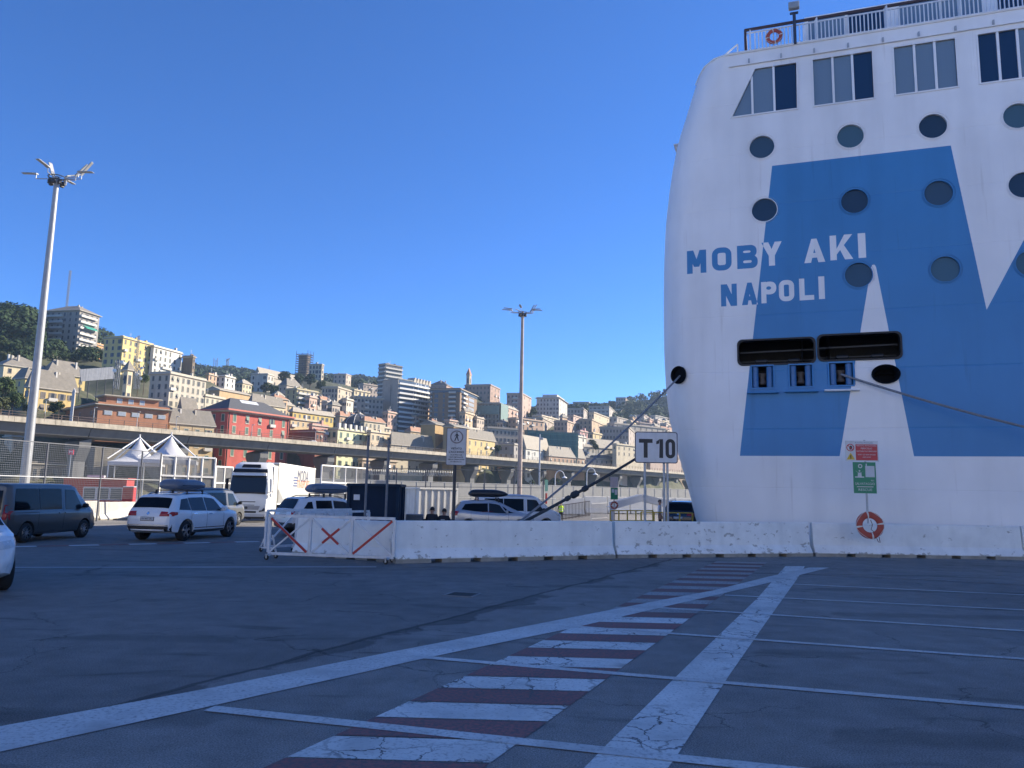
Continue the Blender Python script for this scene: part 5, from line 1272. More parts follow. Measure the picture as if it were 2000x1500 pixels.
# second van queueing further left, only its tail in view
# --- white estate (large off-roader) with grey roof box
pwht = carpaint('paint_white', (.74, .75, .76), 0, .25)
pl_s = [(-2.40, .74), (-2.33, .87), (-2.1, .955), (-1.4, 1), (1.0, 1), (1.7, .97), (2.1, .88), (2.3, .74), (2.4, .56)]
def suv(name, label, paint, loc, head, rimm=None, box=None, group=None, plate='', mir=True):
    tp_ = [(-2.40, .80), (-2.36, 1.0), (-2.28, 1.16), (-1.98, 1.56), (-1.86, 1.64), (-1.3, 1.70), (-.2, 1.72), (.35, 1.68), (.62, 1.60), (1.32, 1.14), (1.5, 1.09), (2.0, 1.02), (2.28, .92), (2.37, .80), (2.40, .64)]
    bl = [(-2.40, .98), (-1.9, 1.10), (-1.0, 1.06), (1.3, 1.02), (2.0, .96), (2.40, .6)]
    c = Car(name, label, 'car', paint, 4.8, 1.94, tp_, bl, pl_s, .26, .25, loc, head, group)
    c.shell((-1.45, 1.45), .37, .05); c.wheel(-1.45, .37, rimm, .25, 5); c.wheel(1.45, .37, rimm, .25, 5)
    c.glass('rear_quarter_window', -1.88, -1.22, -1.62, -1.22, .03, .17, glassc); c.glass('rear_door_window', -1.18, -.24, -1.18, -.24, .025, .15, glassc); c.glass('front_door_window', -.19, .98, -.19, .50, .02, .15, glassc)
    c.screen('windscreen', 1.26, .64, .93, .9, glassc); c.screen('rear_window', -2.26, -1.99, .94, .92, glassd)
    c.end('tail_light', [(.46, .90), (.90, .90), (.92, 1.05), (.50, 1.07)], taill, True, .015); c.patch('tail_light_side', [(-2.26, .90), (-2.0, .95), (-1.98, 1.04), (-2.2, 1.06)], taill)
    c.end('rear_valance', [(-.84, .27), (.84, .27), (.88, .55), (-.88, .55)], black, True, .02, False); c.end('bumper_strip', [(-.88, .57), (.88, .57), (.88, .60), (-.88, .60)], chrome, True, .012, False)
    c.end('badge', circ((0, 1.0), .055, 14), chrome, True, .015, False); c.plate(.80, True, plate)
    c.end('head_light', [(.48, .78), (.84, .82), (.84, .96), (.52, .92)], headl, False, .015); c.end('grille', [(-.45, .72), (.45, .72), (.46, .9), (-.46, .9)], black, False, .015, False)
    c.seam(-1.2, .42, 1.04); c.seam(-.215, .42, 1.02); c.seam(.92, .42, .98); c.handle(-1.0, .97, chrome); c.handle(-.02, .96, chrome); (c.mirror(.78, 1.06, paint) if mir else None); c.rails(-1.6, .35, chrome)
    c.patch('sill_strip', [(-.98, .44), (1.0, .44), (1.0, .47), (-.98, .47)], chrome); lower_cladding(c, .38, rubtrim, -1.0, 1.0)
    if box: c.roofbox(*box)
    return c
ta, tb, tf = gr(270, 1056), gr(360, 1056), gr(440, 1048.5); hd = math.degrees(math.atan2(tf.x-tb.x, tf.y-tb.y)); rgt = Vector((math.cos(R(hd)), -math.sin(R(hd)), 0)); cc = (tb+tf)/2 - rgt*.83
boxg = M('roof_box_grey', (.13, .15, .19), .35, .06, 6); boxk = M('roof_box_black', (.02, .022, .026), .4, .1, 6)
suv('estate_car', 'white off-road estate with a grey roof box, third in from the left', pwht, (cc.x, cc.y), hd, None, (-1.55, .35, .95, .40, .12, boxg, -.1), None, 'FH 867 ZK')
# --- grey camper van ahead of it, dark raised roof
f = gr(463, 1026, -.05); hd = 9; dirv = Vector((math.sin(R(hd)), math.cos(R(hd)), 0)); rgt = Vector((math.cos(R(hd)), -math.sin(R(hd)), 0)); cc = f - dirv*1.55 - rgt*.87
van('camper_van', 'silver grey camper van with a dark pop-up roof ahead of the white estate', carpaint('paint_silver_grey', (.15, .15, .145), .4, .3), (cc.x, cc.y), hd, roofm=M('roof_navy', (.02, .025, .035), .4, .1, 5), H=1.9)
# --- compact off-roader with roof box
pl_d = [(-2.16, .74), (-2.1, .88), (-1.9, .965), (-1.3, 1), (.9, 1), (1.5, .98), (1.9, .90), (2.1, .72), (2.16, .58)]
tp_ = [(-2.16, .78), (-2.13, 1.0), (-2.06, 1.12), (-1.78, 1.52), (-1.66, 1.59), (-1.2, 1.63), (-.2, 1.64), (.3, 1.60), (.5, 1.54), (1.12, 1.12), (1.3, 1.08), (1.8, 1.02), (2.05, .92), (2.13, .8), (2.16, .62)]
bl = [(-2.16, .98), (-1.7, 1.09), (-1.0, 1.03), (1.1, 1.02), (1.8, .95), (2.16, .6)]
cc = on_ground(643, 34.2)
c = Car('compact_car', 'white compact off-roader with a grey roof box behind the lattice gates', 'car', pwht, 4.32, 1.82, tp_, bl, pl_d, .26, .24, (cc.x, cc.y), 46, zoff=.0)
c.shell((-1.34, 1.34), .345, .06); c.wheel(-1.34, .345, alloyd, .22, 5); c.wheel(1.34, .345, alloyd, .22, 5)
c.glass('rear_quarter_window', -1.66, -1.2, -1.42, -1.22, .06, .2, glassd); c.glass('rear_door_window', -1.06, -.28, -1.04, -.28, .03, .16, glassd); c.glass('front_door_window', -.2, .86, -.2, .42, .03, .16, glassc)
c.screen('windscreen', 1.08, .52, .93, .9, glassc); c.screen('rear_window', -2.05, -1.76, .92, .86, glassd)
c.end('tail_light', [(.70, .82), (.84, .82), (.85, 1.1), (.72, 1.12)], taill, True, .02); c.end('garnish', [(-.28, .94), (.28, .94), (.28, 1.0), (-.28, 1.0)], steel, True, .015, False); c.end('rear_bumper', [(-.85, .30), (.85, .30), (.85, .55), (-.85, .55)], rubtrim, True, .03, False)
c.plate(.83, True, '', .5); c.seam(-1.12, .42, 1.02); c.seam(-.24, .42, 1.0); c.handle(-.95, .96, pwht); c.handle(-.06, .95, pwht); c.mirror(.72, 1.05, black); c.rails(-1.5, .3, black, .07); lower_cladding(c, .46, rubtrim, -.98, .98); c.roofbox(-1.05, .95, .8, .42, .15, boxg)
# --- silver people carrier with black roof box
pl_m = [(-2.14, .72), (-2.06, .88), (-1.85, .965), (-1.3, 1), (.9, 1), (1.5, .97), (1.9, .87), (2.08, .70), (2.14, .52)]
tp_ = [(-2.14, .74), (-2.10, .96), (-2.02, 1.08), (-1.72, 1.48), (-1.58, 1.56), (-1.1, 1.61), (-.3, 1.62), (.1, 1.58), (.35, 1.50), (1.2, 1.10), (1.42, 1.03), (1.85, .92), (2.06, .80), (2.14, .6)]
bl = [(-2.14, .95), (-1.7, 1.08), (-1.0, 1.0), (.4, .94), (1.2, .96), (1.8, .88), (2.14, .55)]
cc = on_ground(963, 40.4)
c = Car('silver_car', 'silver people carrier with a black roof box behind the barrier', 'car', carpaint('paint_silver', (.42, .43, .46), .45, .28), 4.28, 1.81, tp_, bl, pl_m, .2, .24, (cc.x, cc.y), 82)
c.shell((-1.32, 1.32), .325, .045); c.wheel(-1.32, .325, None, .21, 5); c.wheel(1.32, .325, None, .21, 5)
c.glass('rear_side_window', -1.7, -.34, -1.5, -.34, .05, .17, glassd); c.glass('front_side_window', -.28, .62, -.28, .28, .03, .16, glassc); c.glass('quarter_light', .68, 1.1, .4, .5, .04, .16, glassd)
c.screen('windscreen', 1.16, .38, .93, .9, glassc); c.screen('rear_window', -2.0, -1.7, .92, .88, glassd)
c.end('tail_light', [(.55, .84), (.86, .82), (.86, 1.04), (.64, 1.06)], taill, True, .02); c.patch('tail_light_side', [(-2.05, .86), (-1.82, .98), (-1.80, 1.06), (-2.02, 1.05)], taill); c.end('head_light', [(.46, .68), (.80, .74), (.78, .88), (.5, .8)], headl, False, .015)
c.seam(-.31, .36, .98); c.seam(-1.2, .5, 1.0); c.seam(.72, .36, .92); c.handle(-.5, .90, c.paint); c.handle(.22, .87, c.paint); c.mirror(.62, .98, c.paint); c.roofbox(-1.28, .75, .82, .40, .14, boxk)
# --- white camper van beyond it, dark blue coupe-like estate by the stern, white car nosing in
cc = on_ground(1010, 45.6)
van('white_van', 'white camper van with dark roof seam behind the silver car', pwht, (cc.x, cc.y), 79, H=1.95, roofm=M('roof_grey_white', (.5, .5, .52), .4, .1, 4))
cc = on_ground(1341, 44.5)
suv('dark_car', 'dark blue car half hidden by the ferry stern', carpaint('paint_midnight', (.008, .014, .03), .3, .2), (cc.x, cc.y), 24)
w0 = gr(3, 1152); hd = 136; dirv = Vector((math.sin(R(hd)), math.cos(R(hd)), 0)); lft = Vector((-math.cos(R(hd)), math.sin(R(hd)), 0)); cc = Vector((w0.x, w0.y, 0)) - dirv*1.45 - lft*.84
suv('white_car', 'white car nosing in at the left edge of the picture', pwht, (cc.x, cc.y), hd, mir=False)
# --- articulated lorry
Lp = on_ground(484, 50); lorry = thing('articulated_lorry', 'white articulated lorry facing the camera with a curtain-sided trailer', 'lorry', tuple(Lp), R(3.5))
lw = carpaint('lorry_white', (.76, .76, .74), 0, .3); crt = M('curtain_canvas', (.44, .43, .39), .7, .07, 1.2, streak=.12)
W_ = 2.5
# cab: x across, y away from the camera (front at y = 0)
def cabsec(z): return itp([(.3, .0), (1.2, -.03), (1.9, .02), (2.9, .22), (3.3, .42), (3.75, .8), (3.85, 1.15)], z)
mb = MB(); rings = []
for z, k in ((.42, .97), (.6, 1), (1.2, 1), (1.75, .995), (2.4, .985), (3.0, .97), (3.4, .94), (3.7, .88), (3.86, .78)):
    y0 = cabsec(z); hw = W_/2*k; r_ = .22
    rings.append([(-hw, 2.25, z), (-hw, y0+r_+.1, z), (-hw+.06, y0+r_*.5, z), (-hw+.2, y0+.05, z), (-hw*.5, y0-.03, z), (0, y0-.05, z), (hw*.5, y0-.03, z), (hw-.2, y0+.05, z), (hw-.06, y0+r_*.5, z), (hw, y0+r_+.1, z), (hw, 2.25, z)])
mb.loft(rings); mb.build('cab', lw, lorry, smooth=True, ang=35)
def front(name, pl, mt, dy=-.07, th=.05, mirror=False, par=None):
    for sd in ((-1, 1) if mirror else (1,)):
        mb = MB(); f_ = lambda p, o: (sd*p[0], cabsec(p[1]) + (.12*(abs(p[0])/1.25)**6) + o, p[1]); mb.sheet(pl, .16, lambda p: f_(p, dy+th), lambda p: f_(p, dy)); mb.build(name, mt, par or lorry)
front('windscreen', [(-1.12, 1.92), (-.5, 1.86), (.5, 1.86), (1.12, 1.92), (1.13, 2.5), (1.08, 2.98), (.4, 3.0), (-.4, 3.0), (-1.08, 2.98), (-1.13, 2.5)], glassmat('lorry_glass', (.025, .03, .035), .06))
front('lower_screen_trim', [(-1.14, 1.80), (-.5, 1.83), (.5, 1.83), (1.14, 1.80), (1.14, 1.92), (-1.14, 1.92)], black, -.08)
front('sun_visor', [(-1.1, 2.98), (1.1, 2.98), (1.08, 3.15), (-1.08, 3.15)], lw, -.26, .2); front('black_visor_band', [(-1.12, 3.19), (1.12, 3.19), (1.05, 3.42), (-1.05, 3.42)], black, -.09)  # white visor, and the cab's own black band above it
front('roof_panel', [(-.62, 3.5), (.62, 3.5), (.55, 3.72), (-.55, 3.72)], black, -.07)
for z0, z1, w in ((1.28, 1.33, .55), (1.08, 1.11, .5), (.60, .72, .62)): front('grille_slot', [(-w, z0), (w, z0), (w, z1), (-w, z1)], black, -.06)
front('grille', [(-.75, .80), (.75, .80), (.85, 1.04), (-.85, 1.04)], M('grille_grey', (.33, .33, .33), .5, .1, 6), -.055); front('badge', circ((0, .92), .09, 14), dark, -.08)
front('head_light', [(.80, .66), (1.12, .72), (1.16, .86), (1.10, .94), (.98, .78), (.84, .76)], M('lorry_lamp', (.06, .065, .07), .2, .1, 8), -.06, .05, True); front('day_light', [(1.14, .84), (1.2, .86), (1.16, 1.12), (1.1, 1.1)], headl, -.065, .05, True)
front('bumper', [(-1.18, .36), (1.18, .36), (1.2, .52), (-1.2, .52)], M('bumper_grey', (.5, .5, .5), .5, .1, 4), -.06); front('number_plate', [(-.26, .40), (.26, .40), (.26, .50), (-.26, .50)], platew, -.09)
mb = MB(); mb.box((0, 1.1, .33), (2.3, 2.2, .2)); mb.build('chassis', black, lorry)
for sd in (-1, 1):
    mb = MB(); mb.box((sd*1.42, .28, 2.35), (.16, .22, .85), bev=.05); mb.box((sd*1.42, .28, 1.75), (.16, .22, .25), bev=.05); mb.bar((sd*1.2, .35, 2.8), (sd*1.42, .28, 2.75), .05); mb.bar((sd*1.2, .35, 1.9), (sd*1.42, .28, 1.95), .05); mb.build('mirror', black if sd < 0 else lw, lorry, smooth=True)
    mb = MB(); mb.box((sd*1.252, 1.05, 2.35), (.01, .85, .85)); mb.build('door_window', glassmat('lorry_glass', (.025, .03, .035)), lorry)
    mb = MB(); mb.box((sd*1.255, 2.0, 2.2), (.03, 1.1, 3.0)); mb.build('side_deflector', lw, lorry)
    for y in (1.35, 4.6, 9.6, 10.9, 12.2):
        mb = MB(); mb.lathe([(.3, -.16), (.46, -.16), (.5, -.12), (.5, .12), (.46, .16), (.3, .16)], 24, (sd*1.06, y, .5), 'X', False); w = mb.build('wheel', rubber, lorry, smooth=True)
        mb = MB(); mb.lathe([(0, -.05), (.3, -.05), (.3, .1), (.12, .06), (0, .06)], 18, (sd*1.06, y, .5), 'X'); mb.build('rim', alloy, w, smooth=True)
mb = MB(); mb.box((0, 9.4, 2.52), (2.5, 13.2, 2.66)); mb.build('trailer_body', crt, lorry)
mb = MB(); mb.box((0, 9.4, 3.88), (2.53, 13.25, .1)); mb.box((0, 9.4, 1.15), (2.53, 13.25, .12)); mb.build('trailer_rails', white, lorry)
mb = MB(); mb.box((0, 8, .95), (1.1, 11, .25)); mb.box((0, 5.8, .7), (2.3, 1.6, .55)); mb.box((1.15, 8.1, .75), (.04, 2.3, .5)); mb.build('trailer_frame', black, lorry)
mb = MB(); mb.add([(1.28, 2.9, 1.2), (1.28, 2.9, 2.15), (1.28, 4.9, 1.2)], [[0, 1, 2]]); mb.build('side_flap', M('flap_grey', (.25, .25, .24), .6, .1, 5), lorry)
for i in range(11):
    mb = MB(); mb.box((1.262, 3.6+i*1.16, 1.3), (.02, .05, .3)); mb.build('strap', M('strap_grey', (.2, .2, .2), .6, .1, 5), lorry)
ROT = (R(90), 0, R(90))
txt('MODA', 1.25, M('print_navy', (.03, .04, .10), .6, 0), 'lettering', lorry, (1.257, 10.9, 3.1), ROT, 4.0, ext=.003)
txt('TRASPORT', .85, M('print_orange', (.62, .16, .05), .6, 0), 'lettering', lorry, (1.257, 11.2, 2.5), ROT, 4.8, ext=.003)
for i, (y0, y1) in enumerate(((7.7, 9.0), (7.5, 9.0), (7.7, 8.9), (7.5, 8.9))):
    mb = MB(); mb.box((1.257, (y0+y1)/2, 3.0-i*.2), (.006, y1-y0, .09)); mb.build('logo_bar', M('print_blue', (.04, .07, .2), .6, 0), lorry)
# ================================================================== ELEVATED ROAD
HZ = 20.0
h0 = CP + ray(0, 808)*((HZ-CAMH)/ray(0, 808).z); h1 = CP + ray(1300, 919)*((HZ-CAMH)/ray(1300, 919).z)
hd_ = Vector((h1.x-h0.x, h1.y-h0.y, 0)).normalized(); hn_ = Vector((-hd_.y, hd_.x, 0))         # along / away from the camera
hw_ = lambda t, n, z: Vector((h0.x, h0.y, 0)) + hd_*t + hn_*n + Vector((0, 0, z))
HEAD = math.degrees(math.atan2(hd_.x, hd_.y))
def hw_t(x):
    """distance along the road where the column of pixel x meets its near edge"""
    d = ray(x, hor(x)); return (d.x*h0.y - d.y*h0.x)/(hd_.x*d.y - hd_.y*d.x)
road = thing('flyover', 'grey concrete elevated road with a pale parapet crossing the harbour front', 'flyover', (h0.x, h0.y, 0))
cg = M('road_concrete', (.15, .15, .147), .9, .18, .25, streak=.2); cp = M('parapet_concrete', (.47, .415, .32), .9, .25, .5, streak=.3)
t0_, t1_ = -150, 620; tp0 = hw_t(172); SPN = 31.5
supports = [tp0+SPN*k for k in range(-5, 16)]
sec = [(.35, 18.5), (.35, 18.1), (1.2, 17.9), (2.4, 15.6), (4.2, 15.3), (11.8, 15.3), (13.6, 15.6), (14.8, 17.9), (15.65, 18.1), (15.65, 18.5)]
for a, b in zip(supports[:-1], supports[1:]):
    mb = MB(); mb.loft([[hw_(t, n, z) for n, z in sec] for t in (a+.12, b-.12)]); mb.build('deck_span', cg, road, world=True)
    for n0, n1 in ((0, .34), (15.66, 16)):
        k = 3
        for i in range(k):
            u0 = a+(b-a)*i/k+.04; u1 = a+(b-a)*(i+1)/k-.04
            mb = MB(); mb.loft([[hw_(t, n0, 18.2), hw_(t, n1, 18.2), hw_(t, n1-.03, HZ-.35), hw_(t, n0+.03, HZ-.35)] for t in (u0, u1)]); mb.build('parapet', cp, road, world=True)
for t in supports:
    mb = MB(); w = 1.7
    pl = [(6.3, 0), (9.7, 0), (9.7, 9.5), (12.2, 13.6), (12.2, 15.25), (3.8, 15.25), (3.8, 13.6), (6.3, 9.5)]
    mb.prism(pl, lambda p: hw_(t-w, p[0], p[1]-1), lambda p: hw_(t+w, p[0], p[1] if p[1] > 14 else p[1]-1)); mb.build('pier', cg, road, world=True)
rust = M('rail_brown', (.13, .09, .07), .7, .3, 3)
t = supports[0]
while t < supports[-1]:
    mb = MB(); mb.bar(hw_(t, .1, 18.9), hw_(t, .1, HZ+1.15), .16); mb.build('rail_post', rust, road, world=True); t += 4.5
for z, mt in ((HZ+1.05, rust), (HZ+.35, rust)):
    mb = MB(); mb.bar(hw_(supports[0], .1, z), hw_(supports[-1], .1, z), .1); mb.build('guard_rail', mt, road, world=True)
    mb = MB(); mb.bar(hw_(supports[0], 15.9, z), hw_(supports[-1], 15.9, z), .13); mb.build('guard_rail', mt, road, world=True)
# lamps on the deck
lampg = M('lamp_grey', (.42, .42, .42), .5, .1, 4)
def deck_lamp(label, x, ytop):
    t = hw_t(x); p = hw_(t, 15.2, 18.5); h = atY(x, ytop, p.y).z-p.z
    o = thing('road_lamp', label, 'street lamp', tuple(p), math.atan2(hd_.y, hd_.x), 'lamps on the elevated road')
    mb = MB(); mb.tube([(0, 0, 0), (0, 0, h)], [.14, .09], 8); mb.build('post', lampg, o, smooth=True)
    mb = MB(); mb.box((.1, -.55, h+.05), (.5, 1.4, .2), bev=.07); mb.build('lamp_head', lampg, o)
for x, yt, lab in ((3, 771, 'road lamp at the left picture edge beside the trees'), (124, 782, 'road lamp left of the brick building, over its dark side'), (222, 797, 'road lamp before the brick wall left of its window row'), (309, 806, 'road lamp before the brick wall near its right end'), (387, 815, 'road lamp before the small yellow hip-roofed house'),
                   (537, 831, 'road lamp standing before the red palace'), (662, 843, 'road lamp left of the pale green palace windows'), (765, 853, 'road lamp right of the pale green palace'), (938, 873, 'road lamp before the yellow palace right of the walkers sign'), (978, 878, 'road lamp before the small grey house'), (1083, 886, 'road lamp right of the thinner lighting mast'), (1118, 890, 'road lamp before the peach terraced houses')):
    deck_lamp(lab, x, yt)
# white signboard post on the deck and a white car driving past
tq = hw_t(176); p = hw_(tq, 14.8, 18.5); o = thing('flag_post', 'pale flat-topped post on the road left of the brick building', 'post', tuple(p)); hgt = atY(176, 765, p.y).z-p.z
mb = MB(); mb.box((0, 0, hgt/2), (.85, .3, hgt)); mb.build('shaft', lampg, o); mb = MB(); mb.add([(-.42, 0, hgt), (.42, 0, hgt), (0, 0, hgt+1.0), (-.42, .28, hgt), (.42, .28, hgt), (0, .28, hgt+1.0)], [[0, 1, 2], [3, 5, 4], [0, 3, 4, 1], [1, 4, 5, 2], [2, 5, 3, 0]]); mb.build('tip', lampg, o)
q = hw_(hw_t(624), 4.5, 18.5)
suv('white_car', 'tiny white car driving on the elevated road', pwht, (q.x, q.y), HEAD).t.location.z = 18.52
# ================================================================== CITY ON THE SLOPE
WINM = {}
PANES = {'d': M('window_dark', (.03, .034, .04), .3, 0), 'g': M('shutter_green', (.035, .10, .075), .6, .1, 2), 'b': M('shutter_brown', (.12, .10, .085), .6, .1, 2), 'w': M('window_pale', (.35, .38, .42), .3, .1, 2), 'k': M('window_bluegrey', (.07, .09, .12), .25, 0), 's': M('shutter_grey', (.085, .095, .085), .6, .1, 2)}
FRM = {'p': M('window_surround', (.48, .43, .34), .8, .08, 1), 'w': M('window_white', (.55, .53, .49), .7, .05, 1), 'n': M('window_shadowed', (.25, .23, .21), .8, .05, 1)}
def window_mesh(pane, frame, opened):
    key = (pane, frame, opened)
    if key in WINM: return WINM[key]
    mb = MB(); f = .12; o, i_ = .5, .5-.09
    # frame ring (proud), sill, pane
    mb.mat(0)
    for (a, b, c_, d) in ((-o, -i_, -.5, .5), (i_, o, -.5, .5), (-i_, i_, .44, .5), (-i_, i_, -.5, -.45)): mb.box(((a+b)/2, -.04, (c_+d)/2), (b-a, .1, d-c_))
    mb.box((0, -.07, -.52), (1.12, .2, .05))
    mb.mat(1); mb.quad((-i_, -.025, -.45), (i_, -.025, -.45), (i_, -.025, .44), (-i_, -.025, .44))
    if opened == 1:
        mb.mat(2); mb.box((-.72, -.06, 0), (.42, .05, .9)); mb.box((.72, -.06, 0), (.42, .05, .9))
    if opened == 2:
        mb.mat(2); mb.add([(-.4, -.05, .42), (.4, -.05, .42), (.4, -.5, -.1), (-.4, -.5, -.1)], [[0, 1, 2, 3]])
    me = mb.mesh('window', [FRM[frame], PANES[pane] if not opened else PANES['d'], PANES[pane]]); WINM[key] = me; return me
CTRL = []       # terrain control points
ROOFM = {'s': M('slate_roof', (.215, .195, .165), .85, .2, .8), 'd': M('dark_slate', (.075, .078, .085), .7, .15, .8), 't': M('tile_roof', (.36, .20, .13), .85, .2, .8), 'l': M('pale_roof', (.34, .305, .25), .85, .15, .8)}
parapet_m = M('cornice_stone', (.46, .415, .34), .85, .12, .6); railm = M('balcony_white', (.50, .48, .44), .7, .1, .6)
brng = random.Random(3)
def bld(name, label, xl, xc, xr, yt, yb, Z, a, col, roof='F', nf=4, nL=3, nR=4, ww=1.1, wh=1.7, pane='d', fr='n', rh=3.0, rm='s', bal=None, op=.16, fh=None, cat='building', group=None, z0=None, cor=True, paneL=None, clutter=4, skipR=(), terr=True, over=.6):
    a = R(a); d1 = Vector((math.sin(a), math.cos(a), 0)); d2 = Vector((-math.cos(a), math.sin(a), 0))
    P = atY(xc, yt, Z); B = atY(xc, yb, Z); zt = P.z; zb = B.z if z0 is None else z0
    def reach(d, x):
        r_ = ray(x, yt); det = d.x*(-r_.y) - (-r_.x)*d.y
        return max(2.0, ((-P.x)*(-r_.y) - (-r_.x)*(-P.y))/det) if abs(det) > 1e-6 else 6.0
    L1 = min(reach(d1, xr), 140) if xr > xc+.5 else 10.0; L2 = min(reach(d2, xl), 140) if xl < xc-.5 else 10.0
    if terr: CTRL.append((xc, Z, zb)); CTRL.append(((xl+xr)/2, Z+(L1*d1.y+L2*d2.y)/2, zb+1))
    t = thing(name, label, cat, (P.x, P.y, zb), 0, group)
    C0 = Vector((P.x, P.y, 0)); q = lambda u, v, z: C0 + d1*u + d2*v + Vector((0, 0, z))
    col = tuple(c_*.92 for c_ in col); wm_ = M('wall_%s' % label[:60], col, .9, .13, .35, streak=.16)
    mb = MB(); fp = [(0, 0), (L1, 0), (L1, L2), (0, L2)]
    mb.loft([[q(u, v, zb-9) for u, v in fp], [q(u, v, zt) for u, v in fp]]); mb.build('wall', wm_, t, world=True)
    H = zt-zb; fhh = fh or H/nf
    # roof
    def lo(e, z): return [q(-e, -e, z), q(L1+e, -e, z), q(L1+e, L2+e, z), q(-e, L2+e, z)]
    if cor:
        mb = MB(); mb.loft([lo(over*.4, zt-.45), lo(over, zt-.15), lo(over, zt+.12)]); mb.build('cornice', parapet_m if roof != 'X' else wm_, t, world=True)
    zt2 = zt+.13
    if roof in 'FX':
        mb = MB(); e = .05
        for k in range(4):
            p0, p1 = lo(e, zt2)[k], lo(e, zt2)[(k+1) % 4]; mb.bar(p0+Vector((0, 0, .35)), p1+Vector((0, 0, .35)), .25, .7)
        mb.build('parapet', wm_, t, world=True)
        mb = MB(); mb.loft([lo(-.1, zt+.02), lo(-.1, zt2+.06)]); mb.build('flat_roof', ROOFM['l'], t, world=True)
        for k in range(clutter):
            u, v = brng.uniform(.15, .85)*L1, brng.uniform(.1, .7)*L2; s_ = brng.uniform(.5, 1.3); h_ = brng.uniform(.8, 2.4)
            mb = MB(); mb.box(q(u, v, zt2+h_/2), (s_*1.4, s_, h_), -a); mb.build('chimney' if s_ < .9 else 'roof_hut', wm_ if k % 2 else railm, t, world=True)
        if clutter > 1:
            mb = MB(); u, v = L1*.4, L2*.3; mb.bar(q(u, v, zt2), q(u, v, zt2+4), .09)
            for k in range(3): mb.bar(q(u-.7, v, zt2+2.6+k*.5), q(u+.7, v, zt2+2.6+k*.5), .05)
            mb.build('aerial', steel, t, world=True)
    else:
        e = over; m_ = min(L1, L2)/2
        if roof == 'H': r0, r1 = (q(m_, L2/2, zt2+rh), q(L1-m_, L2/2, zt2+rh)) if L1 >= L2 else (q(L1/2, m_, zt2+rh), q(L1/2, L2-m_, zt2+rh))
        elif roof == 'G': r0, r1 = q(-e, L2/2, zt2+rh), q(L1+e, L2/2, zt2+rh)
        else: r0, r1 = q(L1/2, -e, zt2+rh), q(L1/2, L2+e, zt2+rh)
        c4 = lo(e, zt2-.05); mb = MB()
        if (roof == 'G') or (roof == 'H' and L1 >= L2): mb.add(c4+[r0, r1], [[0, 1, 5, 4], [1, 2, 5], [2, 3, 4, 5], [3, 0, 4], [3, 2, 1, 0]])
        else: mb.add(c4+[r0, r1], [[0, 1, 4], [1, 2, 5, 4], [2, 3, 5], [3, 0, 4, 5], [3, 2, 1, 0]])
        mb.build('roof', ROOFM[rm], t, world=True)
        for k in range(min(clutter, 5)):
            u, v = brng.uniform(.2, .8)*L1, brng.uniform(.25, .6)*L2; mb = MB(); mb.box(q(u, v, zt2+rh*.62), (.9, .6, rh*.5+1.2), -a); mb.build('chimney', railm if k % 2 else parapet_m, t, world=True)
    # windows, one object each, sharing their mesh
    for face, L, n, off, ang in (('R', L1, nR, lambda u, z: q(u, 0, z), math.atan2(d1.y, d1.x)), ('L', L2, nL, lambda u, z: q(0, u, z), math.atan2(d2.y, d2.x)+math.pi)):
        if not n: continue
        pn = pane if face == 'R' else (paneL or pane)
        for j in range(nf):
            zc = zt - fhh*(j+.55) - .1
            if zc - wh/2 < zb-6: break
            for i in range(n):
                if brng.random() < .05: continue
                u = L*(i+.5)/n + brng.uniform(-.05, .05); rr_ = brng.random(); opn = 0 if rr_ > op else (1 if rr_ > op*.45 else 2)
                me = window_mesh(pn, fr, opn)
                w = bpy.data.objects.new('window', me); C.objects.link(w); w.parent = t
                w.location = off(u, zc) - t.location; w.rotation_euler = (0, 0, ang); k2 = brng.uniform(.94, 1.06); w.scale = (ww*k2 if opn != 1 else ww*.9, 1, wh*brng.choice((1, 1, 1, 1.12)))
    # balconies: (face, first share, last share, rows, depth)
    if bal is None and nf > 2 and nR > 2 and H > 8:
        bal = []
        for k in range(brng.randrange(1, 5)):
            i = brng.randrange(nR); f0 = (i+.5)/nR; hw2 = min(.5/nR*1.3, 1.5/L1); bal.append(('R', max(.01, f0-hw2), min(.99, f0+hw2), (brng.randrange(nf),), .9))
    for (face, u0, u1, rows, dep) in (bal or []):
        for j in rows:
            z = zt - fhh*(j+1) - .05
            mb = MB(); L = L1 if face == 'R' else L2; ax, nx = (d1, -d2) if face == 'R' else (d2, -d1)
            c = C0 + ax*(L*(u0+u1)/2) + nx*(dep/2); ln = L*(u1-u0); rot = Matrix((ax, -nx, Vector((0, 0, 1)))).transposed()
            mb.box(c+Vector((0, 0, z)), (ln, dep, .22), rot=rot); sl = mb.build('balcony', railm, t, world=True)
            mb = MB(); mb.box(c+nx*(dep/2-.05)+Vector((0, 0, z+.62)), (ln, .08, .95), rot=rot)
            for e in (-1, 1): mb.box(c+ax*(e*(ln/2-.05))+Vector((0, 0, z+.62)), (.08, dep-.14, .95), rot=rot)
            bo = mb.build('balcony_parapet', railm, None); bo.data.transform(Matrix.Translation(-t.location)); bo.parent = sl
    return dict(t=t, q=q, L1=L1, L2=L2, zt=zt, zb=zb, fh=fhh, d1=d1, d2=d2, wm=wm_, a=a)
Y1 = (.62, .46, .20); Y2 = (.66, .51, .22); CR = (.64, .54, .36); BE = (.50, .45, .37); GR = (.40, .38, .35); PK = (.50, .36, .29); OR = (.58, .31, .14); RD = (.46, .10, .08); WH = (.70, .68, .62); BR = (.30, .23, .17); LG = (.60, .60, .38)
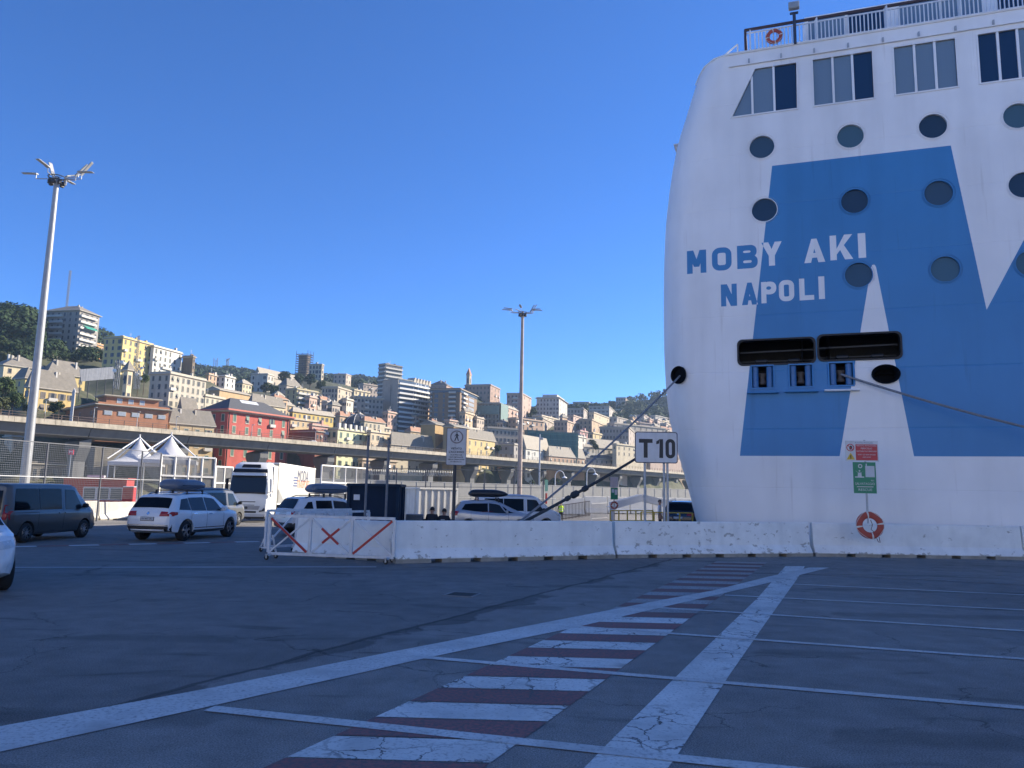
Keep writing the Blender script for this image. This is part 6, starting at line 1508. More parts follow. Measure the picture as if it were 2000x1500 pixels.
# ---- left slope
bld('villa', 'villa with a low pitched roof on the wooded crest at the left edge', -60, -10, 22, 607, 618, 430, 12, GR, 'H', 2, 3, 2, rh=4, bal=[('R', 0, 1, (0,), 1.2)])
b2 = bld('apartment_block', 'tall grey-beige apartment block with green awnings', 88, 156, 196, 606, 698, 420, 12, (.31, .29, .26), 'H', 8, 6, 4, 1.5, 1.9, bal=[('R', .02, .82, range(8), 1.3), ('L', .45, .98, range(8), 1.1)], rh=4.5, over=1.0)
aw = M('awning_green', (.02, .27, .20), .7, .1, 1)
for j in (2, 6):
    q = b2['q']; z = b2['zt']-b2['fh']*(j+.35); mb = MB(); u0, u1 = b2['L1']*.22, b2['L1']*.80
    mb.quad(q(u0, -.1, z), q(u1, -.1, z), q(u1, -2.6, z-1.5), q(u0, -2.6, z-1.5)); mb.quad(q(u0, -2.6, z-1.5), q(u1, -2.6, z-1.5), q(u1, -2.6, z-1.85), q(u0, -2.6, z-1.85)); mb.build('awning', aw, b2['t'], world=True)
bld('orange_house', 'narrow orange and white house between the tall block and the yellow one', 183, 188, 205, 672, 712, 440, 12, OR, 'F', 3, 0, 2, clutter=1)
bld('yellow_tenement', 'long yellow tenement with small balconies on the upper slope', 204, 241, 301, 659, 730, 375, 15, Y2, 'F', 6, 3, 6, 1.2, 2.0, paneL='d', pane='s', op=.35, bal=[('R', .03, .13, (1, 3, 4), 1.0), ('R', .42, .62, (2, 4), 1.0), ('R', .84, .97, (2, 4, 5), 1.0)], fh=3.35, clutter=6)
bld('white_tenement', 'white tenement joined to the right end of the yellow one', 300, 301, 357, 676.5, 730, 392, 15, WH, 'F', 4, 0, 6, 1.3, 2.1, pane='s', op=.2, bal=[('R', .03, .16, (1,), 1.0), ('R', .3, .62, (2,), 1.0), ('R', .8, .97, (2,), 1.0)], fh=3.5, clutter=1)
bld('brown_block', 'windowless brown block right of the white tenement', 357, 377, 381, 697, 735, 410, 15, (.22, .17, .12), 'F', 3, 0, 1, clutter=2)
bld('grey_tenement', 'grey-beige tenement with four rows of windows below the yellow one', 294, 333, 404, 729, 790, 300, 17, (.48, .44, .36), 'F', 4, 3, 7, 1.15, 1.95, pane='s', op=.3, fh=3.3, bal=[('R', .0, .14, (1,), .9)], rm='s')
bld('low_block', 'low cream block with a dark side wall above the red palace', 361, 401, 440, 773, 800, 320, 17, (.50, .46, .36), 'F', 3, 2, 4, 1.1, 1.8, pane='s', fh=3.2)
# yellow houses with grey hipped roofs
bld('yellow_house', 'yellow house with a broad grey hip roof left of the brick building', 52, 57, 150, 755, 812, 262, 33, Y1, 'H', 3, 1, 5, 1.6, 2.0, pane='b', op=.3, rh=6.5, fh=4.2, clutter=2)
bld('yellow_wing', 'pale yellow wing with a long roof above the yellow house', 78, 94, 168, 728, 760, 300, 33, Y2, 'H', 2, 1, 4, 1.3, 1.7, pane='s', rh=6, clutter=2)
bld('cream_wing', 'cream long-roofed house with white cornice at the left', -30, 8, 104, 712, 748, 290, 33, CR, 'H', 2, 1, 4, 1.3, 1.6, rh=5, clutter=4)
bld('gabled_annex', 'small gabled annex behind the tall lighting mast', 28, 50, 66, 738, 775, 272, 30, Y2, 'H', 2, 1, 1, rh=4, clutter=1)
# brick building with stepped top, billboard frame and aerials
bb = bld('brick_building', 'orange brick building with pale cornices and a terrace', 127, 192, 331, 789, 900, 250, 44, (.44, .20, .11), 'F', 5, 3, 0, 1.6, 1.5, pane='k', fh=4.5, clutter=0, z0=25, over=1.3, terr=False)
mb = MB(); bq = bb['q']; mb.loft([[bq(u, v, z) for u, v in ((.5, .5), (bb['L1']-.5, .5), (bb['L1']-.5, bb['L2']-.5), (.5, bb['L2']-.5))] for z in (-1, 14)]); mb.build('base', M('base_grey', (.22, .20, .17), .9, .2, .4, streak=.3), bb['t'], world=True)
q = bb['q']; bs = M('brick_orange', (.37, .16, .085), .9, .16, .5)
for k in range(5):
    u = bb['L1']*(.14+.19*k); mb = MB(); mb.box(q(u, -.06, bb['zt']-2.6), (2.6, .16, 1.5), math.atan2(bb['d1'].y, bb['d1'].x)); w = mb.build('window', FRM['p'], bb['t'], world=True)
    mb = MB(); mb.box(q(u, -.16, bb['zt']-2.6), (2.3, .05, 1.25), math.atan2(bb['d1'].y, bb['d1'].x)); pn = mb.build('pane', PANES['w'], None); pn.data.transform(Matrix.Translation(-bb['t'].location)); pn.parent = w
k0, k1, zt2 = .12, .86, atY(205, 765, 240).z
mb = MB(); f = lambda e, z: [q(bb['L1']*k0-e, 1.2-e, z), q(bb['L1']*k1+e, 1.2-e, z), q(bb['L1']*k1+e, 9+e, z), q(bb['L1']*k0-e, 9+e, z)]
mb.loft([f(0, bb['zt']), f(0, zt2)]); mb.build('upper_storey', bs, bb['t'], world=True); mb = MB(); mb.loft([f(.3, zt2), f(1.0, zt2+.3), f(1.0, zt2+.6)]); mb.build('upper_cornice', parapet_m, bb['t'], world=True)
for u in (.3, .46, .62):
    w = bpy.data.objects.new('window', window_mesh('w', 'w', 0)); C.objects.link(w); w.parent = bb['t']; w.location = q(bb['L1']*u, 1.2, (bb['zt']+zt2)/2+.2)-bb['t'].location; w.rotation_euler = (0, 0, math.atan2(bb['d1'].y, bb['d1'].x)); w.scale = (1.7, 1, 1.9)
pa, pb = atY(157, 732, 250), atY(223, 728, 258); hb_ = thing('billboard_frame', 'blank grey billboard on the roof terrace above the brick building', 'billboard', (pa.x, pa.y, pa.z-8))
mb = MB(); mb.bar(pa+Vector((0, 0, -.2)), pb, .2, 4.0); mb.build('panel', M('billboard_grey', (.30, .31, .33), .6, .15, 1, streak=.35), hb_, world=True)
for k in range(14):
    p_ = pa.lerp(pb, (k+.5)/14); mb = MB(); mb.bar(p_+Vector((-.05, -.14, -2.1)), p_+Vector((-.05, -.14, 1.9)), .1); mb.build('batten', M('batten_grey', (.22, .23, .25), .6, .1, 1), hb_, world=True)
for k in range(5):
    p_ = pa.lerp(pb, k/4); mb = MB(); mb.bar(p_+Vector((0, .3, -9)), p_+Vector((0, .3, 1.5)), .2); mb.build('leg', dark, hb_, world=True)
def lattice_mast(label, x, yt, yb, Z, w, dishes=0, name='aerial_mast'):
    p = atY(x, yb, Z); h = atY(x, yt, Z).z-p.z; t = thing(name, label, 'aerial mast', tuple(p)); mb = MB(); n = max(3, int(h/(w*1.6)))
    for sx, sy in ((-1, -1), (1, -1), (1, 1), (-1, 1)): mb.bar((sx*w/2, sy*w/2, 0), (sx*w/2, sy*w/2, h), w*.16)
    for i in range(n):
        z0_, z1_ = h*i/n, h*(i+1)/n
        for sy in (-1, 1): mb.bar((-w/2, sy*w/2, z0_), (w/2, sy*w/2, z1_), w*.1); mb.bar((w/2*sy, -w/2, z1_), (w/2*sy, w/2, z0_), w*.1)
    mb.build('lattice', M('mast_steel', (.16, .17, .18), .5, .2, 2), t)
    for k in range(dishes):
        mb = MB(); a = k*2.1; mb.lathe([(0, -.1), (w*.5, .1), (w*.52, .16), (0, .16)], 12, (0, 0, 0), 'Y'); mb.v = [(v[0]+w*.9*math.cos(a), v[1]+w*.9*math.sin(a), v[2]+h*(.95-.16*k)) for v in mb.v]; mb.build('dish', white, t, smooth=True)
    return t
lattice_mast('aerial mast with white antennas at the billboard right end', 226, 704, 760, 246, 1.2, 3); lattice_mast('thin tall aerial mast in front of the yellow tenement', 262, 655, 760, 244, .5, 0)
lattice_mast('aerial mast with round dishes above the brick building', 268, 716, 760, 246, .9, 4)
lattice_mast('faint red and white lattice mast far behind the tall block', 126, 528, 640, 600, 1.1, 0)
ct = bld('small_belfry', 'little bell tower with a grey cupola above the brick building', 243, 250, 258, 722, 790, 262, 25, CR, 'H', 2, 1, 1, 1.2, 3, rh=3.5, clutter=0)
bld('hip_house', 'small yellow hip-roofed house between the brick building and the red palace', 326, 332, 419, 826, 900, 274, 40, (.55, .42, .24), 'H', 4, 1, 4, 1.7, 2.0, pane='g', fr='w', rh=5.5, fh=4.6, z0=0, terr=False, clutter=2)
bg_ = bld('baroque_gable', 'curved baroque church gable beside the hip-roofed house', 352, 356, 382, 800, 840, 300, 30, (.55, .42, .3), 'G', 1, 0, 0, rh=5, clutter=0)
# ---- the red palace
rp_ = bld('red_palace', 'red palace with green shutters behind the elevated road', 392, 446, 566, 802, 950, 292, 27, RD, 'H', 5, 3, 5, 1.75, 2.9, pane='g', fr='p', rh=6.0, rm='d', fh=4.4, z0=0, terr=False, op=.12, over=1.5, clutter=0)
q = rp_['q']; zt = rp_['zt']; mb = MB(); pk = M('pink_band', (.50, .17, .13), .85, .1, .6)
for k in range(4):
    c4 = [q(-1.6, -1.6, zt+.45), q(rp_['L1']+1.6, -1.6, zt+.45), q(rp_['L1']+1.6, rp_['L2']+1.6, zt+.45), q(-1.6, rp_['L2']+1.6, zt+.45)]; mb.bar(c4[k], c4[(k+1) % 4], .5, .6)
mb.build('pink_gutter', pk, rp_['t'], world=True)
mb = MB(); mb.quad(q(rp_['L1']*.34, rp_['L2']*.26, zt+3.6), q(rp_['L1']*.62, rp_['L2']*.26, zt+3.6), q(rp_['L1']*.62, rp_['L2']*.44, zt+5.7), q(rp_['L1']*.34, rp_['L2']*.44, zt+5.7)); mb.build('skylight', M('skylight_glass', (.6, .62, .64), .2, 0), rp_['t'], world=True)
for u in (.02, .98):
    mb = MB(); mb.bar(q(rp_['L1']*u, -.12, 0), q(rp_['L1']*u, -.12, zt-.5), .25); mb.build('downpipe', rust, rp_['t'], world=True)
bld('cream_terrace', 'cream building with a flat slate roof just behind the red palace', 486, 492, 556, 787, 822, 345, 27, CR, 'H', 2, 1, 6, 1.1, 1.6, pane='s', rh=4.5, clutter=3)
# ---- upper left-centre
bld('peach_house', 'peach house with a white top right of the grey tenement', 402, 408, 424, 731, 762, 420, 15, (.56, .38, .26), 'F', 3, 0, 2, clutter=2)
bld('white_house', 'white cubic house with a grey side above the long wall', 422, 440, 460, 735, 765, 430, 15, WH, 'F', 3, 2, 2, clutter=3)
bld('long_shed', 'long low ochre building with a flat tiled roof', 404, 429, 490, 761, 783, 350, 20, (.52, .36, .2), 'G', 1, 0, 0, rh=1.5, rm='l', clutter=0)
bld('white_villa', 'tall pale villa with a gable below the hilltop church', 490, 523, 535, 731, 766, 620, 12, (.58, .53, .46), 'F', 3, 3, 2, 1.6, 2.6, clutter=1)
bld('church_nave', 'long hilltop church with a low pitched roof', 497, 508, 600, 733, 752, 700, 22, (.52, .46, .38), 'G', 1, 0, 5, 2.0, 3.0, rh=8, rm='l', clutter=0)
st = bld('scaffolded_tower', 'square tower wrapped in scaffolding on the hilltop', 584, 600, 607, 694, 735, 700, 18, (.24, .19, .15), 'F', 4, 1, 1, clutter=0)
for k in range(9):
    z = st['zb']+(st['zt']-st['zb'])*(k+.6)/9+2; mb = MB(); e = 1.7; q = st['q']
    c4 = [q(-e, -e, z), q(st['L1']+e, -e, z), q(st['L1']+e, st['L2']+e, z), q(-e, st['L2']+e, z)]
    for i in range(4): mb.bar(c4[i], c4[(i+1) % 4], 1.2, .25)
    mb.build('scaffold_level', dark, st['t'], world=True)
for i, (u, v) in enumerate(((-1.7, -1.7), (st['L1']+1.7, -1.7), (-1.7, st['L2']+1.7), (st['L1']+1.7, st['L2']+1.7), (st['L1']/2, -1.8))):
    mb = MB(); mb.bar(st['q'](u, v, st['zb']), st['q'](u, v, st['zt']+4.5), .3); mb.build('scaffold_pole', dark, st['t'], world=True)
bld('hill_palace', 'cream palace with many windows right of the scaffolded tower', 604, 629, 633, 712, 748, 690, 12, (.52, .46, .34), 'F', 4, 4, 1, 1.8, 2.8, clutter=2)
bld('far_block', 'pinkish block with a roof terrace on the ridge', 652, 676, 686, 731, 757, 760, 12, (.50, .41, .33), 'F', 3, 3, 2, 1.8, 2.6, clutter=2)
bld('balcony_house', 'yellow villa-like apartment house with long balconies', 558, 580, 622, 760, 806, 440, 30, (.50, .43, .25), 'F', 5, 2, 5, 1.2, 1.9, bal=[('R', .02, .98, range(4), 1.5)], clutter=4)
bld('slope_villa', 'small villa with a pale pitched roof above the balcony house', 545, 560, 590, 752, 778, 480, 25, (.48, .42, .36), 'H', 2, 2, 3, rh=5, clutter=2)
tb_ = bld('corner_tenement', 'tall beige tenement with scaffolding round its lower corner', 629, 660, 687, 757, 818, 480, 14, (.50, .44, .35), 'F', 6, 5, 4, 1.2, 2.0, clutter=5, bal=[('L', .5, .75, (1, 3, 4), .9)])
mb = MB(); q = tb_['q']
for k in range(6):
    z = tb_['zb']-2+k*2.2
    mb.bar(q(-.6, -1.3, z), q(tb_['L1']+.6, -1.3, z), .8, .18); mb.bar(q(-1.0, -1.1, z), q(-1.0, tb_['L2']*.12, z), .6, .18)
for k in range(8): mb.bar(q(tb_['L1']*k/7, -1.6, tb_['zb']-6), q(tb_['L1']*k/7, -1.6, tb_['zb']+11), .14)
mb.build('scaffold', M('scaffold_grey', (.34, .31, .27), .7, .1, 1), tb_['t'], world=True)
bld('grey_flats', 'long grey flats with small balconies left of the curved tower', 684, 690, 749, 775, 828, 470, 62, (.33, .31, .28), 'F', 5, 0, 8, 1.4, 1.7, clutter=6, bal=[('R', .02, .12, range(5), 1.0), ('R', .38, .52, range(5), 1.0)])
bld('sunny_row', 'sunlit cream row behind the grey flats', 684, 692, 723, 762, 778, 540, 30, CR, 'F', 2, 1, 4, clutter=2); bld('back_row', 'pinkish row with many chimneys left of the dark slab tower', 700, 710, 742, 750, 775, 640, 40, (.46, .38, .32), 'F', 3, 1, 5, clutter=6)
bld('yellow_terrace', 'bright yellow long building right behind the red palace', 566, 572, 652, 803, 850, 345, 30, (.60, .45, .16), 'H', 3, 1, 9, 1.1, 1.8, pane='s', op=.3, rh=2, rm='l', fh=3.4, clutter=5)
bld('peach_terrace', 'peach facade with pale window surrounds below the yellow terrace', 563, 568, 626, 818, 870, 335, 30, (.58, .44, .26), 'F', 3, 1, 6, 1.0, 1.7, pane='s', fr='w', fh=3.3, clutter=1)
bld('pink_house', 'small pink house with pilasters left of the pale green palace', 606, 610, 641, 830, 880, 330, 30, (.55, .33, .27), 'F', 3, 1, 4, 1.0, 1.6, fr='w', fh=3.4, clutter=2, z0=0, terr=False)
bld('brick_shed', 'red-brown low building with a railing just above the road', 558, 617, 632, 842, 900, 322, 30, (.24, .10, .07), 'F', 2, 0, 2, fh=4, clutter=0, z0=0, terr=False)
# ---- pale green palace with the dome
gp_ = bld('green_palace', 'pale green palace with roof merlons before the dark dome', 634, 660, 723, 838, 950, 338, 25, LG, 'F', 5, 2, 5, 1.6, 2.4, pane='g', op=.2, fr='n', fh=4.2, z0=0, terr=False, clutter=0)
q = gp_['q']
for k in range(6):
    mb = MB(); mb.box(q(gp_['L1']*(k+.2)/6, 0, gp_['zt']+1.5), (1.4, 1.0, 2.6), -gp_['a']+math.pi/2); mb.build('merlon', railm, gp_['t'], world=True)
p = atY(697, 834, 410); r_ = 33*410/1500; hgt = atY(697, 808, 410).z-p.z; dm = thing('dome', 'dark ribbed dome rising behind the pale green palace', 'dome', (p.x, p.y, p.z-6))
mb = MB(); mb.lathe([(r_, 0), (r_, 6), (r_*.97, 6+hgt*.2), (r_*.86, 6+hgt*.45), (r_*.66, 6+hgt*.7), (r_*.38, 6+hgt*.88), (r_*.14, 6+hgt*.97), (0, 6+hgt)], 12); mb.build('shell', ROOFM['d'], dm)
for k in range(12):
    a = 2*math.pi*k/12; mb = MB(); mb.tube([(r_*f_*1.01*math.cos(a), r_*f_*1.01*math.sin(a), 6+hgt*g_) for f_, g_ in ((1, 0), (.97, .2), (.86, .45), (.66, .7), (.38, .88), (.14, .97))], .18, 5); mb.build('rib', steel, dm)
mb = MB(); mb.lathe([(1.3, 0), (1.3, 1.0), (.5, 1.6), (.1, 2.6), (0, 2.7)], 10, (0, 0, 6+hgt*.97)); mb.build('lantern', ROOFM['d'], dm)
bld('peach_palace', 'peach palace with a roof terrace right of the pale green one', 722, 724, 763, 843, 950, 352, 25, (.58, .47, .33), 'F', 5, 0, 4, 1.5, 2.4, pane='s', op=.2, fr='p', fh=4.4, z0=0, terr=False, clutter=2)
# ---- centre towers
dt_ = bld('slab_tower', 'dark slab tower rising highest in the centre', 740, 753, 786, 711, 800, 600, 40, (.20, .20, .19), 'F', 11, 3, 6, 2.2, 1.7, pane='k', clutter=5, bal=[('R', .0, 1, range(11), 1.0), ('L', 0, 1, range(11), .8)])
ct_ = bld('curved_tower', 'blank grey end wall and glassy balcony tower in the centre', 748, 778, 806, 741, 850, 480, 40, (.36, .34, .30), 'F', 12, 0, 0, clutter=0, over=.1, cor=False)
q = ct_['q']; L1, L2, zt, zb = ct_['L1'], ct_['L2'], ct_['zt'], ct_['zb']; bw = M('balcony_pale', (.60, .60, .58), .5, .08, 1); gw = M('facade_glass', (.09, .12, .16), .15, .1, .4)
p2 = atY(838, 752, 505); e2 = Vector((p2.x, p2.y, 0)); s2 = q(L1, 0, 0); s2.z = 0; dd = (e2-s2); l2 = dd.length; dd /= l2; n2 = Vector((dd.y, -dd.x, 0))
mb = MB(); pts = [s2, e2, e2-n2*12, s2-n2*12]; mb.loft([[Vector((p_.x, p_.y, zb-9)) for p_ in pts], [Vector((p_.x, p_.y, zt-.5)) for p_ in pts]]); mb.build('wing', ct_['wm'], ct_['t'], world=True)
nfl = 12; fhh = (zt-zb)/nfl*1.02
for j in range(nfl):
    z = zt-fhh*(j+1)
    mb = MB(); mb.bar(q(.5, -.03, z+1.75), q(L1, -.03, z+1.75), .06, 2.3); mb.bar(Vector((s2.x, s2.y, z+1.75))+n2*.03, Vector((e2.x, e2.y, z+1.75))+n2*.03, .06, 2.3); mb.build('glazing', gw, ct_['t'], world=True)
    for nm, p0, p1, nn in (('balcony', q(0, 0, z), q(L1, 0, z), -ct_['d2']), ('balcony', Vector((s2.x, s2.y, z)), Vector((e2.x, e2.y, z)), n2)):
        mb = MB(); mid_ = nn*.85; mb.bar(p0+mid_, p1+mid_, 1.7, .2); mb.bar(p0+nn*1.65+Vector((0, 0, .55)), p1+nn*1.65+Vector((0, 0, .55)), .08, .95); mb.build(nm, bw, ct_['t'], world=True)
    for k in range(7):
        mb = MB(); p_ = Vector((s2.x, s2.y, 0))+dd*(l2*(k+.5)/7)+n2*.1; mb.box((p_.x, p_.y, z+1.6), (.5+.5*(k*7+j*3) % 3*.4, .1, 2.0), math.atan2(dd.y, dd.x)); mb.build('window', PANES['w'] if (k*5+j*3) % 4 else PANES['d'], ct_['t'], world=True)
for k in range(6):
    mb = MB(); p_ = s2+dd*(l2*(.05+.18*k))-n2*2; mb.loft([[Vector((p_.x, p_.y, zt-.6))+dd*a_+n2*b_ for a_, b_ in ((0, -4), (3.0, -4), (3.0, 2), (0, 2))], [Vector((p_.x, p_.y, zt+3.0))+dd*a_+n2*b_ for a_, b_ in ((1.8, -4), (3.0, -4), (3.0, 2), (1.8, 2))]]); mb.build('roof_shed', parapet_m, ct_['t'], world=True)
mb = MB(); mb.bar(q(-.1, L2*.45, zb-3), q(-.1, L2*.45, zt-3), .9, .12); mb.build('wall_slit', PANES['k'], ct_['t'], world=True)
bt = bld('brown_tower', 'brown apartment tower with dark balcony recesses', 840, 899, 932, 760, 842, 480, 14, (.27, .19, .13), 'F', 9, 0, 0, clutter=4, over=1.0)
q = bt['q']
for j in range(9):
    z = bt['zt']-bt['fh']*(j+1)+.4
    for face, us in (('L', ((.12, .36, 'd'), (.5, .56, 'k'), (.72, .84, 'k'), (.9, .95, 'd'))), ('R', ((.1, .34, 'd'), (.5, .82, 'w')))):
        for u0, u1, pn in us:
            L = bt['L2'] if face == 'L' else bt['L1']; f = (lambda u, e, zz: q(-e, L*u, zz)) if face == 'L' else (lambda u, e, zz: q(L*u, -e, zz))
            mb = MB(); mb.bar(f(u0, .06, z+1.2), f(u1, .06, z+1.2), .12, 2.1); mb.build('window', PANES[pn], bt['t'], world=True)
            if pn == 'd': mb = MB(); mb.bar(f(u0, .7, z), f(u1, .7, z), 1.3, .16); mb.bar(f(u0, 1.3, z+.5), f(u1, 1.3, z+.5), .06, .9); mb.build('balcony', railm, bt['t'], world=True)
mb = MB(); zz = bt['zt']-1.3; mb.bar(q(-.2, 0, zz), q(-.2, bt['L2'], zz), .3, 1.3); mb.bar(q(0, -.2, zz), q(bt['L1'], -.2, zz), .3, 1.3); mb.build('top_band', PANES['k'], bt['t'], world=True)
# ---- behind the towers
bt2 = bld('bell_tower', 'slender bell tower with a pointed cap on the skyline', 911, 917, 921, 732, 752, 640, 18, (.46, .38, .26), 'H', 1, 1, 1, 1.4, 4, rh=6, rm='t', clutter=0, over=.4)
bld('brown_convent', 'long pinkish brown building below the bell tower', 908, 958, 977, 752, 790, 620, 16, (.40, .28, .22), 'F', 4, 7, 3, 1.4, 2.0, pane='b', clutter=3); bld('ridge_house', 'reddish ridge house with a peaked roof left of the bell tower', 838, 872, 884, 752, 775, 640, 16, (.42, .30, .25), 'H', 2, 4, 1, rh=5, rm='d', clutter=2)
sc = bld('netted_building', 'building veiled in grey-green scaffold net right of the brown tower', 933, 976, 990, 788, 838, 520, 14, (.33, .33, .30), 'F', 5, 6, 2, 1.6, 2.4, clutter=3)
netg = M('scaffold_net', (.17, .25, .235), .8, .15, .6, streak=.2); netl = M('scaffold_net_pale', (.34, .38, .37), .8, .12, .6)
mb = MB(); q = sc['q']; mb.bar(q(-.2, -1.0, (sc['zt']+sc['zb'])/2), q(sc['L1']+.5, -1.0, (sc['zt']+sc['zb'])/2), .08, sc['zt']-sc['zb']+1); mb.build('side_net', netg, sc['t'], world=True)
for k in range(6):
    mb = MB(); z = sc['zb']+(sc['zt']-sc['zb'])*k/5; mb.bar(q(-.9, 0, z), q(-.9, sc['L2'], z), .9, .16); mb.build('scaffold_level', netl, sc['t'], world=True)
for k in range(9):
    mb = MB(); mb.bar(q(-1.3, sc['L2']*k/8, sc['zb']-4), q(-1.3, sc['L2']*k/8, sc['zt']+1.5), .16); mb.build('scaffold_pole', netl, sc['t'], world=True)
mb = MB(); mb.bar(q(-1.4, 0, sc['zt']-4.5), q(-1.4, sc['L2'], sc['zt']-4.5), .06, 6); mb.build('top_net', netg, sc['t'], world=True)
bld('pink_block', 'pinkish stepped block left of the thinner lighting mast', 990, 1020, 1038, 769, 816, 600, 14, (.47, .35, .29), 'F', 5, 4, 2, 1.6, 1.9, pane='b', clutter=3, bal=[('L', .3, .6, range(4), 1.2)])
bld('orange_mid_block', 'orange-brown block behind the lighting mast', 992, 1008, 1062, 817, 850, 500, 40, (.46, .32, .23), 'F', 3, 2, 6, 1.3, 1.9, clutter=3); bld('grey_school', 'grey building with regular dark windows above the yellow palace', 945, 952, 1013, 835, 880, 440, 58, (.36, .32, .27), 'F', 3, 0, 8, 1.3, 2.0, fh=4.2, clutter=1, rm='s')
og = bld('ochre_shed', 'ochre gable wall without windows left of the walkers sign', 822, 850, 874, 828, 900, 385, 25, (.45, .31, .15), 'G', 1, 0, 0, rh=2, clutter=0, z0=0, terr=False)
bld('ochre_gable', 'taller ochre gable partly hidden by the walkers sign', 866, 886, 916, 832, 900, 380, 25, (.42, .30, .16), 'G', 1, 0, 0, rh=1.5, clutter=1, z0=0, terr=False)
yp = bld('yellow_palace', 'yellow palace with roof dormers right of the walkers sign', 894, 900, 967, 853, 950, 398, 27, (.60, .46, .22), 'H', 5, 1, 6, 1.5, 2.5, pane='s', op=.25, fr='p', fh=4.3, rh=5, z0=0, terr=False, clutter=3)
for k in range(5):
    mb = MB(); mb.box(yp['q'](yp['L1']*(.12+.19*k), 2.2, yp['zt']+2.4), (1.6, 2.4, 2.6), -yp['a']+math.pi/2); mb.build('dormer', railm, yp['t'], world=True)
rw = bld('dormer_row', 'long low roof with a row of dormers above the road', 758, 764, 876, 868, 950, 360, 34, (.50, .44, .34), 'H', 3, 0, 8, 1.2, 1.8, rh=6, fh=4, z0=0, terr=False, clutter=4)
for k in range(7):
    mb = MB(); uu = rw['L1']*(.08+.13*k); c_ = rw['q'](uu, 2.6, rw['zt']+1.7); mb.box(c_, (2.6, 2.2, 1.5), -rw['a']+math.pi/2); d_ = mb.build('dormer', ROOFM['l'], rw['t'], world=True)
    mb = MB(); mb.box(rw['q'](uu, 1.44, rw['zt']+1.7), (1.5, .08, 1.0), -rw['a']+math.pi/2); pn = mb.build('pane', PANES['d'], None); pn.data.transform(Matrix.Translation(-rw['t'].location)); pn.parent = d_
bld('small_grey_house', 'small grey house with dark windows just above the road', 974, 1004, 1024, 868, 930, 432, 20, (.32, .30, .28), 'F', 3, 3, 2, 1.3, 1.7, fh=4, z0=0, terr=False, clutter=3); bld('white_gabled_house', 'white house with a long pale roof right of the lighting mast', 1015, 1027, 1072, 876, 950, 445, 27, (.56, .55, .50), 'G', 4, 1, 4, 1.8, 2.4, pane='s', op=.2, fr='w', fh=4.3, rh=8, rm='l', z0=0, terr=False, clutter=2)
# ---- right part
gh = bld('grand_white_block', 'grand white block with an attic on the skyline', 1048, 1092, 1108, 777, 818, 640, 14, (.56, .52, .46), 'F', 5, 7, 3, 1.5, 2.1, pane='b', fr='w', clutter=0, over=1.2)
q = gh['q']; mb = MB(); mb.loft([[q(1.5, 2, gh['zt']), q(gh['L1']-2, 2, gh['zt']), q(gh['L1']-2, gh['L2']*.75, gh['zt']), q(1.5, gh['L2']*.75, gh['zt'])], [q(1.5, 2, gh['zt']+3), q(gh['L1']-2, 2, gh['zt']+3), q(gh['L1']-2, gh['L2']*.75, gh['zt']+3), q(1.5, gh['L2']*.75, gh['zt']+3)]]); mb.build('attic', gh['wm'], gh['t'], world=True)
rows = [('pale_flats', 'pale flats with white balconies right of the grand block', 1108, 1140, 1147, 799, 822, 720, 14, (.47, .41, .36), 3, 5, 2), ('roof_terrace_flats', 'low wide flats on the skyline right of the grand block', 1119, 1150, 1161, 786, 800, 860, 14, (.48, .43, .36), 2, 5, 2), ('round_balcony_flats', 'flats with curved balcony bands on the far slope', 1150, 1190, 1206, 794, 822, 800, 14, (.46, .42, .37), 4, 5, 3),
        ('crest_block', 'brownish block standing on the far crest', 1203, 1222, 1230, 777, 795, 1000, 14, (.42, .33, .28), 3, 4, 2), ('white_cottage', 'small white house below the crest block', 1203, 1214, 1227, 800, 812, 900, 14, (.56, .50, .42), 2, 2, 2), ('hazy_church', 'hazy pale church on the wooded slope by the ferry', 1264, 1284, 1292, 791, 808, 1080, 14, (.45, .42, .38), 1, 2, 1),
        ('long_grey_row', 'long grey row with many windows behind the green net', 1021, 1060, 1083, 817, 845, 560, 14, (.40, .34, .29), 3, 6, 3), ('peach_corner', 'peach corner house with a lit side above the green net', 1082, 1108, 1136, 823, 850, 540, 20, (.50, .36, .27), 3, 4, 4), ('ochre_corner', 'ochre corner house with a lit right wall', 1131, 1156, 1180, 820, 848, 560, 18, (.46, .34, .23), 3, 3, 3),
        ('pink_tower_house', 'narrow pink tower house right of the green net', 1130, 1133, 1148, 842, 878, 500, 30, (.52, .30, .28), 4, 0, 2), ('ornate_block', 'grey ornate block with rows of arched windows', 1171, 1228, 1246, 835, 884, 540, 14, (.37, .32, .28), 4, 9, 3), ('upper_ornate_row', 'pale chimneyed row above the grey ornate block', 1186, 1200, 1300, 827, 845, 600, 50, (.46, .41, .34), 2, 2, 9),
        ('pink_long_row', 'long faded pink row near the ferry corner', 1243, 1250, 1322, 826, 848, 660, 50, (.44, .33, .29), 2, 1, 9), ('faded_villa', 'faded pink villa with a white roof edge near the ropes', 1243, 1258, 1277, 811, 828, 760, 20, (.46, .36, .32), 2, 2, 3), ('far_terrace_a', 'hazy stepped houses below the round-balcony flats', 1180, 1205, 1246, 815, 832, 740, 30, (.42, .38, .34), 2, 3, 5),
        ('far_terrace_b', 'hazy grey houses on the slope left of the ferry', 1270, 1280, 1326, 812, 830, 800, 35, (.42, .39, .36), 2, 1, 5), ('far_terrace_c', 'small cream houses under the crest left of the ferry', 1225, 1236, 1262, 806, 818, 900, 30, (.44, .40, .34), 2, 2, 3)]
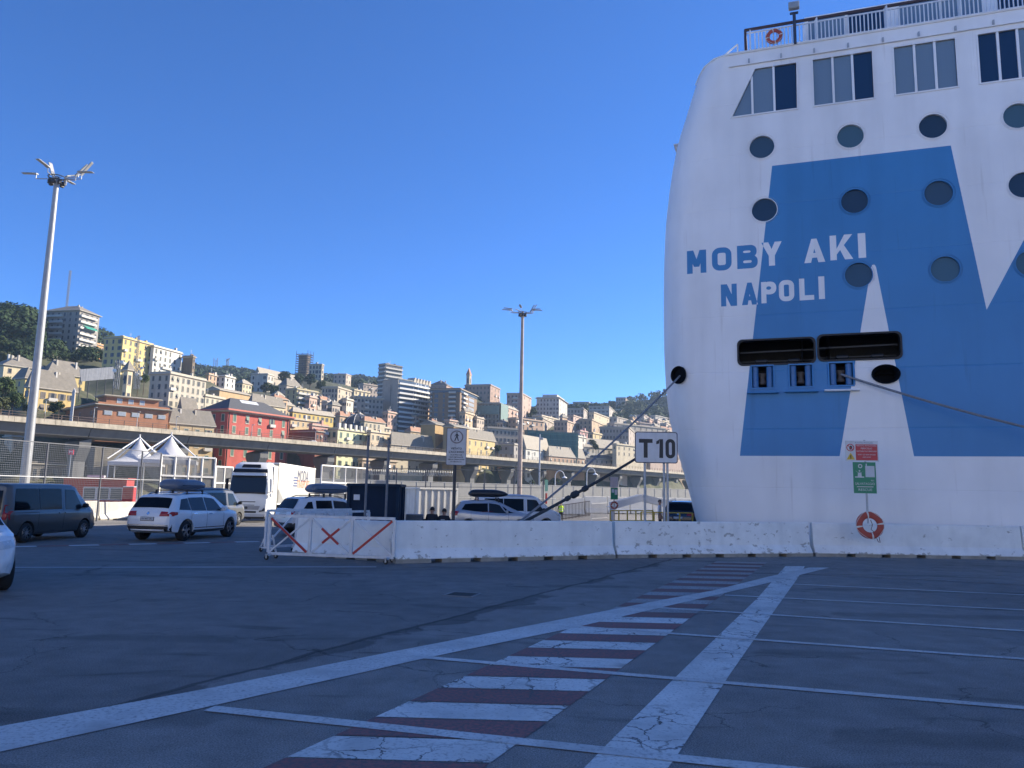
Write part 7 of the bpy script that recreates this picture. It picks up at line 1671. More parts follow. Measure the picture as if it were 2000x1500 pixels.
for nm, lab, xl, xc, xr, yt, yb, Z, a_, col, nf, nl, nr in rows:
    bld(nm, lab, xl, xc, xr, yt, yb, Z, a_, col, 'F', nf, nl, nr, 1.3 if Z < 700 else 1.8, 2.0 if Z < 700 else 2.4, pane='b', clutter=4 if Z < 700 else 2, bal=[('L', .05, .95, range(nf), 1.0)] if nm == 'round_balcony_flats' else None)
gn = bld('green_net_block', 'broad block completely veiled in dark green net', 1024, 1030, 1128, 842, 890, 470, 62, (.10, .16, .15), 'F', 3, 0, 0, clutter=0, cor=False)
q = gn['q']; mb = MB(); mb.bar(q(0, -.6, (gn['zt']+gn['zb'])/2), q(gn['L1'], -.6, (gn['zt']+gn['zb'])/2), .06, gn['zt']-gn['zb']); mb.build('net', M('green_net', (.035, .13, .125), .8, .2, .4, streak=.25), gn['t'], world=True)
for k in range(13):
    mb = MB(); mb.bar(q(gn['L1']*k/12, -.8, gn['zb']-4), q(gn['L1']*k/12, -.8, gn['zt']+1.2), .14); mb.build('scaffold_pole', M('net_pole', (.10, .24, .22), .7, .1, 1), gn['t'], world=True)
for k in range(5):
    mb = MB(); z = gn['zb']+(gn['zt']-gn['zb'])*(k+.3)/4.6; mb.bar(q(0, -.8, z), q(gn['L1'], -.8, z), .14, .14); mb.build('scaffold_level', MATS['net_pole'], gn['t'], world=True)
for nm, lab, xl, xc, xr, yt, Z, a_, col, rf_, rh, nf, nr, pn in [
    ('long_roof_row', 'long pale-roofed row with skylights below the green net', 1070, 1086, 1215, 868, 485, 48, (.52, .47, .38), 'G', 6, 3, 12, 's'), ('peach_row', 'peach terraced row with dormers just above the road', 1066, 1072, 1142, 890, 465, 40, (.54, .36, .24), 'H', 6, 2, 9, 's'),
    ('dark_roof_house', 'dark-roofed house with a balcony band between the ropes', 1133, 1142, 1225, 893, 500, 45, (.45, .35, .28), 'H', 4, 2, 9, 'd'), ('cream_row', 'cream row with a pale roof left of the terminal board', 1200, 1206, 1262, 896, 535, 45, (.54, .48, .38), 'H', 5, 2, 7, 's'),
    ('yellow_low_row', 'pale yellow low row behind the terminal board posts', 1240, 1246, 1300, 905, 565, 45, (.56, .48, .32), 'H', 3, 2, 7, 's'), ('brown_low_block', 'brown low block with square windows beside the ferry hull', 1292, 1300, 1352, 902, 605, 45, (.40, .30, .20), 'F', 1, 2, 6, 'd')]:
    b_ = bld(nm, lab, xl, xc, xr, yt, 950, Z, a_, col, rf_, nf, 1, nr, 1.4, 2.2, pane=pn, fr='p', rh=rh, rm='l' if nm != 'dark_roof_house' else 'd', fh=4.3, z0=0, terr=False, op=.2, clutter=4)
    if nm in ('peach_row', 'long_roof_row'):
        for k in range(7):
            mb = MB(); mb.box(b_['q'](b_['L1']*(.08+.13*k), 2.4, b_['zt']+1.8), (2.0, 2.6, 1.8), -b_['a']+math.pi/2); d_ = mb.build('dormer', ROOFM['l'], b_['t'], world=True)
            mb = MB(); mb.box(b_['q'](b_['L1']*(.08+.13*k), 1.06, b_['zt']+1.85), (1.2, .08, 1.1), -b_['a']+math.pi/2); pn_ = mb.build('pane', PANES['d'], None); pn_.data.transform(Matrix.Translation(-b_['t'].location)); pn_.parent = d_
# ---- infill on the crowded slopes
for lab, xl, xc, xr, yt, yb, Z, a_, col, nf, nl, nr in [
    ('small cream house above the long ochre building', 462, 474, 492, 748, 768, 500, 18, CR, 2, 2, 3), ('pale gable house left of the balcony house', 530, 540, 556, 772, 795, 470, 22, (.55, .48, .38), 2, 2, 3), ('ochre house between red palace roof and balcony house', 540, 552, 575, 790, 812, 400, 25, (.56, .42, .24), 2, 2, 3), ('cream house just left of the corner tenement', 612, 620, 640, 800, 826, 420, 25, (.58, .50, .36), 2, 1, 3),
    ('peach house below the corner tenement', 655, 664, 700, 812, 842, 400, 30, (.58, .42, .28), 2, 1, 5), ('cream house below the grey flats', 704, 712, 752, 822, 850, 400, 32, (.60, .52, .38), 2, 1, 5), ('tan house at the foot of the curved tower', 792, 802, 842, 842, 868, 400, 30, (.50, .40, .28), 2, 1, 5), ('white house at the foot of the brown tower', 872, 884, 938, 832, 856, 430, 30, (.62, .57, .48), 2, 1, 6),
    ('pink house below the brown convent', 978, 990, 1012, 796, 822, 560, 20, (.54, .36, .28), 3, 2, 3), ('cream house under the grand white block', 1040, 1058, 1090, 812, 826, 590, 25, (.60, .52, .40), 2, 3, 4), ('rose house right below the pale flats', 1108, 1120, 1150, 812, 830, 640, 22, (.56, .40, .34), 2, 2, 4), ('sand-coloured house above the ochre corner house', 1150, 1160, 1190, 806, 826, 680, 22, (.56, .47, .34), 2, 2, 4),
    ('small yellow house left of the ornate block', 1150, 1158, 1176, 846, 876, 520, 28, (.60, .48, .28), 3, 1, 2), ('white house with a lit side behind the green net block end', 1118, 1124, 1144, 852, 880, 490, 28, (.62, .58, .5), 3, 1, 2), ('low cream house between ornate block and long roof row', 1196, 1204, 1262, 868, 890, 510, 40, (.58, .50, .36), 2, 1, 6), ('pinkish house next to the ferry above the low brown block', 1262, 1270, 1330, 860, 895, 560, 42, (.54, .41, .33), 3, 1, 6),
    ('grey-pink house behind the terminal board', 1240, 1250, 1300, 846, 870, 600, 42, (.48, .38, .33), 2, 1, 6), ('pale house beside the ferry hull high up', 1285, 1292, 1330, 838, 856, 640, 42, (.52, .46, .40), 2, 1, 5), ('sunlit cream house between dome and curved tower', 728, 734, 762, 834, 850, 420, 30, (.62, .54, .40), 2, 1, 4), ('ochre house right of the netted building', 984, 994, 1020, 846, 872, 470, 30, (.54, .40, .24), 2, 1, 3)]:
    bld('slope_house', lab, xl, xc, xr, yt, yb, Z, a_, col, 'H' if nr % 2 else 'F', nf, nl, nr, 1.2, 1.8, pane='s', op=.2, rh=2.6, rm=('l', 's', 't')[nr % 3], clutter=3, group='houses on the slope')
# ---- low buildings glimpsed under the road
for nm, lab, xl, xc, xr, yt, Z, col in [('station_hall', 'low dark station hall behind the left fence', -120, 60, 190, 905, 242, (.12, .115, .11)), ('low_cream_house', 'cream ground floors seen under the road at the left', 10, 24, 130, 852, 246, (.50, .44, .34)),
    ('salmon_house', 'salmon house seen under the road right of the walkers sign', 972, 985, 1040, 915, 432, (.58, .30, .21)), ('low_pale_house', 'pale low house under the road between the piers', 700, 708, 775, 898, 345, (.52, .42, .34)), ('cream_shop_row', 'cream shop row under the road behind the far fence', 1100, 1110, 1215, 918, 492, (.52, .46, .36)), ('peach_shop_row', 'peach shop row under the road near the ferry', 1225, 1232, 1330, 922, 565, (.54, .42, .32))]:
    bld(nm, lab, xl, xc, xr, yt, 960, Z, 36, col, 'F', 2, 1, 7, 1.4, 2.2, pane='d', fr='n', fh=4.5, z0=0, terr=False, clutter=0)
ms = atY(139, 883, 190); t = thing('metro_sign', 'red square sign with a white letter under the road', 'sign', (ms.x, ms.y, 0)); mb = MB(); mb.box((0, 0, ms.z), (1.2, .2, 1.2)); mb.build('panel', M('metro_red', (.6, .03, .06), .4, 0), t); txt('M', 1.0, white, 'letter', t, (0, -.11, ms.z), FACE, .85); mb = MB(); mb.bar((0, 0, 0), (0, 0, ms.z), .16); mb.build('post', steel, t)
# ================================================================== HILLS AND TREES
def zof(x, y, Z): return atY(x, y, Z).z
ridge = [(-300, 608, 900), (0, 612, 620), (60, 612, 620), (120, 628, 700), (200, 668, 800), (330, 706, 1150), (400, 716, 1250), (440, 711, 1250), (480, 722, 1250), (540, 727, 1250), (620, 727, 1250), (700, 729, 1250), (740, 737, 1250), (800, 752, 1250), (900, 775, 1250), (980, 792, 1250), (1040, 797, 1800), (1120, 796, 1200), (1170, 788, 1200), (1205, 784, 1200), (1240, 768, 1200), (1280, 760, 1200), (1320, 752, 1200), (1380, 740, 1200), (1600, 720, 1200), (2200, 700, 1200)]
ctl = list(CTRL) + [(x, Z, zof(x, y, Z)-11) for x, y, Z in ridge]
for x in range(-400, 1800, 60):
    Z = 225 if x < 0 else float(np.interp(x, [0, 450, 900, 1300, 1800], [225, 285, 390, 600, 900])); ctl.append((x, Z, -1.0))
ca = np.array(ctl, float); cu_ = ca[:, 0]/110.0; cw = np.log(ca[:, 1])*7.0; ce = ca[:, 2]/ca[:, 1]
def terr(x, Z):
    d2 = (x/110.0-cu_)**2 + (math.log(Z)*7.0-cw)**2 + .02; w = 1/d2**1.7
    return float((w*ce).sum()/w.sum())*Z
xs = list(range(-900, 2501, 20)); zsr = [200*1.025**k for k in range(84)]
vv = []; fs = []
TG = {}
for j, Z in enumerate(zsr):
    for i, x in enumerate(xs):
        lim = float(np.interp(x, [-900, 0, 450, 900, 1300, 1800], [215, 215, 262, 365, 560, 850]))
        rz = float(np.interp(x, [r[0] for r in ridge], [r[2] for r in ridge]))
        h = terr(x, Z); 
        if Z > rz: h *= max(0, 1-(Z/rz-1)*1.2)
        h *= min(1, max(0, (Z-lim)/30)); h += -1.2 if Z < lim+5 else random.uniform(-.3, .3)
        TG[i, j] = h; p = atY(x, hor(x), Z); vv.append((p.x, p.y, h))
n = len(xs)
for j in range(len(zsr)-1):
    for i in range(n-1): fs.append((j*n+i, j*n+i+1, (j+1)*n+i+1, (j+1)*n+i))
me = bpy.data.meshes.new('hillside'); me.from_pydata(vv, [], fs); me.polygons.foreach_set('use_smooth', [True]*len(fs))
hm = bpy.data.materials.new('hillside_scrub'); nn, ll, bb_ = nodes(hm); bb_.inputs['Roughness'].default_value = .95
g = nn.new('ShaderNodeNewGeometry'); t1 = nn.new('ShaderNodeTexNoise'); t1.inputs['Scale'].default_value = .06; t1.inputs['Detail'].default_value = 8; t1.inputs['Roughness'].default_value = .7; ll.new(g.outputs['Position'], t1.inputs['Vector'])
cr = nn.new('ShaderNodeValToRGB'); cr.color_ramp.elements[0].position = .4; cr.color_ramp.elements[0].color = (.028, .042, .016, 1); cr.color_ramp.elements[1].position = .68; cr.color_ramp.elements[1].color = (.13, .12, .075, 1)
ll.new(t1.outputs['Fac'], cr.inputs[0]); ll.new(cr.outputs[0], bb_.inputs['Base Color']); me.materials.append(hm)
tag(link('hillside', me), 'green and built-up hillside rising behind the harbour', kind='structure')
def ground_at(x, Z): return terr(x, Z)
# leaves: many small faces clustered in clumps
def leafmat(name, col):
    mt = M(name, col, .8, .35, .9, spec=.2); return mt
LEAF = [leafmat('leaf_dark', (.030, .055, .020)), leafmat('leaf_mid', (.055, .085, .028)), leafmat('leaf_olive', (.075, .085, .035))]
bark = M('bark', (.10, .075, .055), .9, .25, 2)
def crown_mesh(seed, blobs=16, per=70, size=.5, flat=.8):
    rnd = random.Random(seed); V = []; F = []
    for b in range(blobs):
        u = rnd.random()**.5; a = rnd.uniform(0, 2*math.pi); zz = rnd.uniform(-.75, .9); rr_ = math.sqrt(max(0, 1-zz*zz))*u*.78
        c = Vector((rr_*math.cos(a), rr_*math.sin(a), zz*flat*.8)); br = rnd.uniform(.26, .44)
        for k in range(per):
            d = Vector((rnd.gauss(0, 1), rnd.gauss(0, 1), rnd.gauss(0, 1)*.8+.25)).normalized(); p = c + d*br*rnd.uniform(.75, 1.05)
            s_ = size*rnd.uniform(.10, .2); t_ = d.cross(Vector((rnd.gauss(0, 1), rnd.gauss(0, 1), rnd.gauss(0, 1)))).normalized(); b2_ = (d+Vector((rnd.gauss(0, .5), rnd.gauss(0, .5), rnd.gauss(0, .5)))).cross(t_).normalized()
            o = len(V); V += [p-t_*s_, p+b2_*s_*.6, p+t_*s_, p-b2_*s_*.6]; F.append((o, o+1, o+2, o+3))
    me = bpy.data.meshes.new('crown'); me.from_pydata(V, [], F); return me
CM = []
for k in range(6):
    me = crown_mesh(k+11, 20, 80, .62, .82); me.materials.append(LEAF[k % 3]); CM.append(me)
tm = MB(); tm.tube([(0, 0, -1), (.02, 0, .3), (0, .03, .8)], [.055, .04, .02], 7)
for k in range(5): tm.tube([(0, 0, .35+.06*k), (.3*math.cos(k*1.3), .3*math.sin(k*1.3), .75+.05*k)], [.022, .008], 5)
TRM = tm.mesh('trunk', bark, True)
trr = random.Random(5)
def tree(label, x, yc, rpx, Z, kind=0, sq=1.0, group=None, name='tree'):
    """round-crowned tree: crown centre at pixel (x, yc), radius rpx"""
    p = atY(x, yc, Z); r_ = rpx*Z/1500; zb = p.z-r_*1.6*sq
    t = thing(name, label, 'tree', (p.x, p.y, zb), trr.uniform(0, 6), group)
    c = link('crown', CM[kind], t); c.location = (0, 0, p.z-zb); c.scale = (r_, r_, r_*sq*1.05); c.rotation_euler = (0, 0, trr.uniform(0, 6))
    k = link('trunk', TRM, t); hh_ = (p.z-zb)*1.15; k.scale = (hh_*.8, hh_*.8, hh_)
G = 'trees on the left slope'
for lab, x, yc, r_, Z, kd in [('dark round tree under the crest villa at the left edge', 12, 640, 26, 400, 0), ('broad dark tree left of the mast below the crest', 52, 655, 26, 410, 3), ('dark evergreen hidden partly by the tall mast', 68, 690, 22, 390, 0), ('tall dark tree on the crest left of the tall block', 66, 625, 24, 470, 3), ('crest tree just right of the villa', 38, 622, 18, 480, 0), ('lower dark tree between villa roofs and the mast', 34, 690, 24, 370, 0), ('bright leafy tree at the left edge above the yellow houses', 4, 672, 18, 370, 1), ('olive bush below the leafy left-edge tree', 10, 700, 16, 350, 2),
                           ('leafy tree at the left edge in front of the yellow house', 6, 758, 26, 236, 1), ('second leafy tree nearer the road at the left', 26, 782, 20, 230, 1), ('third leafy tree low at the left edge', 2, 792, 20, 226, 2), ('rounded tree beside the yellow house foot', 58, 800, 16, 236, 1), ('dark shrub tree right of the yellow house', 106, 798, 13, 240, 0), ('leafy tree by the dark side of the brick building', 116, 792, 10, 236, 1),
                           ('tree group under the tall apartment block', 128, 698, 12, 380, 1), ('second tree under the tall apartment block', 145, 700, 11, 378, 0), ('tree below the yellow tenement', 282, 740, 10, 330, 1), ('second tree below the yellow tenement', 270, 746, 9, 320, 2),
                           ('dark tree below the hilltop church', 556, 738, 15, 640, 0), ('dark tree in front of the church nave', 582, 740, 14, 640, 3), ('dark tree under the scaffolded tower', 606, 742, 14, 620, 0), ('tree at the foot of the cream hill palace', 626, 752, 12, 560, 3), ('tree left below the white villa', 520, 758, 13, 560, 0), ('tree right below the white villa', 536, 762, 13, 540, 3), ('tree left of the balcony house', 548, 782, 12, 460, 0), ('tree right of the balcony house', 628, 790, 10, 470, 0), ('bush beside the white cubic house', 470, 752, 10, 520, 0), ('bush left of the pale villa', 484, 758, 11, 540, 3),
                           ('dark tree beside the pink tower house', 1156, 866, 9, 510, 0), ('second dark tree left of the ornate block', 1164, 872, 8, 505, 3), ('dark tree between pink block and grand block', 1042, 806, 9, 620, 0), ('tree left of the grand block foot', 1034, 812, 7, 610, 3), ('tree between yellow palace and grey house', 972, 876, 8, 400, 0)]:
    tree(lab, x, yc, r_, Z, kd, .95, G if x < 160 else 'trees between the houses')
def palm(label, x, Z, yc, rpx):
    p = atY(x, yc, Z); r_ = rpx*Z/1500; t = thing('palm_tree', label, 'palm tree', (p.x, p.y, 0), 0, 'palms under the elevated road')
    mb = MB(); mb.tube([(0, 0, 0), (.1, 0, p.z*.5), (0, 0, p.z)], [.35, .28, .25], 8); mb.build('trunk', bark, t, smooth=True)
    mb = MB(); rnd = random.Random(int(x))
    for k in range(26):
        a = rnd.uniform(0, 2*math.pi); el = rnd.uniform(-.3, 1.1); pts = [Vector((math.cos(a)*r_*u*math.cos(el*(1-u*.4)), math.sin(a)*r_*u*math.cos(el*(1-u*.4)), p.z+r_*(math.sin(el)*u-.55*u*u))) for u in (0, .25, .5, .75, 1)]
        sd = Vector((-math.sin(a), math.cos(a), 0))*r_*.09
        for i in range(4): mb.quad(pts[i]-sd, pts[i]+sd, pts[i+1]+sd*(.9-.22*i), pts[i+1]-sd*(.9-.22*i))
    mb.build('crown', LEAF[0], t)
for x, Z, yc, r_, lab in ((1062, 330, 936, 13, 'dark palm under the road left of the ropes'), (1086, 340, 938, 13, 'dark palm under the road at the crook lamp'), (1040, 335, 940, 10, 'small dark palm beside the lighting mast')): palm(lab, x, Z, yc, r_)
# tiny houses filling the gaps of the slopes
hrng = random.Random(21); cols = [(.60, .50, .34), (.58, .42, .28), (.56, .38, .30), (.62, .56, .46), (.50, .42, .34), (.60, .47, .26), (.54, .46, .40)]
LMK = [(500, 735, 'pale villa'), (548, 728, 'hilltop church'), (618, 722, 'cream hill palace'), (590, 780, 'balcony house'), (658, 785, 'corner tenement'), (716, 795, 'grey flats'), (697, 818, 'dark dome'), (610, 815, 'yellow terrace'), (792, 790, 'curved tower'), (885, 795, 'brown tower'), (942, 765, 'brown convent'), (960, 812, 'netted building'), (1014, 790, 'pink block'), (1075, 795, 'grand white block'), (980, 855, 'grey school'), (1075, 850, 'green net block'), (1125, 808, 'pale flats'), (1178, 805, 'round-balcony flats'), (1205, 855, 'ornate block'), (1155, 832, 'ochre corner house'), (1108, 835, 'peach corner house'), (1280, 835, 'faded pink row'), (1216, 784, 'crest block'), (1140, 880, 'long pale roofs'), (860, 850, 'ochre gables'), (480, 790, 'red palace roof')]
CN = ['cream', 'peach', 'rose', 'off-white', 'drab brown', 'yellow', 'greyish']; used_l = set(); made = 0
while made < 58:
    x = hrng.uniform(470, 1320); lim = float(np.interp(x, [450, 900, 1300], [345, 450, 640])); Z = hrng.uniform(lim, lim+330)
    h = terr(x, Z); hh_ = hrng.uniform(9, 15); yb = hor(x)-(h-CAMH)/Z*1500; yt = yb-hh_/Z*1500; w = hrng.uniform(16, 30)*480/Z
    if yt < np.interp(x, [470, 560, 740, 840, 940, 1000, 1110, 1200, 1320], [768, 772, 772, 780, 800, 818, 812, 812, 815]): continue
    made += 1; ci = hrng.randrange(7); rf_ = hrng.choice('FFH'); lx, ly, ln = min(LMK, key=lambda q_: (q_[0]-x)**2+(q_[1]-yt)**2)
    rel = ('left of' if x < lx else 'right of') if abs(x-lx) > abs(yt-ly) else ('above' if yt < ly else 'below'); rw_ = 'flat-roofed' if rf_ == 'F' else 'hip-roofed'; lab = f'tiny {CN[ci]} {rw_} house {rel} the {ln}'; z_ = 1
    for ex in ('', ', the second such', ', the third such', ', the fourth such'):
        if lab+ex not in used_l: lab += ex; break
    used_l.add(lab)
    bld('hillside_house', lab, x-w*.5, x-w*.1, x+w*.6, yt, yb, Z, hrng.uniform(14, 40), cols[ci], rf_, 3, 2, 3, 1.2, 1.8, pane=hrng.choice('dsb'), rh=2.4, rm=hrng.choice('lst'), clutter=2, terr=False, group='tiny houses packed on the slope')
# woods on the hills: one mass
def wood(label, region, count, seed, Zr, size, name='hillside_wood', leaf=0, leafs=34, lk=1.0):
    rnd = random.Random(seed); V = []; F = []; k = 0
    while k < count:
        x = rnd.uniform(region[0][0], region[-1][0]); ylo = np.interp(x, [r[0] for r in region], [r[1] for r in region]); yhi = np.interp(x, [r[0] for r in region], [r[2] for r in region])
        Z = rnd.uniform(*Zr); h = terr(x, Z); p = atY(x, hor(x), Z); ypx = hor(x)-(h-CAMH)/Z*1500*.985
        if not (ylo-6 < ypx < yhi): k += .02; continue
        k += 1; r_ = size*rnd.uniform(.6, 1.35); c = Vector((p.x, p.y, h+r_*.5))
        for q_ in range(leafs):
            d = Vector((rnd.gauss(0, 1), rnd.gauss(0, 1), rnd.gauss(0, .8)+.35)).normalized(); o_ = c + Vector((d.x*r_, d.y*r_, d.z*r_*.85))*rnd.uniform(.7, 1.05); s_ = r_*rnd.uniform(.22, .42)*lk
            t_ = d.cross(Vector((rnd.gauss(0, 1), rnd.gauss(0, 1), rnd.gauss(0, 1)))).normalized(); b_ = (d+Vector((rnd.gauss(0, .5), rnd.gauss(0, .5), rnd.gauss(0, .5)))).cross(t_).normalized()
            i = len(V); V += [o_-t_*s_, o_+b_*s_*.7, o_+t_*s_, o_-b_*s_*.7]; F.append((i, i+1, i+2, i+3))
    me = bpy.data.meshes.new(name); me.from_pydata(V, [], F); me.materials.append(LEAF[leaf]); return tag(link(name, me), label, 'wood', kind='stuff')
wood('dark evergreen wood covering the left crest', [(-80, 590, 720), (30, 610, 720), (90, 625, 700), (210, 670, 720)], 420, 3, (330, 720), 5.5, leafs=130, lk=.5)
wood('dark wood on the central ridge behind the town', [(330, 705, 770), (430, 708, 770), (760, 735, 790), (1000, 780, 815)], 1500, 4, (780, 1260), 6.0)
wood('hazy wooded hill behind the ferry', [(1040, 790, 830), (1200, 780, 830), (1240, 765, 830), (1420, 735, 850)], 900, 6, (820, 1210), 6.2)
for x, yt, yb, lab, d_ in ((417, 699, 716, 'left of three thin masts on the central ridge', 0), (421, 703, 716, 'short middle mast on the central ridge', 0), (424, 699, 716, 'right of three thin masts on the central ridge', 0), (444, 700, 714, 'stouter mast with dishes on the central ridge', 3), (525, 714, 730, 'lone thin mast left of the hilltop church', 0)):
    lattice_mast(lab, x, yt, yb, 1230, 1.1 if not d_ else 2.7, d_)

# added, unseen white block and pale ground that bounce sun onto the hull
tw = M('reflector_white', (.74, .76, .78), .8, .06, .3, streak=.08); reflector = thing('sun_reflector', 'added white building behind the camera, unseen, bouncing sunlight onto the ferry hull', 'building', (-20, -62, 0), R(-24))
mb = MB(); mb.box((0, -10, 13), (210, 20, 26)); mb.build('wall', tw, reflector)
mb = MB(); mb.box((0, -10, 26.3), (212, 22, .6)); mb.build('roof', ROOFM['l'], reflector)
for k in range(26):
    for j in range(3):
        mb = MB() if (k, j) == (0, 0) else mb
        if (k, j) == (0, 0): mb.box((0, .03, 0), (4.6, .08, 1.6)); wme = mb.mesh('window', PANES['k'])
        w = link('window', wme, reflector); w.location = (-100+k*8, 0, 5+j*7)
mb = MB(); mb.box((0, 2.5, 4.2), (60, 5, .3)); mb.build('canopy', steel, reflector)
fc = M('bounce_concrete', (.34, .33, .31), .9, .12, .3); mb = MB(); mb.quad((-160, -95, .006), (140, -95, .006), (140, -22, .006), (-160, -22, .006)); tag(mb.build('bounce_ground', fc), 'pale concrete sheet added behind the camera, unseen, to bounce sunlight', kind='structure')  # pale sheet added out of view so sunlit ground brightens the shade
# ------------------------------------------------------------------ haze over the town
mb = MB(); mb.box((0, 520, 107), (4900, 2360, 236)); hz = mb.build('haze', [], None); tag(hz, 'thin pale blue morning haze over the town', kind='stuff')
hmm = bpy.data.materials.new('haze_air'); hmm.use_nodes = True; hnn = hmm.node_tree.nodes
for n_ in list(hnn): hnn.remove(n_)
pv = hnn.new('ShaderNodeVolumePrincipled'); pv.inputs['Color'].default_value = (.55, .74, 1, 1); pv.inputs['Density'].default_value = .00014; pv.inputs['Anisotropy'].default_value = .2
mo = hnn.new('ShaderNodeOutputMaterial'); hmm.node_tree.links.new(pv.outputs[0], mo.inputs['Volume']); hz.data.materials.append(hmm)
# ================================================================== PEOPLE
skin_m = M('skin', (.42, .24, .17), .6, .1, 8); hair_m = M('hair_dark', (.02, .016, .013), .7, .2, 10); hair_g = M('hair_grey', (.10, .09, .08), .7, .2, 10)
def skinned(name, joints, bones, mats, parent, root=0, sub=2, matfn=None):
    """joints: name -> (x, y, z, rx[, ry]); grown into one continuous surface"""
    keys = list(joints); me = bpy.data.meshes.new(name); me.from_pydata([joints[k][:3] for k in keys], [(keys.index(a), keys.index(b)) for a, b in bones], [])
    o = bpy.data.objects.new(name, me); C.objects.link(o)
    sm_ = o.modifiers.new('skin', 'SKIN'); sm_.use_smooth_shade = True
    lay = me.skin_vertices[0].data if me.skin_vertices else None
    for i, k in enumerate(keys):
        r_ = joints[k][3:]; me.skin_vertices[0].data[i].radius = (r_[0], r_[-1])
        me.skin_vertices[0].data[i].use_root = (i == root)
    sb = o.modifiers.new('sub', 'SUBSURF'); sb.levels = sub; sb.render_levels = sub
    bpy.context.view_layer.update()
    m2 = bpy.data.meshes.new_from_object(o.evaluated_get(bpy.context.evaluated_depsgraph_get())); m2.name = name
    bpy.data.objects.remove(o)
    m2.materials.clear()
    for mt in mats: m2.materials.append(mt)
    for p in m2.polygons:
        p.use_smooth = True
        if matfn: p.material_index = matfn(p.center)
    return link(name, m2, parent)
def person(label, p, rz, H, mats, hairm, pose='stand', arms=None, z0=None):
    """mats: skin, top, legs, shoes. faces -Y before rz"""
    t = thing('person', label, 'person', (p.x, p.y, groundz(p.x, p.y) if z0 is None else z0), rz); k = H/1.75
    if pose == 'stand':
        hip = .92; J = dict(pel=(0, 0, hip, .135, .105), bel=(0, 0, 1.08, .135, .10), che=(0, .01, 1.30, .155, .115), nec=(0, .015, 1.47, .062), nk2=(0, .005, 1.53, .055), hea=(0, -.01, 1.63, .088, .10), cro=(0, 0, 1.70, .075, .085))
        for s_, n in ((-1, 'r'), (1, 'l')):
            J['hp'+n] = (s_*.095, 0, hip-.06, .092); J['kn'+n] = (s_*.11, -.02, .50, .062); J['an'+n] = (s_*.115, .02, .10, .042); J['to'+n] = (s_*.125, -.13, .045, .04, .03); J['sh'+n] = (s_*.175, .01, 1.41, .065)
            el, wr = arms[n] if arms else ((s_*.25, .04, 1.13), (s_*.27, -.03, .88)); J['el'+n] = (*el, .045); J['wr'+n] = (*wr, .032)
    else:
        hip = .50; J = dict(pel=(0, 0, hip, .15, .13), bel=(0, -.02, .66, .145, .115), che=(0, -.05, .90, .165, .125), nec=(0, -.05, 1.07, .064), nk2=(0, -.06, 1.12, .056), hea=(0, -.08, 1.215, .088, .10), cro=(0, -.075, 1.285, .075, .085))
        for s_, n in ((-1, 'r'), (1, 'l')):
            J['hp'+n] = (s_*.10, -.03, hip-.01, .10); J['kn'+n] = (s_*.15, -.44, .48, .066); J['an'+n] = (s_*.15, -.42, .10, .044); J['to'+n] = (s_*.17, -.57, .045, .04, .03); J['sh'+n] = (s_*.18, -.05, 1.01, .068)
            el, wr = arms[n] if arms else ((s_*.24, -.14, .76), (s_*.13, -.34, .62)); J['el'+n] = (*el, .048); J['wr'+n] = (*wr, .034)
    J = {a: tuple(v*k for v in b) for a, b in J.items()}
    bones = [('pel', 'bel'), ('bel', 'che'), ('che', 'nec'), ('nec', 'nk2'), ('nk2', 'hea'), ('hea', 'cro')]
    for n in 'rl': bones += [('pel', 'hp'+n), ('hp'+n, 'kn'+n), ('kn'+n, 'an'+n), ('an'+n, 'to'+n), ('che', 'sh'+n), ('sh'+n, 'el'+n), ('el'+n, 'wr'+n)]
    ztop = J['nec'][2]+.005; zwaist = J['pel'][2]+.06*k
    def mf(c):
        if c.z > ztop: return 0
        for n in 'rl':
            w, e = Vector(J['wr'+n][:3]), Vector(J['el'+n][:3])
            if (Vector(c)-w).length < .05*k or ((Vector(c)-w).length < .2*k and len(mats) > 4): return 0
        if c.z < .085*k: return 3
        return 1 if c.z > zwaist or abs(c.x) > .2*k else 2
    skinned('body', J, bones, mats[:4], t, 0, 2, mf)
    hc = Vector(J['hea'][:3]); hr = .098*k
    mb = MB(); n = 16; rings = []                       # hair cap
    for j in range(7):
        a = R(8+j*15); ring = []
        for i in range(n):
            b = 2*math.pi*i/n; fr_ = 1.0 if math.sin(b) > -.3 else (1.0 if j < 4 else .9); ring.append(hc + Vector((hr*1.0*math.sin(a)*math.cos(b)*.93, hr*1.08*math.sin(a)*math.sin(b)+.012, hr*1.22*math.cos(a)*fr_+.018+(.05*k if (math.sin(b) < -.35 and j > 4) else 0))))
        rings.append(ring)
    mb.loft(rings); mb.build('hair', hairm, t, smooth=True, ang=80)
    mb = MB(); mb.tube([hc+Vector((0, -.10, .015))*k, hc+Vector((0, -.128, -.02))*k, hc+Vector((0, -.10, -.032))*k], [.008, .016, .01], 6)
    for s_ in (-1, 1): mb.tube([hc+Vector((s_*.086, .01, .02))*k, hc+Vector((s_*.1, .02, -.005))*k, hc+Vector((s_*.086, .01, -.035))*k], [.01, .016, .01], 6)
    mb.build('nose_and_ears', mats[0], t, smooth=True)
    mb = MB()
    for s_ in (-1, 1): mb.box(hc+Vector((s_*.035, -.102, .018))*k, (.022, .01, .009))
    mb.box(hc+Vector((0, -.1, -.055))*k, (.045, .012, .008)); mb.build('eyes_and_mouth', hair_m, t)
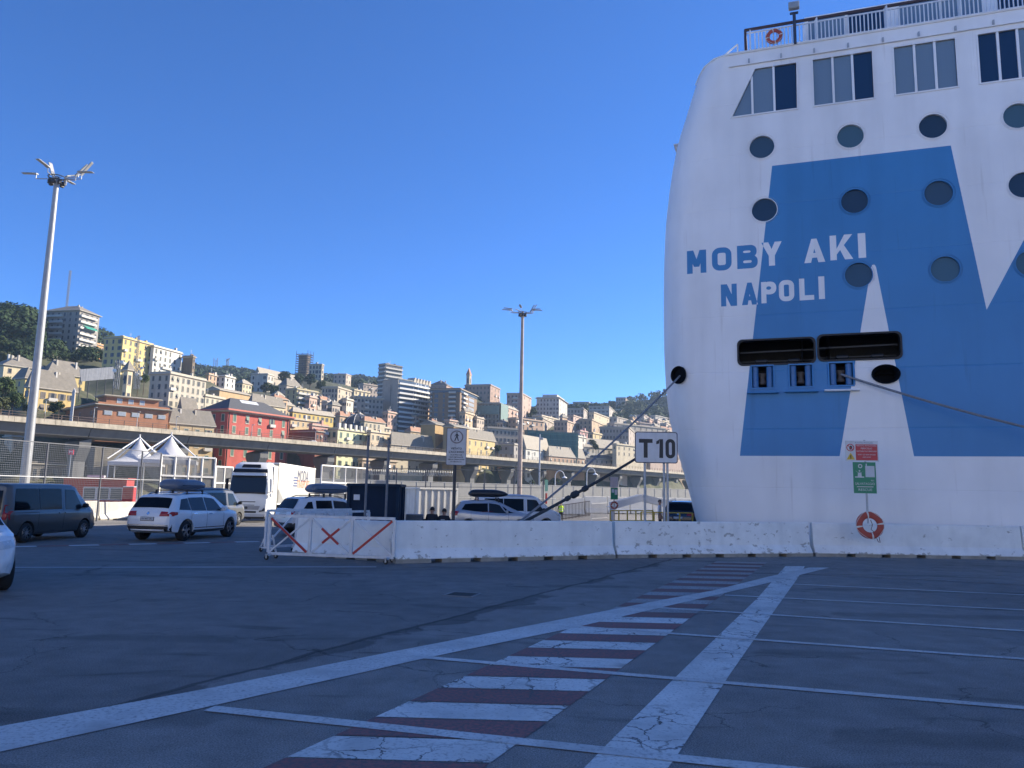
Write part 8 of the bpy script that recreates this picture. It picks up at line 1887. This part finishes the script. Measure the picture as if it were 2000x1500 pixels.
    for n, s_ in (('r', -1), ('l', 1)):                 # hands with five fingers
        w, e = Vector(J['wr'+n][:3]), Vector(J['el'+n][:3]); d = (w-e).normalized(); sd = Vector((0, -1, 0)) if abs(d.z) > .6 else Vector((0, 0, 1)); sd = (sd-d*sd.dot(d)).normalized(); nr = d.cross(sd)
        mb = MB(); mb.loft([[w+d*(u*k)+sd*(a*wd*k)+nr*(b*.014*k) for a, b in ((-1, -1), (1, -1), (1, 1), (-1, 1))] for u, wd in ((-.01, .028), (.04, .04), (.09, .04))])
        for f in range(4):
            b0_ = w+d*(.088*k)+sd*((-.03+.02*f)*k); L = (.062, .072, .068, .054)[f]*k; mb.tube([b0_, b0_+d*L*.5+nr*(.008*k), b0_+d*L+nr*(.026*k)], [.0095*k, .009*k, .007*k], 6)
        th = w+d*(.03*k)+sd*(.035*k); mb.tube([th, th+d*(.03*k)+sd*(.022*k), th+d*(.06*k)+sd*(.026*k)+nr*(.012*k)], [.011*k, .0105*k, .008*k], 6); mb.build('hand', mats[0], t, smooth=True)
    return t, J
hv = M('hi_vis_yellow', (.50, .74, .03), .7, .06, 4); navy_c = M('cloth_navy', (.018, .022, .032), .85, .2, 6); shoe = M('shoe_black', (.02, .02, .02), .6, .1, 8); blue_c = M('shirt_white', (.66, .68, .72), .8, .06, 5); short_c = M('shorts_dark', (.02, .022, .03), .85, .1, 6)
P = on_ground(1096, 67); t, J = person('worker in a yellow safety vest and dark trousers standing on the far quay', P, R(5), 1.76, (skin_m, navy_c, navy_c, shoe), hair_m)
# vest over the trunk
mb = MB(); rings = []
for z, rx, ry in ((.90, .19, .15), (1.0, .185, .15), (1.15, .19, .15), (1.30, .215, .16), (1.40, .20, .14), (1.45, .13, .11)): rings.append([(rx*math.cos(a), ry*math.sin(a)+.01, z) for a in [2*math.pi*i/18 for i in range(18)]])
mb.loft(rings, caps=False); ve = mb.build('safety_vest', hv, t, smooth=True, ang=80)
mb = MB(); 
for z in (1.0, 1.16): mb.loft([[(.196*math.cos(a), .156*math.sin(a)+.01, z+dz) for a in [2*math.pi*i/18 for i in range(18)]] for dz in (0, .05)], caps=False)
mb.build('reflective_band', M('reflective', (.6, .62, .62), .3, .05, 5), ve)
P = on_ground(1288.5, 41); person('man in a white T-shirt and dark shorts beside the terminal board posts', P, R(70), 1.75, (skin_m, blue_c, short_c, shoe, 1), hair_g, arms={'r': ((-.24, .03, 1.14), (-.25, -.05, .9)), 'l': ((.24, .03, 1.14), (.25, -.05, .9))})
bench_p = on_ground(856, 30.3); bn = thing('wooden_bench', 'low bench behind the barrier with two seated men', 'bench', tuple(bench_p)); mb = MB(); mb.box((0, 0, .38), (1.6, .38, .06), bev=.01); mb.build('seat', M('bench_wood', (.2, .14, .09), .7, .2, 5), bn)
for sx in (-.65, .65):
    mb = MB(); mb.box((sx, 0, .18), (.08, .34, .35)); mb.build('leg', dark, bn)
for x, lab, rz, hm_, dz in ((845, 'man in dark clothes seated left behind the barrier', 175, hair_m, .0), (868, 'man in a dark jacket with a pale emblem seated right behind the barrier', 165, hair_m, -.05)):
    P = on_ground(x, 30.2); t, J = person(lab, P, R(rz), 1.78, (skin_m, navy_c, navy_c, shoe), hm_, 'sit', z0=groundz(P.x, P.y)+dz)
    if dz:
        mb = MB(); mb.box((0, .093, .93), (.16, .012, .035)); mb.build('emblem', M('print_pale', (.4, .42, .45), .6, 0), t)
P = on_ground(858, 31.0); gr_ = thing('guard_rail', 'short steel guard rail behind the seated men', 'railing', tuple(P)); mb = MB(); mb.bar((-.75, .5, .8), (.6, .5, .8), .05, .1); mb.build('beam', dark, gr_)
for sx in (-.7, .5):
    mb = MB(); mb.bar((sx, .5, 0), (sx, .5, .8), .06); mb.build('post', dark, gr_)
